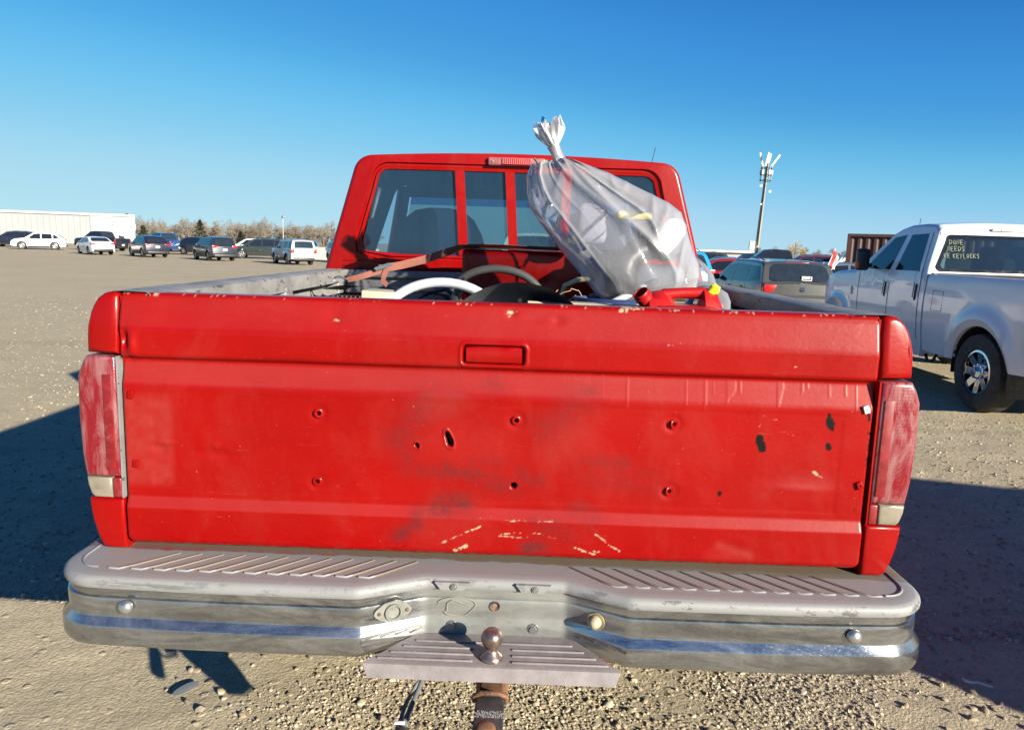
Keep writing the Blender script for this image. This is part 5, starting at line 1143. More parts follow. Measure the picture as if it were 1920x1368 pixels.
def make_car(kind, paint, loc, rz, label, group, opts=None):
    opts = opts or {}
    S = SPEC[kind]; root = thing(opts.get('name', S.get('name', 'parked_car')), label, opts.get('cat', S.get('cat', 'car')), loc, rz, group)
    hw, zs, W_, zbot = build_body(root, S, paint, n=S.get('n', 70))
    dk = M['black_plastic']
    for q in S['side_glass']: side_quad(root, hw, q, M['glass_side'], 'side_window')
    for q in S.get('trim', []): side_quad(root, hw, q, dk, 'trim', 0.006, 12, 3)
    rear_patch(root, S, W_, zs, *S['rear_glass'], 0.88, M['glass_dark'], 'rear_window'); rear_patch(root, S, W_, zs, *S['wind'], 0.92, M['glass_dark'], 'windshield')
    for q in S['tail_side']: side_quad(root, hw, q, M['lens_red'], 'tail_light_side', 0.008, 4, 3)
    for sgn in (-1, 1):
        x0, x1, z0, z1 = S['tail']; s = S['tail_s']
        b = MB(); b.box((sgn*(x0+x1)/2, s, (z0+z1)/2), (x1-x0, 0.10, z1-z0), None, 0.02); b.build('tail_light', M['lens_red'], root, 40)
    b = MB(); b.box((0, S['sil'][0][0]-0.015, S.get('pz', 0.75)), (0.30, 0.02, 0.15), None, 0.004); b.build('number_plate', M['plate_white'] if opts.get('plate', True) else dk, root)
    b = MB(); b.box((0, S['sil'][0][0]+0.03, 0.40), (S['W']*0.80, 0.14, 0.20), None, 0.04); b.build('rear_bumper_valance', dk, root, 40)
    b = MB(); b.box((0, S['sil'][-1][0]-0.02, 0.40), (S['W']*0.72, 0.14, 0.24), None, 0.05); b.build('front_bumper_valance', dk, root, 40)
    b = MB(); b.box((0, 0, 0.42), (S['W']*0.80, S['L']*0.90, 0.36)); b.build('underbody', M['dark'], root, 0)
    for sgn in (-1, 1):
        b = MB(); b.box((sgn*(hw(S['mir'][0], S['mir'][1])+0.09), S['mir'][0], S['mir'][1]+0.05), (0.17, 0.11, 0.13), None, 0.04); b.build('door_mirror', opts.get('mirror', dk), root, 40)
        b = MB(); b.box((sgn*(S['W']/2-0.30), S['sil'][-1][0]-0.12, 0.72), (0.36, 0.20, 0.13), None, 0.04); b.build('headlight', simple_head, root, 40)
    for q in S.get('seams', []):
        side_quad(root, hw, [(q[0], q[1]), (q[0]+0.012, q[1]), (q[2]+0.012, q[3]), (q[2], q[3])], M['dark'], 'door_seam', 0.003, 2, 6)
    for s in S.get('handles', []): side_quad(root, hw, [(s, S['belt']-0.10), (s+0.17, S['belt']-0.10), (s+0.17, S['belt']-0.06), (s, S['belt']-0.06)], opts.get('handle', paint), 'door_handle', 0.035, 3, 2)
    if S.get('rails'):
        for sgn in (-1, 1):
            a, c_ = S['rails']; b = MB(); pts = [(sgn*(W_((a+c_)/2)-0.02), a+(c_-a)*k/8, zs(a+(c_-a)*k/8)+0.02+0.045*math.sin(PI*k/8)**0.4) for k in range(9)]; b.tube(pts, 0.014, 6); b.build('roof_rail', M['steel'] if opts.get('rail_bright') else dk, root, 60)
    key = (S['rad'], opts.get('rimk', 'rim'))
    if key not in WCACHE: WCACHE[key] = wheel_meshes(S['rad'], 0.22, S['rad']*0.62, M[key[1]], 5, '_s')
    for x in (-(S['W']/2-0.13), S['W']/2-0.13):
        for y in (S['wr'], S['wf']): add_wheel(WCACHE[key], root, x, y, S['rad'])
    return root, S, hw, zs, W_
simple_head = simple('headlight_lens', (0.6, 0.62, 0.64), 0.12, 0, 0.5)
SPEC = {
 'suv': dict(cat='suv', name='parked_suv', L=4.7, W=1.88, belt=1.02, wr=-1.38, wf=1.40, rad=0.36, rails=(-1.6, 0.6), tum=0.34, gc=0.27,
   sil=[(-2.35, 0.55), (-2.33, 0.78), (-2.30, 1.02), (-2.22, 1.12), (-1.98, 1.52), (-1.85, 1.62), (-1.2, 1.68), (-0.4, 1.69), (0.3, 1.63), (0.55, 1.57), (1.25, 1.10), (1.35, 1.06), (1.9, 1.00), (2.2, 0.88), (2.32, 0.72), (2.35, 0.50)],
   side_glass=[[(-1.95, 1.14), (-1.30, 1.06), (-1.28, 1.52), (-1.70, 1.52)], [(-1.20, 1.06), (-0.30, 1.04), (-0.30, 1.58), (-1.20, 1.56)], [(-0.20, 1.04), (0.95, 1.04), (0.38, 1.52), (-0.20, 1.58)]],
   rear_glass=(-2.21, -1.97), wind=(0.58, 1.24), tail=(0.50, 0.88, 0.92, 1.10), tail_s=-2.27, tail_side=[[(-2.30, 0.94), (-2.02, 1.00), (-2.02, 1.10), (-2.24, 1.10)]], mir=(0.80, 1.05), pz=0.80,
   trim=[[(-0.95, 0.26), (0.95, 0.26), (0.95, 0.38), (-0.95, 0.38)]], seams=[(-0.25, 0.4, -0.25, 1.02), (0.85, 0.4, 0.95, 1.0), (-1.2, 0.8, -1.25, 1.02)], handles=[-1.05, -0.05]),
 'coupe_suv': dict(cat='suv', name='parked_suv', L=4.55, W=1.84, belt=1.00, wr=-1.33, wf=1.37, rad=0.36, tum=0.36, gc=0.26,
   sil=[(-2.27, 0.55), (-2.26, 0.80), (-2.22, 1.02), (-2.12, 1.10), (-1.60, 1.46), (-1.3, 1.57), (-0.7, 1.64), (-0.1, 1.65), (0.4, 1.58), (1.15, 1.08), (1.9, 0.98), (2.15, 0.86), (2.25, 0.70), (2.27, 0.50)],
   side_glass=[[(-1.75, 1.14), (-1.25, 1.06), (-1.22, 1.46), (-1.38, 1.44)], [(-1.15, 1.06), (-0.28, 1.03), (-0.28, 1.55), (-1.12, 1.50)], [(-0.18, 1.03), (0.90, 1.03), (0.32, 1.50), (-0.18, 1.55)]],
   rear_glass=(-2.10, -1.62), wind=(0.43, 1.14), tail=(0.48, 0.86, 0.90, 1.03), tail_s=-2.19, tail_side=[[(-2.22, 0.93), (-1.95, 0.97), (-1.95, 1.04), (-2.17, 1.04)]], mir=(0.75, 1.03), pz=0.80,
   trim=[[(-0.9, 0.25), (0.9, 0.25), (0.9, 0.36), (-0.9, 0.36)]], seams=[(-0.23, 0.4, -0.23, 1.0), (0.82, 0.4, 0.9, 1.0)], handles=[-1.0, -0.05]),
 'sedan': dict(L=4.63, W=1.80, belt=0.93, wr=-1.35, wf=1.35, rad=0.325, tum=0.40, gc=0.20,
   sil=[(-2.31, 0.50), (-2.30, 0.75), (-2.24, 0.98), (-2.05, 1.045), (-1.75, 1.05), (-1.0, 1.34), (-0.6, 1.41), (0.0, 1.42), (0.4, 1.36), (1.2, 0.99), (1.9, 0.88), (2.2, 0.76), (2.3, 0.62), (2.32, 0.42)],
   side_glass=[[(-1.40, 1.01), (-0.35, 0.96), (-0.35, 1.34), (-0.95, 1.28)], [(-0.27, 0.96), (0.90, 0.96), (0.32, 1.30), (-0.27, 1.34)]],
   rear_glass=(-1.72, -1.02), wind=(0.43, 1.18), tail=(0.46, 0.86, 0.80, 0.96), tail_s=-2.24, tail_side=[[(-2.25, 0.80), (-1.98, 0.86), (-1.98, 0.96), (-2.2, 0.96)]], mir=(0.80, 0.96), pz=0.70,
   seams=[(-0.3, 0.3, -0.3, 0.95), (0.85, 0.3, 0.92, 0.95)], handles=[-1.05, -0.1]),
 'boxy': dict(cat='suv', name='parked_suv', L=4.42, W=1.78, belt=1.03, wr=-1.25, wf=1.38, rad=0.36, rails=(-1.9, 0.3), tum=0.22, gc=0.30, ends=(0.04, 0.10), flare=0.05,
   sil=[(-2.20, 0.55), (-2.19, 0.80), (-2.18, 1.06), (-2.14, 1.12), (-2.05, 1.50), (-1.98, 1.62), (-1.2, 1.67), (0.0, 1.67), (0.3, 1.63), (0.85, 1.14), (1.0, 1.10), (2.05, 1.05), (2.18, 0.98), (2.21, 0.50)],
   side_glass=[[(-1.98, 1.10), (-1.45, 1.10), (-1.45, 1.54), (-1.90, 1.54)], [(-1.33, 1.10), (-0.42, 1.08), (-0.42, 1.54), (-1.33, 1.55)], [(-0.30, 1.08), (0.62, 1.08), (0.25, 1.52), (-0.30, 1.54)]],
   rear_glass=(-2.14, -2.04), wind=(0.34, 0.82), tail=(0.66, 0.86, 0.78, 1.06), tail_s=-2.16, tail_side=[[(-2.17, 0.80), (-2.08, 0.80), (-2.08, 1.06), (-2.15, 1.06)]], mir=(0.52, 1.08), pz=0.86,
   trim=[[(-0.8, 0.28), (0.9, 0.28), (0.9, 0.48), (-0.8, 0.48)]], seams=[(-0.38, 0.4, -0.36, 1.05), (0.6, 0.4, 0.66, 1.05)], handles=[-1.1, -0.2]),
 'wagon': dict(name='parked_wagon', cat='wagon', L=4.57, W=1.80, belt=0.98, wr=-1.22, wf=1.40, rad=0.325, rails=(-1.7, 0.3), tum=0.36, gc=0.22, n=120, bow=0.05,
   sil=[(-2.27, 0.50), (-2.26, 0.72), (-2.20, 0.78), (-2.19, 1.00), (-2.10, 1.04), (-1.86, 1.40), (-1.74, 1.46), (-1.0, 1.49), (-0.1, 1.49), (0.3, 1.43), (1.10, 1.03), (1.9, 0.92), (2.2, 0.80), (2.28, 0.62), (2.29, 0.42)],
   side_glass=[[(-1.92, 1.09), (-1.28, 1.02), (-1.26, 1.37), (-1.72, 1.36)], [(-1.20, 1.02), (-0.35, 1.00), (-0.35, 1.40), (-1.18, 1.38)], [(-0.27, 1.00), (0.85, 1.00), (0.30, 1.35), (-0.27, 1.40)]],
   rear_glass=(-2.095, -1.86), wind=(0.34, 1.08), tail=(0.48, 0.80, 0.84, 1.00), tail_s=-2.165, tail_side=[[(-2.16, 0.84), (-1.92, 0.88), (-1.92, 0.99), (-2.12, 0.99)]], mir=(0.72, 1.0), pz=0.62,
   seams=[(-0.31, 0.3, -0.31, 0.98), (0.80, 0.3, 0.85, 0.98), (-1.24, 0.75, -1.24, 1.0)], handles=[-1.0, -0.1]),
 'pickup': dict(name='parked_pickup', cat='pickup truck', L=5.8, W=1.98, belt=1.22, wr=-1.75, wf=1.95, rad=0.40, tum=0.30, gc=0.40, ends=(0.02, 0.08), bow=0.0,
   sil=[(-2.90, 0.70), (-2.89, 1.22), (-2.87, 1.27), (-0.86, 1.29), (-0.84, 1.32), (-0.70, 1.84), (-0.55, 1.92), (0.3, 1.95), (0.75, 1.90), (1.45, 1.34), (1.6, 1.28), (2.6, 1.20), (2.85, 1.08), (2.9, 0.60)],
   side_glass=[[(-0.68, 1.30), (0.02, 1.28), (0.02, 1.80), (-0.55, 1.80)], [(0.12, 1.28), (1.20, 1.28), (0.75, 1.74), (0.12, 1.80)]],
   rear_glass=(-0.835, -0.69), wind=(0.80, 1.40), tail=(0.86, 0.98, 0.85, 1.20), tail_s=-2.86, tail_side=[[(-2.89, 0.85), (-2.78, 0.85), (-2.78, 1.20), (-2.88, 1.20)]], mir=(1.0, 1.30), pz=0.62,
   seams=[(0.07, 0.5, 0.07, 1.25), (1.15, 0.5, 1.2, 1.25), (-0.84, 0.5, -0.84, 1.28)], handles=[-0.5, 0.25]),
}
PT = {k: carpaint('car_'+k, c, mt) for k, c, mt in (('navy', (0.008, 0.011, 0.030), 0.0), ('darkblue', (0.007, 0.013, 0.032), 0.0), ('deepblue', (0.006, 0.04, 0.13), 0.0), ('black', (0.008, 0.008, 0.010), 0), ('silver', (0.50, 0.51, 0.53), 0.5), ('white', (0.78, 0.78, 0.78), 0),
     ('graphite', (0.022, 0.030, 0.030), 0.1), ('blue', (0.02, 0.20, 0.55), 0.3), ('brightblue', (0.02, 0.28, 0.62), 0.2), ('red', (0.30, 0.01, 0.014), 0.1), ('slate', (0.16, 0.19, 0.23), 0.5), ('grey', (0.065, 0.066, 0.064), 0.1), ('steelblue', (0.10, 0.14, 0.22), 0.5), ('darkred', (0.12, 0.02, 0.03), 0.2))}
GL = 'vehicles parked across the left of the lot'; GR = 'vehicles parked beyond the truck on the right'
H = lambda a: R(a)
make_car('coupe_suv', PT['white'], (-47.3, 70.0, 0), H(118), 'white crossover suv parked side on in front of the long white building', GL, dict(mirror=M['white_paint']))
make_car('sedan', PT['white'], (-35.2, 58.6, 0), H(45), 'white sedan with red tail lights right of the white crossover', GL)
make_car('coupe_suv', PT['navy'], (-29.6, 56.2, 0), H(44), 'dark navy rounded suv nearest the corner of the white building', GL)
make_car('suv', PT['darkblue'], (-22.9, 52.6, 0), H(41), 'dark blue suv with bright red tail lights and pale rear skid plate', GL)
make_car('boxy', PT['silver'], (-16.0, 49.2, 0), H(36), 'silver white boxy suv, the nearest vehicle left of the red truck cab', GL, dict(rimk='rim'))
make_car('suv', PT['graphite'], (-22.7, 61.5, 0), H(104), 'dark green grey suv seen side on behind the boxy silver suv', GL)
make_car('pickup', PT['deepblue'], (-34.5, 69.0, 0), H(52), 'dark blue pickup standing behind the rounded navy suv', GL)
make_car('coupe_suv', PT['black'], (-30.2, 67.0, 0), H(-120), 'black car facing the camera between the two dark suvs', GL)
make_car('suv', PT['black'], (-58.4, 76.5, 0), H(60), 'black suv at the far left edge behind the white crossover', GL)
make_car('sedan', PT['black'], (-56.3, 72.5, 0), H(140), 'black sedan partly hidden by the nose of the white crossover', GL)
make_car('suv', PT['darkblue'], (-56.0, 79.0, 0), H(110), 'dark blue suv behind the bonnet of the white crossover', GL)
make_car('suv', PT['white'], (-28.0, 74.0, 0), H(95), 'white suv whose roof shows above the green grey suv', GL)
make_car('suv', PT['brightblue'], (-22.8, 72.0, 0), H(60), 'bright blue suv half hidden behind the boxy silver suv', GL)
make_car('sedan', PT['brightblue'], (-16.5, 69.0, 0), H(85), 'bright blue car right of the boxy silver suv', GL)
make_car('suv', PT['white'], (-14.4, 57.0, 0), H(-150), 'white and black suv just left of the red truck cab', GL)
make_car('pickup', PT['black'], (-44.0, 75.0, 0), H(70), 'black pickup low behind the rounded navy suv', GL)
# right side
W0 = make_car('wagon', PT['grey'], (5.72, 16.0, 0), H(2.0), 'grey station wagon with dark rear window, behind the right bed rail', GR, dict(rail_bright=True))
wr_, S_, hw_, zs_, Ww_ = W0
em = M['steel']
b = MB(); b.lathe([(0.052, 0.0), (0.060, 0.006), (0.052, 0.010)], Matrix.Translation((0, -2.245, 0.90)) @ Matrix.Rotation(R(90), 4, 'X'), 24, False)
for pts in ([(-0.026, 0.040), (0, 0.004), (0.026, 0.040)], [(-0.044, 0.014), (-0.018, -0.042), (0, -0.004), (0.018, -0.042), (0.044, 0.014)]): b.tube([(x, -2.252, 0.90+z) for x, z in pts], 0.006, 6)
b.build('maker_badge', M['chrome_rim'], wr_, 40)
b = MB(); b.box((0, -1.80, 1.452), (0.50, 0.10, 0.030), None, 0.01); b.build('high_brake_light', M['lens_red'], wr_, 40)
b = MB()
gy = lambda z: -2.10+(z-1.04)/0.36*0.24-0.085
for z in (1.10, 1.175): b.box((0.12, gy(z), z), (0.20, 0.006, 0.012))
for x in (0.02, 0.22): b.box((x, gy(1.137), 1.137), (0.012, 0.02, 0.085))
b.box((0.12, gy(1.145)+0.004, 1.145), (0.15, 0.006, 0.022))
b.build('window_sticker', M['plate_white'], wr_)
b = MB(); b.tube([(0.05, -2.175, 1.06), (0.22, -2.16, 1.085), (0.42, -2.16, 1.08)], 0.007, 5); b.build('rear_wiper', M['black_plastic'], wr_)
b = MB(); b.tube([(0.0, -1.2, 1.52), (0.0, -1.42, 1.60)], 0.006, 5); b.build('roof_antenna', M['black_plastic'], wr_)
b = MB(); b.box((0, -2.262, 0.60), (0.52, 0.02, 0.13), None, 0.004); b.build('plate_recess', M['plate_white'], wr_)
make_car('suv', PT['brightblue'], (4.75, 24.0, 0), H(10), 'bright blue car half hidden by the clear plastic bag', GR)
make_car('sedan', PT['red'], (7.9, 28.0, 0), H(76), 'red sedan seen side on left of the grey wagon', GR)
make_car('sedan', PT['slate'], (10.6, 24.0, 0), H(80), 'slate grey sedan under the little red flag', GR)
make_car('suv', PT['darkblue'], (7.4, 40.0, 0), H(80), 'dark suv whose roof shows behind the red sedan', GR)
make_car('sedan', PT['black'], (10.8, 39.5, 0), H(75), 'black sedan roof just left of the light pole', GR)
make_car('suv', PT['black'], (5.6, 46.0, 0), H(78), 'black suv roof showing just right of the cab edge', GR)
make_car('pickup', PT['black'], (15.2, 44.0, 0), H(82), 'black pickup roof rising behind the grey wagon', GR)
make_car('suv', PT['darkred'], (18.6, 48.0, 0), H(80), 'dark maroon suv behind the little red flag', GR)
make_car('pickup', PT['white'], (21.0, 45.5, 0), H(78), 'white pickup near the brown shipping container', GR)
make_car('suv', PT['steelblue'], (16.6, 27.6, 0), H(78), 'steel blue suv behind the bonnet of the white crew cab', GR)
make_car('sedan', PT['darkblue'], (9.0, 52.0, 0), H(85), 'dark blue sedan in the far row left of the pole', GR)
make_car('suv', PT['graphite'], (13.0, 55.0, 0), H(88), 'graphite suv in the far row right of the pole', GR)
make_car('suv', PT['navy'], (17.5, 57.0, 0), H(84), 'navy suv farthest back near the container', GR)

# little flag on two sticks on the slate sedan
FG = thing('flag', 'small red and white flag on thin white sticks above the slate sedan', 'flag', (9.75, 22.6, 1.15))
for a, c_ in (((0, 0, 0), (0.25, 0, 0.72)), ((0.15, 0, 0), (0.50, 0, 0.45))):
    b = MB(); b.tube([a, c_], 0.014, 6); b.build('stick', M['plate_white'], FG)
b = MB(); b.grid(lambda u, v: (0.09+0.12*u+0.1*v, 0.03*math.sin(v*5), 0.22+0.46*v-0.12*u), np.linspace(0, 1, 6), np.linspace(0, 1, 12)); b.build('cloth', simple('flag_red', (0.50, 0.04, 0.05), 0.8), FG)
b = MB(); b.grid(lambda u, v: (0.21+0.07*u+0.1*v, 0.03*math.sin(v*5), 0.14+0.40*v-0.1*u), np.linspace(0, 1, 6), np.linspace(0, 1, 12)); b.build('cloth', simple('flag_white', (0.7, 0.6, 0.55), 0.8), FG)

# ---- white crew cab pickup on the right
WP = thing('crew_cab_pickup', 'white crew cab pickup with writing on its rear window, right of the red truck', 'pickup truck', (5.92, 7.36, 0), 0)
# local: y=0 at the back of the cab, +Y forward
wp = carpaint('crew_cab_white', (0.62, 0.66, 0.72), 0, 0.28, 0.05)
CB = dict(L=4.9, W=2.03, belt=1.40, wr=-9, wf=2.52, rad=0.40, tum=0.36, gc=0.42, ends=(0.0, 0.0), bow=0.0,
   sil=[(0.0, 0.60), (0.005, 1.36), (0.02, 1.44), (0.155, 1.90), (0.20, 1.985), (0.30, 2.04), (0.6, 2.06), (0.95, 2.05), (1.15, 2.01), (1.3, 1.95), (1.85, 1.50), (1.95, 1.44), (2.6, 1.40), (3.05, 1.33), (3.20, 1.22), (3.22, 0.6)])
def hwc(s, z):
    w = 1.015
    if s > 2.6: w -= 0.09*((s-2.6)/0.6)**2
    if z > 1.40: w -= (z-1.40)*0.36+0.01
    else: w -= 0.045*((z-1.02)/0.5)**2-0.0
    if 1.10 < z < 1.18: w -= 0.0
    r = math.hypot(s-2.52, z-0.42); w += 0.045*max(0, 1-abs(r-0.56)/0.09)
    return w
_old = hw_factory
hw_factory = lambda sp: hwc
hwC, zsC, WC, _ = build_body(WP, CB, wp, cutrear=lambda s, z: (0.02 < s < 0.155) or (1.32 < s < 1.82), name='cab', n=110, top_r=0.075)
hw_factory = _old
def hwb(s, z):
    w = 1.015-0.045*((z-1.02)/0.5)**2
    r = math.hypot(s+1.20, z-0.42); w += 0.050*math.exp(-((r-0.60)/0.075)**2)+0.012*(1 if r < 0.60 else 0)
    return w
# bed outer skins with wheel arch
b = MB()
for sgn in (-1, 1):
    L = []
    ys = sorted(set(np.linspace(-2.10, -0.025, 60).round(4)) | set(round(-1.20+0.50*math.cos(PI*k/20), 4) for k in range(21)))
    for y in ys:
        d = 0.50**2-(y+1.20)**2; z0 = 0.50
        if d > 0: z0 = max(z0, 0.42+math.sqrt(d))
        row = [(sgn*(hwb(y, z0)-0.035), y, z0-0.004)]+[(sgn*hwb(y, z0+(1.40-z0)*k/13), y, z0+(1.40-z0)*k/13) for k in range(14)]+[(sgn*0.972, y, 1.43), (sgn*0.955, y, 1.438), (sgn*0.88, y, 1.438), (sgn*0.875, y, 1.40), (sgn*0.875, y, 0.95)]
        L.append(row)
    o = MB().loops(L, False, False).build('bed_side', wp, WP, 26)
b = MB(); b.box((0, -2.10, 1.12), (1.62, 0.05, 0.60), None, 0.012); b.build('tailgate', wp, WP, 40)
b = MB(); b.box((0, -1.06, 0.93), (1.76, 2.06, 0.05)); b.box((0, -0.05, 1.16), (1.76, 0.04, 0.54)); b.build('bed_floor', M['dark'], WP)
b = MB(); b.box((0, -0.035, 1.438), (1.92, 0.05, 0.02), None, 0.004); b.build('bed_front_trim', M['black_plastic'], WP, 30)
b = MB(); b.box((0, -2.24, 0.62), (1.95, 0.16, 0.20), None, 0.03); b.build('rear_bumper', M['chrome_rim'], WP, 40)
for sgn in (-1, 1):
    b = MB(); b.box((sgn*0.90, -2.11, 1.18), (0.15, 0.06, 0.42), None, 0.02); b.build('tail_light', M['lens_red'], WP, 40)
# wheel wells
b = MB()
for y in (-1.20, 2.52):
    for sgn in (-1, 1):
        L = []
        for x in (0.50, 0.985): L.append([(sgn*x, y+0.50*math.cos(a), 0.42+0.50*math.sin(a)) for a in [PI*k/16-0.15 for k in range(19)]])
        b.loops(L, False, False)
wl = b.build('wheel_well', M['dark'], WP, 0); wl['kind'] = 'stuff'
b = MB(); b.box((0, 0.4, 0.58), (1.5, 5.4, 0.22)); b.build('chassis', M['dark'], WP, 0)
b = MB(); b.tube([(-0.80, -1.20, 0.42), (0.80, -1.20, 0.42)], 0.06); b.build('rear_axle', M['dark'], WP)
WW = wheel_meshes(0.42, 0.27, 0.245, M['chrome_rim'], 8, '_crew')
for x in (-0.875, 0.875):
    for y in (-1.20, 2.52): add_wheel(WW, WP, x, y, 0.42)
hub = MB(); hub.lathe([(0.0, 0.155), (0.05, 0.153), (0.062, 0.14), (0.07, 0.10), (0.085, 0.095)], Matrix.Rotation(R(90), 4, 'Y'), 20, False)
for k in range(8): hub.lathe([(0.0, 0.115), (0.011, 0.113), (0.012, 0.09)], Matrix.Rotation(2*PI*k/8, 4, 'X') @ Matrix.Translation((0, 0, 0.083)) @ Matrix.Rotation(R(90), 4, 'Y'), 8, False)
hubm = hub.mesh('hub_cap', M['chrome_rim'])
for w_ in [o for o in WP.children if o.name.startswith('tyre')]: inst('hub_cap', hubm, w_)
fl = MB(); fl.box((0, 0, 0), (0.30, 0.012, 0.40), None, 0.004); flm = fl.mesh('mud_flap', M['black_plastic'])
for sgn in (-1, 1): inst('mud_flap', flm, WP, (sgn*0.86, -1.74, 0.44))
# glass: tinted see-through rear window with black border, side windows, windshield
M['crew_pane'] = pane('tinted_crew_glass', (0.30, 0.42, 0.42), (0.10, 0.12, 0.13), 0.08, 0.03, (4, 4, 4))
def zy(z): return float(np.interp(z, [1.36, 1.44, 1.90, 1.985], [0.005, 0.02, 0.155, 0.20]))
def rw_loop(x0, x1, z0, z1, r, dx, off):
    pts = rtrap(0, x0, x1, z0, z1, r, r, 7); return [(p[0], zy(p[2])-off, p[2]) for p in pts]
b = MB(); b.loops([rw_loop(0.89, 0.745, 1.465, 1.915, 0.06, 0, 0.008), rw_loop(0.83, 0.70, 1.50, 1.875, 0.05, 0, 0.008)], False); b.build('window_border', simple('glass_frit', (0.01, 0.011, 0.013), 0.12), WP, 0)
b = MB(); lp = rw_loop(0.86, 0.72, 1.48, 1.895, 0.05, 0, 0.006); b.add(lp, [tuple(range(len(lp)))]); b.build('rear_window', M['crew_pane'], WP, 0)
b = MB(); lp = rw_loop(0.90, 0.755, 1.458, 1.922, 0.065, 0, 0.003); lp2 = rw_loop(0.70, 0.6, 1.55, 1.80, 0.03, 0, 0.003); b.loops([lp, lp2], False); 
# body frame round the cut opening
fo = rw_loop(0.915, 0.80, 1.43, 1.955, 0.03, 0, 0.002); fi = rw_loop(0.885, 0.74, 1.47, 1.910, 0.06, 0, 0.004)
b = MB(); b.loops([fo, fi], False); b.build('window_surround', wp, WP, 0)
def stroke_text(lines, S_, org, parent, mat, name):
    G = {'D': [[(0, 0), (0, 1), (.6, .8), (.6, .3), (0, 0)]], 'O': [[(.1, .1), (0, .6), (.3, 1), (.6, .6), (.5, .1), (.1, .1)]], 'N': [[(0, 0), (0, 1), (.6, 0), (.6, 1)]], 'E': [[(.6, 1), (0, 1), (0, 0), (.6, 0)], [(0, .5), (.5, .5)]],
         'S': [[(.6, .9), (.2, 1), (0, .75), (.5, .4), (.4, 0), (0, .1)]], 'R': [[(0, 0), (0, 1), (.5, .9), (.5, .55), (0, .5), (.6, 0)]], 'K': [[(0, 0), (0, 1)], [(.6, 1), (0, .5), (.6, 0)]], 'Y': [[(0, 1), (.3, .5), (.6, 1)], [(.3, .5), (.2, 0)]],
         'L': [[(0, 1), (0, 0), (.55, 0)]], 'C': [[(.6, .85), (.2, 1), (0, .5), (.2, 0), (.6, .1)]], 'T': [[(0, 1), (.6, 1)], [(.3, 1), (.3, 0)]], 'I': [[(.2, 0), (.2, 1)]], 'G': [[(.6, .85), (.2, 1), (0, .5), (.2, 0), (.6, .1), (.6, .45), (.35, .45)]],
         '2': [[(0, .8), (.3, 1), (.6, .7), (0, 0), (.6, 0)]], '6': [[(.5, 1), (0, .5), (.1, 0), (.5, .1), (.5, .45), (.05, .45)]], 'B': [[(0, 0), (0, 1), (.5, .8), (.1, .5), (.6, .25), (0, 0)]], 'A': [[(0, 0), (.3, 1), (.6, 0)], [(.15, .4), (.45, .4)]]}
    rg = random.Random(4); b = MB()
    for li, (txt, x0, z0, h) in enumerate(lines):
        x = x0
        for ch in txt:
            if ch == ' ': x += h*0.55; continue
            dz = rg.uniform(-0.1, 0.1)*h
            for st in G[ch]: b.tube([org(x+p[0]*h*0.85, z0+dz+p[1]*h) for p in st], S_, 5)
            x += h*0.82
    return b.build(name, mat, parent, 0)
chalk = simple('window_marker', (0.22, 0.25, 0.17), 0.7)
stroke_text([('DONE', -0.715, 1.800, 0.055), ('NEEDS', -0.745, 1.715, 0.055), ('RE KEYLOCKS', -0.785, 1.635, 0.050)], 0.0046, lambda x, z: (x, zy(z)-0.014, z), WP, chalk, 'window_writing')
b = MB(); b.box((0.02, 0.172, 1.985), (0.42, 0.05, 0.035), None, 0.010); cl = b.build('high_brake_light', simple('clear_lens', (0.65, 0.62, 0.60), 0.2), WP, 40); b = MB(); b.box((-0.02, 0.148, 1.985), (0.13, 0.01, 0.028)); b.build('brake_lens', simple('pale_red_lens', (0.60, 0.32, 0.28), 0.3), cl)
side_quad(WP, hwC, [(0.23, 1.46), (0.82, 1.46), (0.80, 1.92), (0.40, 1.93)], M['glass_side'], 'side_window'); side_quad(WP, hwC, [(0.97, 1.46), (1.70, 1.46), (1.22, 1.89), (0.93, 1.92)], M['glass_side'], 'side_window')
for q in ((0.12, 1.42, 0.30, 1.95), (0.90, 0.62, 0.90, 1.42), (0.10, 0.62, 0.12, 1.42), (1.78, 0.62, 1.82, 1.40)):
    side_quad(WP, hwC, [(q[0], q[1]), (q[0]+0.013, q[1]), (q[2]+0.013, q[3]), (q[2], q[3])], M['dark'], 'door_seam', 0.002, 2, 8)
for s in (0.18, 0.98): side_quad(WP, hwC, [(s, 1.10), (s+0.05, 1.10), (s+0.05, 1.30), (s, 1.30)], M['dark'], 'handle_recess', 0.003, 2, 3); side_quad(WP, hwC, [(s+0.01, 1.13), (s+0.04, 1.13), (s+0.04, 1.32), (s+0.01, 1.32)], M['black_plastic'], 'door_handle', 0.03, 2, 3)
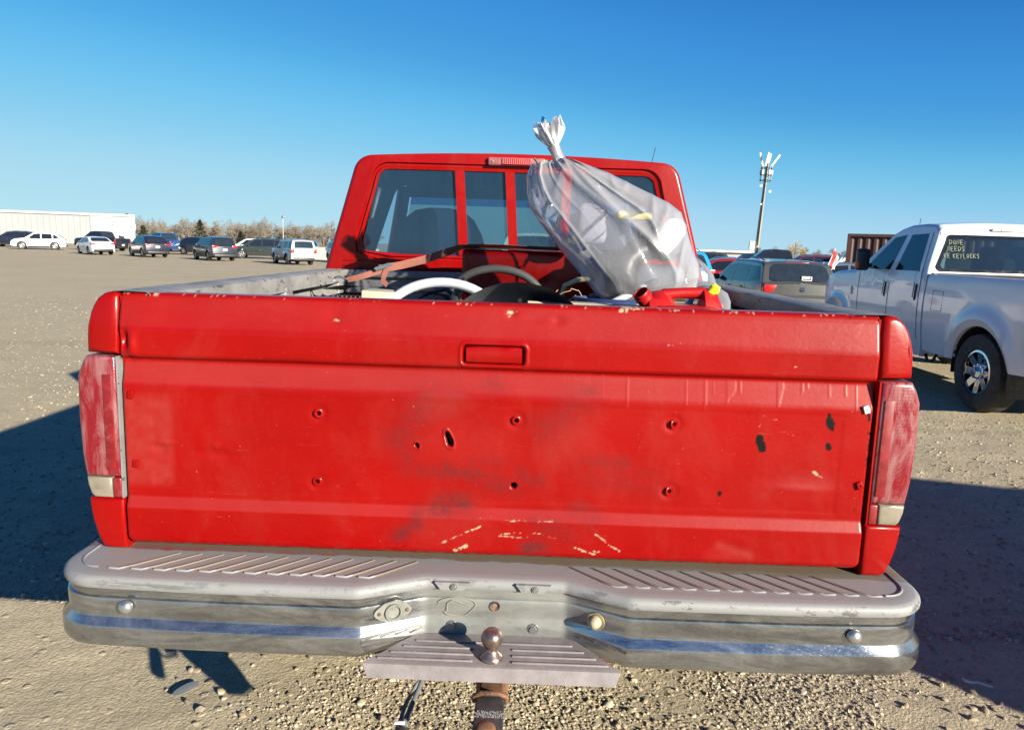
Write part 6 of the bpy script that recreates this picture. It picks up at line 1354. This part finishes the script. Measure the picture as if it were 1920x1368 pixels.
# filler flap outline, badge, drip rail, mirrors
pts = [(-0.42, 1.01), (-0.20, 1.01), (-0.20, 1.24), (-0.42, 1.24)]
b = MB(); b.tube([(-hwb(y, z)-0.0005, y, z) for y, z in pts+[pts[0]]], 0.0035, 5); b.build('filler_flap', M['dark'], WP)
b = MB()
for dx, dz in ((0, 0), (0.035, 0.02), (-0.035, 0.02), (0.02, -0.035), (-0.02, -0.035)): b.box((-1.02, 2.02+dx, 1.12+dz), (0.012, 0.05, 0.016), Matrix.Rotation(0, 4, 'X'), 0.003)
b.box((-1.02, 2.02, 1.12), (0.012, 0.02, 0.12)); b.build('fender_badge', M['steel'], WP)
for sgn in (-1, 1):
    b = MB(); b.box((sgn*1.18, 1.38, 1.58), (0.17, 0.12, 0.30), None, 0.04); b.tube([(sgn*1.0, 1.52, 1.50), (sgn*1.13, 1.45, 1.50)], 0.03, 8); mo = b.build('towing_mirror', M['black_plastic'], WP, 40)
    b = MB(); b.box((sgn*1.24, 1.345, 1.50), (0.11, 0.03, 0.10), None, 0.01); b.build('mirror_lamp', M['amber'], mo, 40)
b = MB(); b.box((0.0, 0.9, 1.0), (1.75, 1.6, 0.03)); b.box((0.0, 0.75, 1.955), (1.35, 0.9, 0.03)); b.build('cab_interior', simple('crew_trim', (0.05, 0.055, 0.06), 0.8), WP)
for x, y in ((-0.45, 0.55), (0.45, 0.55), (-0.45, 1.2), (0.45, 1.2)):
    b = MB(); b.box((x, y, 1.35), (0.52, 0.14, 0.60), None, 0.05); b.box((x, y, 1.72), (0.26, 0.10, 0.17), None, 0.05); b.build('seat', simple('crew_seat', (0.04, 0.045, 0.05), 0.9), WP, 40)
b = MB(); b.add([(-0.84, 1.84, 1.50), (0.84, 1.84, 1.50), (0.72, 1.30, 1.94), (-0.72, 1.30, 1.94)], [(0, 1, 2, 3)]); b.build('windshield', pane('crew_windshield', (0.75, 0.85, 0.82), (0.3, 0.3, 0.3), 0.08), WP, 0)
b = MB(); b.tube([(-0.45, 1.4, 1.92), (-0.48, 1.3, 2.16)], 0.004, 5); b.build('antenna', M['black_plastic'], WP)
b = MB(); b.tube([(-0.93, -0.3, 0.50), (-0.95, -0.25, 0.40), (-0.93, -0.1, 0.38), (-0.90, 0.0, 0.45)], 0.018, 8); b.build('step_hoop', M['dark'], WP)
# white pickup ahead, seen through the cab glass
make_car('pickup', PT['white'], (0.25, 16.5, 0), H(3), 'white pickup seen through the rear window of the red truck', GR)
# delivery van out of the frame to the right behind the camera; its shadow lies on the lot
VN = thing('delivery_van', 'tall white delivery van standing to the right outside the photograph', 'van', (8.1, -2.35, 0), H(-15-90))
b = MB(); L = []
for y, zt, w in ((-2.9, 2.15, 0.95), (-2.85, 2.2, 0.99), (1.4, 2.2, 0.99), (1.9, 2.0, 0.98), (2.3, 1.25, 0.97), (2.9, 1.0, 0.93), (3.0, 0.8, 0.90)):
    L.append([(-w, y, 0.35), (-w, y, zt-0.2), (-w+0.08, y, zt), (w-0.08, y, zt), (w, y, zt-0.2), (w, y, 0.35)])
b.loops(L); b.build('van_body', PT['white'], VN, 30)
for x in (-0.85, 0.85):
    for y in (-1.8, 2.0): add_wheel(WB, VN, x, y, 0.40)
b = MB(); b.add([(-0.85, 1.93, 2.0), (0.85, 1.93, 2.0), (0.88, 2.32, 1.27), (-0.88, 2.32, 1.27)], [(0, 1, 2, 3)]); b.build('windshield', M['glass_dark'], VN, 0)

stroke_text([('ATB2', 0.50, 1.765, 0.060), ('62', 0.64, 1.655, 0.060)], 0.004, lambda x, z: (-x, 3.62-(z-1.46)*0.79-0.012, z), truck, M['dark'], 'windshield_writing')

# ================================================================== BUILDINGS, POLES, TREES
def panel_wall(p0, p1, h0, h1, name, parent, m, pitch=0.9, prm=0.05):
    # standing-rib metal wall from p0 to p1 (ground points), ribs are real folds
    p0, p1 = Vector(p0), Vector(p1); d = p1-p0; Ln = d.length; d.normalize(); nrm = Vector((d.y, -d.x, 0)); nrm = nrm if nrm.y < 0 else -nrm
    b = MB(); L = []; x = 0
    while x < Ln-pitch:
        for dx, o_ in ((0, 0), (pitch*0.78, 0), (pitch*0.82, prm), (pitch*0.96, prm)):
            t_ = (x+dx)/Ln; p = p0+d*(x+dx)+nrm*o_; L.append([(p.x, p.y, 0), (p.x, p.y, h0+(h1-h0)*t_)])
        x += pitch
    p = p1; L.append([(p.x, p.y, 0), (p.x, p.y, h1)])
    b.loops(L, False, False); return b.build(name, m, parent, 0)
wm = simple('white_cladding', (0.27, 0.285, 0.295), 0.5, var=0.06, vs=0.3)
WH = thing('warehouse', 'long white metal clad warehouse with a low roof at the far left', 'building', (0, 0, 0))
A, B_, C_ = (-170.0, 92.0, 0), (-73.8, 124.0, 0), (-68.2, 127.5, 0)
panel_wall(A, B_, 4.9, 4.9, 'front_wall', WH, wm); panel_wall(B_, C_, 4.9, 5.0, 'end_wall', WH, wm, 0.7)
b = MB()
dv = Vector((B_[0]-A[0], B_[1]-A[1], 0)).normalized(); nv_ = Vector((dv.y, -dv.x, 0))
b.add([(A[0], A[1]-0.3, 4.75), (B_[0], B_[1]-0.3, 4.75), (B_[0], B_[1]-0.3, 5.15), (A[0], A[1]-0.3, 5.15), (A[0]-6, A[1]+30, 5.8), (C_[0]-18, C_[1]+30, 5.6), (C_[0]+0.2, C_[1]-0.1, 5.15)],
      [(0, 1, 2, 3), (3, 2, 5, 4), (2, 6, 5)]); b.build('roof', simple('white_roof', (0.36, 0.37, 0.38), 0.5), WH, 0)
b = MB(); b.box(((B_[0]+C_[0])/2, (B_[1]+C_[1])/2-0.2, 4.95), (5.9, 0.2, 0.35), Matrix.Rotation(0, 4, 'Z')); 
ed = MB(); ed.add([(B_[0]-0.05, B_[1]-0.25, 4.75), (C_[0]+0.15, C_[1]-0.25, 4.8), (C_[0]+0.15, C_[1]-0.25, 5.2), (B_[0]-0.05, B_[1]-0.25, 5.15)], [(0, 1, 2, 3)]); ed.build('end_fascia', simple('fascia_white', (0.36, 0.37, 0.38), 0.5), WH, 0)
b2 = MB(); b2.box((B_[0], B_[1]-0.15, 2.45), (0.14, 0.14, 4.9)); b2.build('corner_trim', simple('grey_trim', (0.35, 0.36, 0.37), 0.5), WH, 0)
b2 = MB(); b2.add([(C_[0], C_[1], 0), (C_[0]-15.5, C_[1]+28, 0), (C_[0]-15.5, C_[1]+28, 5), (C_[0], C_[1], 5)], [(0, 1, 2, 3)]); b2.build('side_wall', wm, WH, 0)
for x, y in ((-66.0, 122.0),):
    SG = thing('lot_sign', 'small white lot sign on a post by the corner of the warehouse', 'sign', (x, y, 0)); b = MB(); b.tube([(0, 0, 0), (0, 0, 2.6)], 0.05, 6); b.build('post', M['steel'], SG)
    b = MB(); b.box((0.3, -0.06, 3.0), (1.1, 0.05, 0.9)); b.build('board', M['plate_white'], SG); textmesh('W5', 0.6, 0.01, 'lettering', M['dark'], SG, Matrix.Translation((0.3, -0.12, 3.0)) @ Matrix.Rotation(R(90), 4, 'X'))
SG = thing('lot_sign', 'small lettered sign on a thin post behind the white crossover', 'sign', (-48.6, 85.0, 0)); b = MB(); b.tube([(0, 0, 0), (0, 0, 3.1)], 0.04, 6); b.build('post', M['steel'], SG)
b = MB(); b.box((0.35, -0.05, 2.9), (0.85, 0.04, 0.55)); b.build('board', M['plate_white'], SG); textmesh('C', 0.6, 0.01, 'lettering', M['dark'], SG, Matrix.Translation((0.35, -0.11, 2.9)) @ Matrix.Rotation(R(90), 4, 'X'))
b = MB(); b.box((-49+0, 130, 0.45), (1, 1, 1)); 
# pale concrete blocks between the boxy suv and the cab
for i, x in enumerate((-17.9, -15.9, -14.0)):
    k = MB(); k.box((0, 0, 0.55), (1.8, 0.8, 1.1), None, 0.06)
    tag(k.build('concrete_block', simple('concrete%d' % i, (0.42, 0.39, 0.33), 0.9, var=0.15, vs=3), None, 30, loc=(x, 63.5+i*0.4, 0), rot=(0, 0, 0.15)), ('pale concrete block just right of the boxy silver suv', 'middle pale concrete block between silver suv and cab', 'rightmost pale concrete block beside the cab edge')[i], 'block', 'pale concrete barrier blocks')
# cell mast on a wooden pole
CM = thing('cell_pole', 'tall leaning wooden pole with white cell antennas on top', 'pole', (29.4, 95.0, 0), 0); CM.rotation_euler = (0, R(2.6), 0)
b = MB(); b.tube([(0, 0, 0), (0, 0, 5), (0, 0, 10), (0, 0, 13.4)], [0.26, 0.24, 0.20, 0.17], 12); b.build('pole_shaft', simple('weathered_wood', (0.27, 0.27, 0.22), 0.85, var=0.3, vs=3), CM)
b = MB(); b.box((-0.75, -0.2, 2.7), (0.62, 0.4, 1.1), None, 0.05); b.build('equipment_box', M['plate_white'], CM); b = MB(); b.box((0.2, -0.4, 1.6), (0.34, 0.3, 1.8)); b.build('cable_guard', simple('guard_dark', (0.06, 0.07, 0.07), 0.6), CM)
b = MB(); b.tube([(-0.05, -0.3, 2.8), (-0.05, -0.28, 13.0)], 0.06, 6); b.build('cable_run', M['black_plastic'], CM)
for z in (12.4, 11.6, 10.9):
    k = MB(); 
    k.tube([(0.75*math.cos(a), 0.75*math.sin(a), z) for a in [2*PI*q/6+0.3 for q in range(7)]], 0.05, 6); k.build('mount_ring', M['dark'], CM)
for a, t_ in ((2.9, 0.22), (1.3, 0.1), (0.1, 0.38), (4.3, 0.0)):
    k = MB(); k.box((0, 0, 0), (0.22, 0.14, 1.7), None, 0.03); o = k.build('antenna_panel', M['plate_white'], CM, 30, loc=(0.9*math.cos(a), 0.6*math.sin(a)-0.3, 13.4), rot=(0, (0.55 if math.cos(a) > 0.5 else (-0.30 if math.cos(a) < -0.5 else 0.15))*1.0, 0))
for a in range(5):
    k = MB(); k.tube([(0.7*math.cos(a*1.256), 0.7*math.sin(a*1.256), 10.8), (0.7*math.cos(a*1.256), 0.7*math.sin(a*1.256), 12.9)], 0.05, 6); k.box((0.7*math.cos(a*1.256), 0.7*math.sin(a*1.256), 11.9), (0.25, 0.2, 0.6)); k.build('mast_bracket', simple('galv', (0.40, 0.41, 0.42), 0.4, 0.4) if a == 0 else bpy.data.materials['galv'], CM, 0)
for x, z in ((-0.55, 10.2), (0.65, 9.6), (-0.2, 8.0)):
    k = MB(); k.lathe([(0.0, -0.10), (0.10, -0.07), (0.16, 0.08), (0.14, 0.08), (0.0, 0.0)], Matrix.Translation((x, -0.3, z)) @ Matrix.Rotation(R(100), 4, 'X'), 14); k.build('floodlight', M['plate_white'] if z > 9 else M['steel'], CM)
# far light pole on the left
LP = thing('lamp_post', 'thin white lamp post above the boxy silver suv', 'lamp post', (-41.5, 125.0, 0)); b = MB(); b.tube([(0, 0, 0), (0, 0, 5.3)], [0.10, 0.07], 8); b.build('post', M['steel'], LP); b = MB(); b.box((0, 0, 5.45), (0.45, 0.25, 0.4), None, 0.05); b.build('lamp_head', M['steel'], LP)
# shipping container with real corrugation
CN = thing('shipping_container', 'dark red brown corrugated shipping container behind the white crew cab', 'container', (13.9, 31.0, 0), R(-25))
cm_ = simple('container_brown', (0.065, 0.026, 0.024), 0.6, var=0.2, vs=1.5)
b = MB(); L = []; x = 0.1
while x < 12.0:
    for dx, o_ in ((0, 0), (0.10, 0), (0.16, 0.045), (0.26, 0.045)): L.append([(x+dx, o_, 0.15), (x+dx, o_, 2.50)])
    x += 0.32
b.loops(L, False, False); b.build('corrugated_wall', cm_, CN, 0)
b = MB(); b.box((6.1, -0.01, 2.56), (12.2, 0.14, 0.12)); b.build('top_rail', cm_, CN, 0); b = MB(); b.box((6.1, -0.01, 0.10), (12.2, 0.14, 0.16)); b.build('bottom_rail', cm_, CN, 0)
for x in (0.06, 12.14): b = MB(); b.box((x, -0.01, 1.32), (0.12, 0.15, 2.6)); b.build('corner_post', cm_, CN, 0)
b = MB(); b.box((6.1, 1.25, 1.35), (12.1, 2.3, 2.45)); b.build('container_shell', cm_, CN, 0)
# long low white roof just right of the cab, far away
FW = thing('far_shed', 'long low white shed roofline on the horizon right of the cab', 'building', (0, 0, 0)); b = MB(); b.box((42, 175, 1.0), (34, 12, 1.9)); b.build('shed_wall', wm, FW, 0); b = MB(); b.prism([(24.5, 1.95), (59.5, 1.95), (59, 2.35), (25, 2.35)], 168, 181); b.build('shed_roof', M['plate_white'], FW, 0)

# trees: bare limbs grown by branching, twigs as thin slivers
def bare_tree(seed, h=9.0, spread=0.36):
    rg = random.Random(seed); tr = MB(); tw = MB()
    def grow(p, d, ln, r, depth):
        pts = [p]; q = p.copy(); dd = d.copy(); n = 3
        for k in range(n):
            dd = (dd+Vector((rg.uniform(-.16, .16), rg.uniform(-.16, .16), rg.uniform(-.02, .14)))).normalized(); q = q+dd*ln/n; pts.append(q.copy())
        if depth <= 2: tr.tube(pts, [r*(1-0.18*k) for k in range(n+1)], 5 if depth < 2 else 4, False)
        else:
            for a, c_ in zip(pts, pts[1:]):
                s_ = Vector((rg.uniform(-1, 1), rg.uniform(-1, 1), 0)).normalized()*r; tw.add([a-s_, a+s_, c_+s_*0.7, c_-s_*0.7], [(0, 1, 2, 3)])
        if depth >= 5: return
        for k in range((4, 4, 4, 4, 3)[depth]):
            t_ = rg.uniform(0.35, 1.0); b_ = pts[min(n, int(t_*n)+0)].lerp(pts[min(n, int(t_*n)+1)], 0.5) if int(t_*n) < n else pts[-1]
            ax = Vector((rg.uniform(-1, 1), rg.uniform(-1, 1), rg.uniform(-0.2, 0.5))).normalized()
            nd = (dd*(1-spread)+ax*spread*1.7).normalized(); nd.z = abs(nd.z)*0.8+0.12; grow(b_, nd.normalized(), ln*rg.uniform(0.52, 0.74), max(0.018, r*0.5), depth+1)
    grow(Vector((0, 0, 0)), Vector((0, 0, 1)), h*0.36, h*0.018, 0)
    return tr, tw
bark = simple('bark', (0.17, 0.14, 0.11), 0.9, var=0.3, vs=2); twig = simple('twigs', (0.20, 0.165, 0.13), 0.9, var=0.25, vs=0.6); twig2 = simple('twigs_pale', (0.25, 0.22, 0.185), 0.9, var=0.25, vs=0.6)
kinds = []
for s in range(6):
    tr, tw = bare_tree(40+s, 9.0, 0.32+0.05*(s % 3)); kinds.append((tr.mesh('trunk', bark, 60), tw.mesh('crown', twig if s % 2 else twig2, 0)))
rg = random.Random(11)
def put_tree(k, x, y, s, label, grp, sz=1.0):
    t = thing('bare_tree', label, 'tree', (x, y, 0), rg.uniform(0, 6), grp); inst('trunk', kinds[k][0], t, sc=(s, s, s*sz)); inst('crown', kinds[k][1], t, sc=(s, s, s*sz)); return t
shape = ['with a broad loose crown', 'with a tall narrow crown', 'with a low thick crown', 'with pale branches', 'with brown twigs', 'with a forked trunk']
N = 170
for i in range(N):
    u = i/(N-1); x = -101+60*u+rg.uniform(-1.5, 1.5); y = 188+rg.uniform(-16, 22)-10*u; s = rg.uniform(0.70, 1.0)*(0.92+0.08*math.sin(i*0.45))
    if 30 < i < 36: s *= 1.15
    put_tree(i % 6, x, y, s, 'leafless tree %s in the treeline behind the dark vehicles' % shape[i % 6], 'leafless trees behind the left of the lot')
for i in range(44):       # brush under the trees
    u = i/43; t = put_tree(rg.randrange(6), -98+60*u, 176+rg.uniform(-3, 3)-8*u, rg.uniform(0.42, 0.6), 'low leafless bush at the foot of the left treeline', 'leafless bushes under the left treeline', 0.8); t.name = 'bare_bush'; t['category'] = 'bush'
# conifers
def conifer(seed, h, w, m, x, y, label):
    rg = random.Random(seed); t = thing('conifer', label, 'tree', (x, y, 0)); b = MB(); b.tube([(0, 0, 0), (0, 0, h)], [0.16, 0.02], 6, False); b.build('trunk', bark, t)
    b = MB()
    for i in range(2600):
        u = rg.random()**0.8; z = h*(0.10+0.90*u); r = w*(1-u)**0.8*(0.8+0.35*math.sin(u*38+rg.random()))*math.sqrt(rg.random()); a = rg.uniform(0, 2*PI); p = Vector((r*math.cos(a), r*math.sin(a), z-0.12*r)); L_ = rg.uniform(0.15, 0.38)
        d = Vector((math.cos(a), math.sin(a), rg.uniform(-0.5, 0.3)))*L_; s_ = Vector((-math.sin(a), math.cos(a), rg.uniform(-0.4, 0.4)))*L_*0.3; b.add([p-s_, p+d*0.6-s_*0.5, p+d, p+s_], [(0, 1, 2, 3)])
    b.build('crown', m, t, 0)
cg = simple('conifer_green', (0.055, 0.075, 0.022), 0.9, var=0.5, vs=1.2); cd_ = simple('conifer_dark', (0.035, 0.045, 0.022), 0.9, var=0.5, vs=1.2)
conifer(1, 5.2, 2.0, cg, -80.0, 148, 'green conifer beside the right end of the warehouse'); conifer(2, 3.7, 1.8, cg, -77.4, 148, 'smaller green conifer right of the taller one by the warehouse')
conifer(3, 5.2, 2.3, cd_, -67.6, 152, 'dark conifer standing in front of the leafless trees'); conifer(4, 3.2, 1.5, cd_, -61.5, 158, 'small dark conifer left of the lamp post'); conifer(6, 6.0, 0.8, cd_, -81.6, 150, 'thin dark spire tree beside the warehouse corner')
# right-hand treeline: brush plus an autumn tree
for i in range(26):
    x = 58+i*1.3+rg.uniform(-0.6, 0.6); s = rg.uniform(0.45, 0.62); t = put_tree(rg.randrange(6), x, 172+rg.uniform(-6, 6), s, 'leafless bush in the row right of the cell pole', 'leafless bushes right of the cell pole'); t.name = 'bare_bush'; t['category'] = 'bush'
t = thing('autumn_tree', 'yellow leaved autumn tree right of the cell pole', 'tree', (57.5, 160, 0)); b = MB(); b.tube([(0, 0, 0), (0.1, 0, 2), (0, 0, 4.5)], [0.15, 0.12, 0.03], 6, False); b.build('trunk', bark, t); b = MB(); rg2 = random.Random(5)
for i in range(1500):
    a = rg2.uniform(0, 2*PI); c_ = rg2.choice([(0, 3.6, 1.5), (0.9, 2.9, 1.2), (-1.2, 2.6, 1.1), (1.8, 2.2, 0.9)]); r = c_[2]*rg2.random()**0.4; e = rg2.uniform(-1, 1); p = Vector((c_[0]+r*math.cos(a)*math.sqrt(1-e*e), r*math.sin(a)*math.sqrt(1-e*e), c_[1]+r*e)); s_ = 0.13
    b.add([p+Vector((rg2.uniform(-s_, s_), rg2.uniform(-s_, s_), rg2.uniform(-s_, s_))) for _ in range(3)], [(0, 1, 2)])
b.build('crown', simple('autumn_leaves', (0.42, 0.27, 0.07), 0.9, var=0.4, vs=1), t, 0)
# litter on the lot
b = MB(); b.lathe([(0.0, 0), (0.052, 0), (0.054, 0.003), (0.0, 0.004)], Matrix.Scale(0.42, 4, (0, 1, 0)), 24); tag(b.build('plastic_lens', simple('clear_lens_grey', (0.20, 0.21, 0.20), 0.25), None, 30, loc=(-1.115, 0.60, 0.012), rot=(0.03, 0.05, 1.15)), 'flat grey oval plastic lens lying on the gravel at lower left', 'lens')
b = MB(); b.lathe([(0.020, 0), (0.024, 0.006), (0.020, 0.011)], Matrix.Scale(0.7, 4, (0, 1, 0)), 18, False); b.tube([(0.02, 0, 0.006), (0.075, -0.012, 0.006)], 0.005, 6); tag(b.build('plastic_spoon', simple('clear_grey', (0.45, 0.46, 0.48), 0.3), None, 40, loc=(1.80, 0.85, 0.008), rot=(0, 0, -0.4)), 'broken clear plastic spoon lying in the shade at lower right', 'litter')
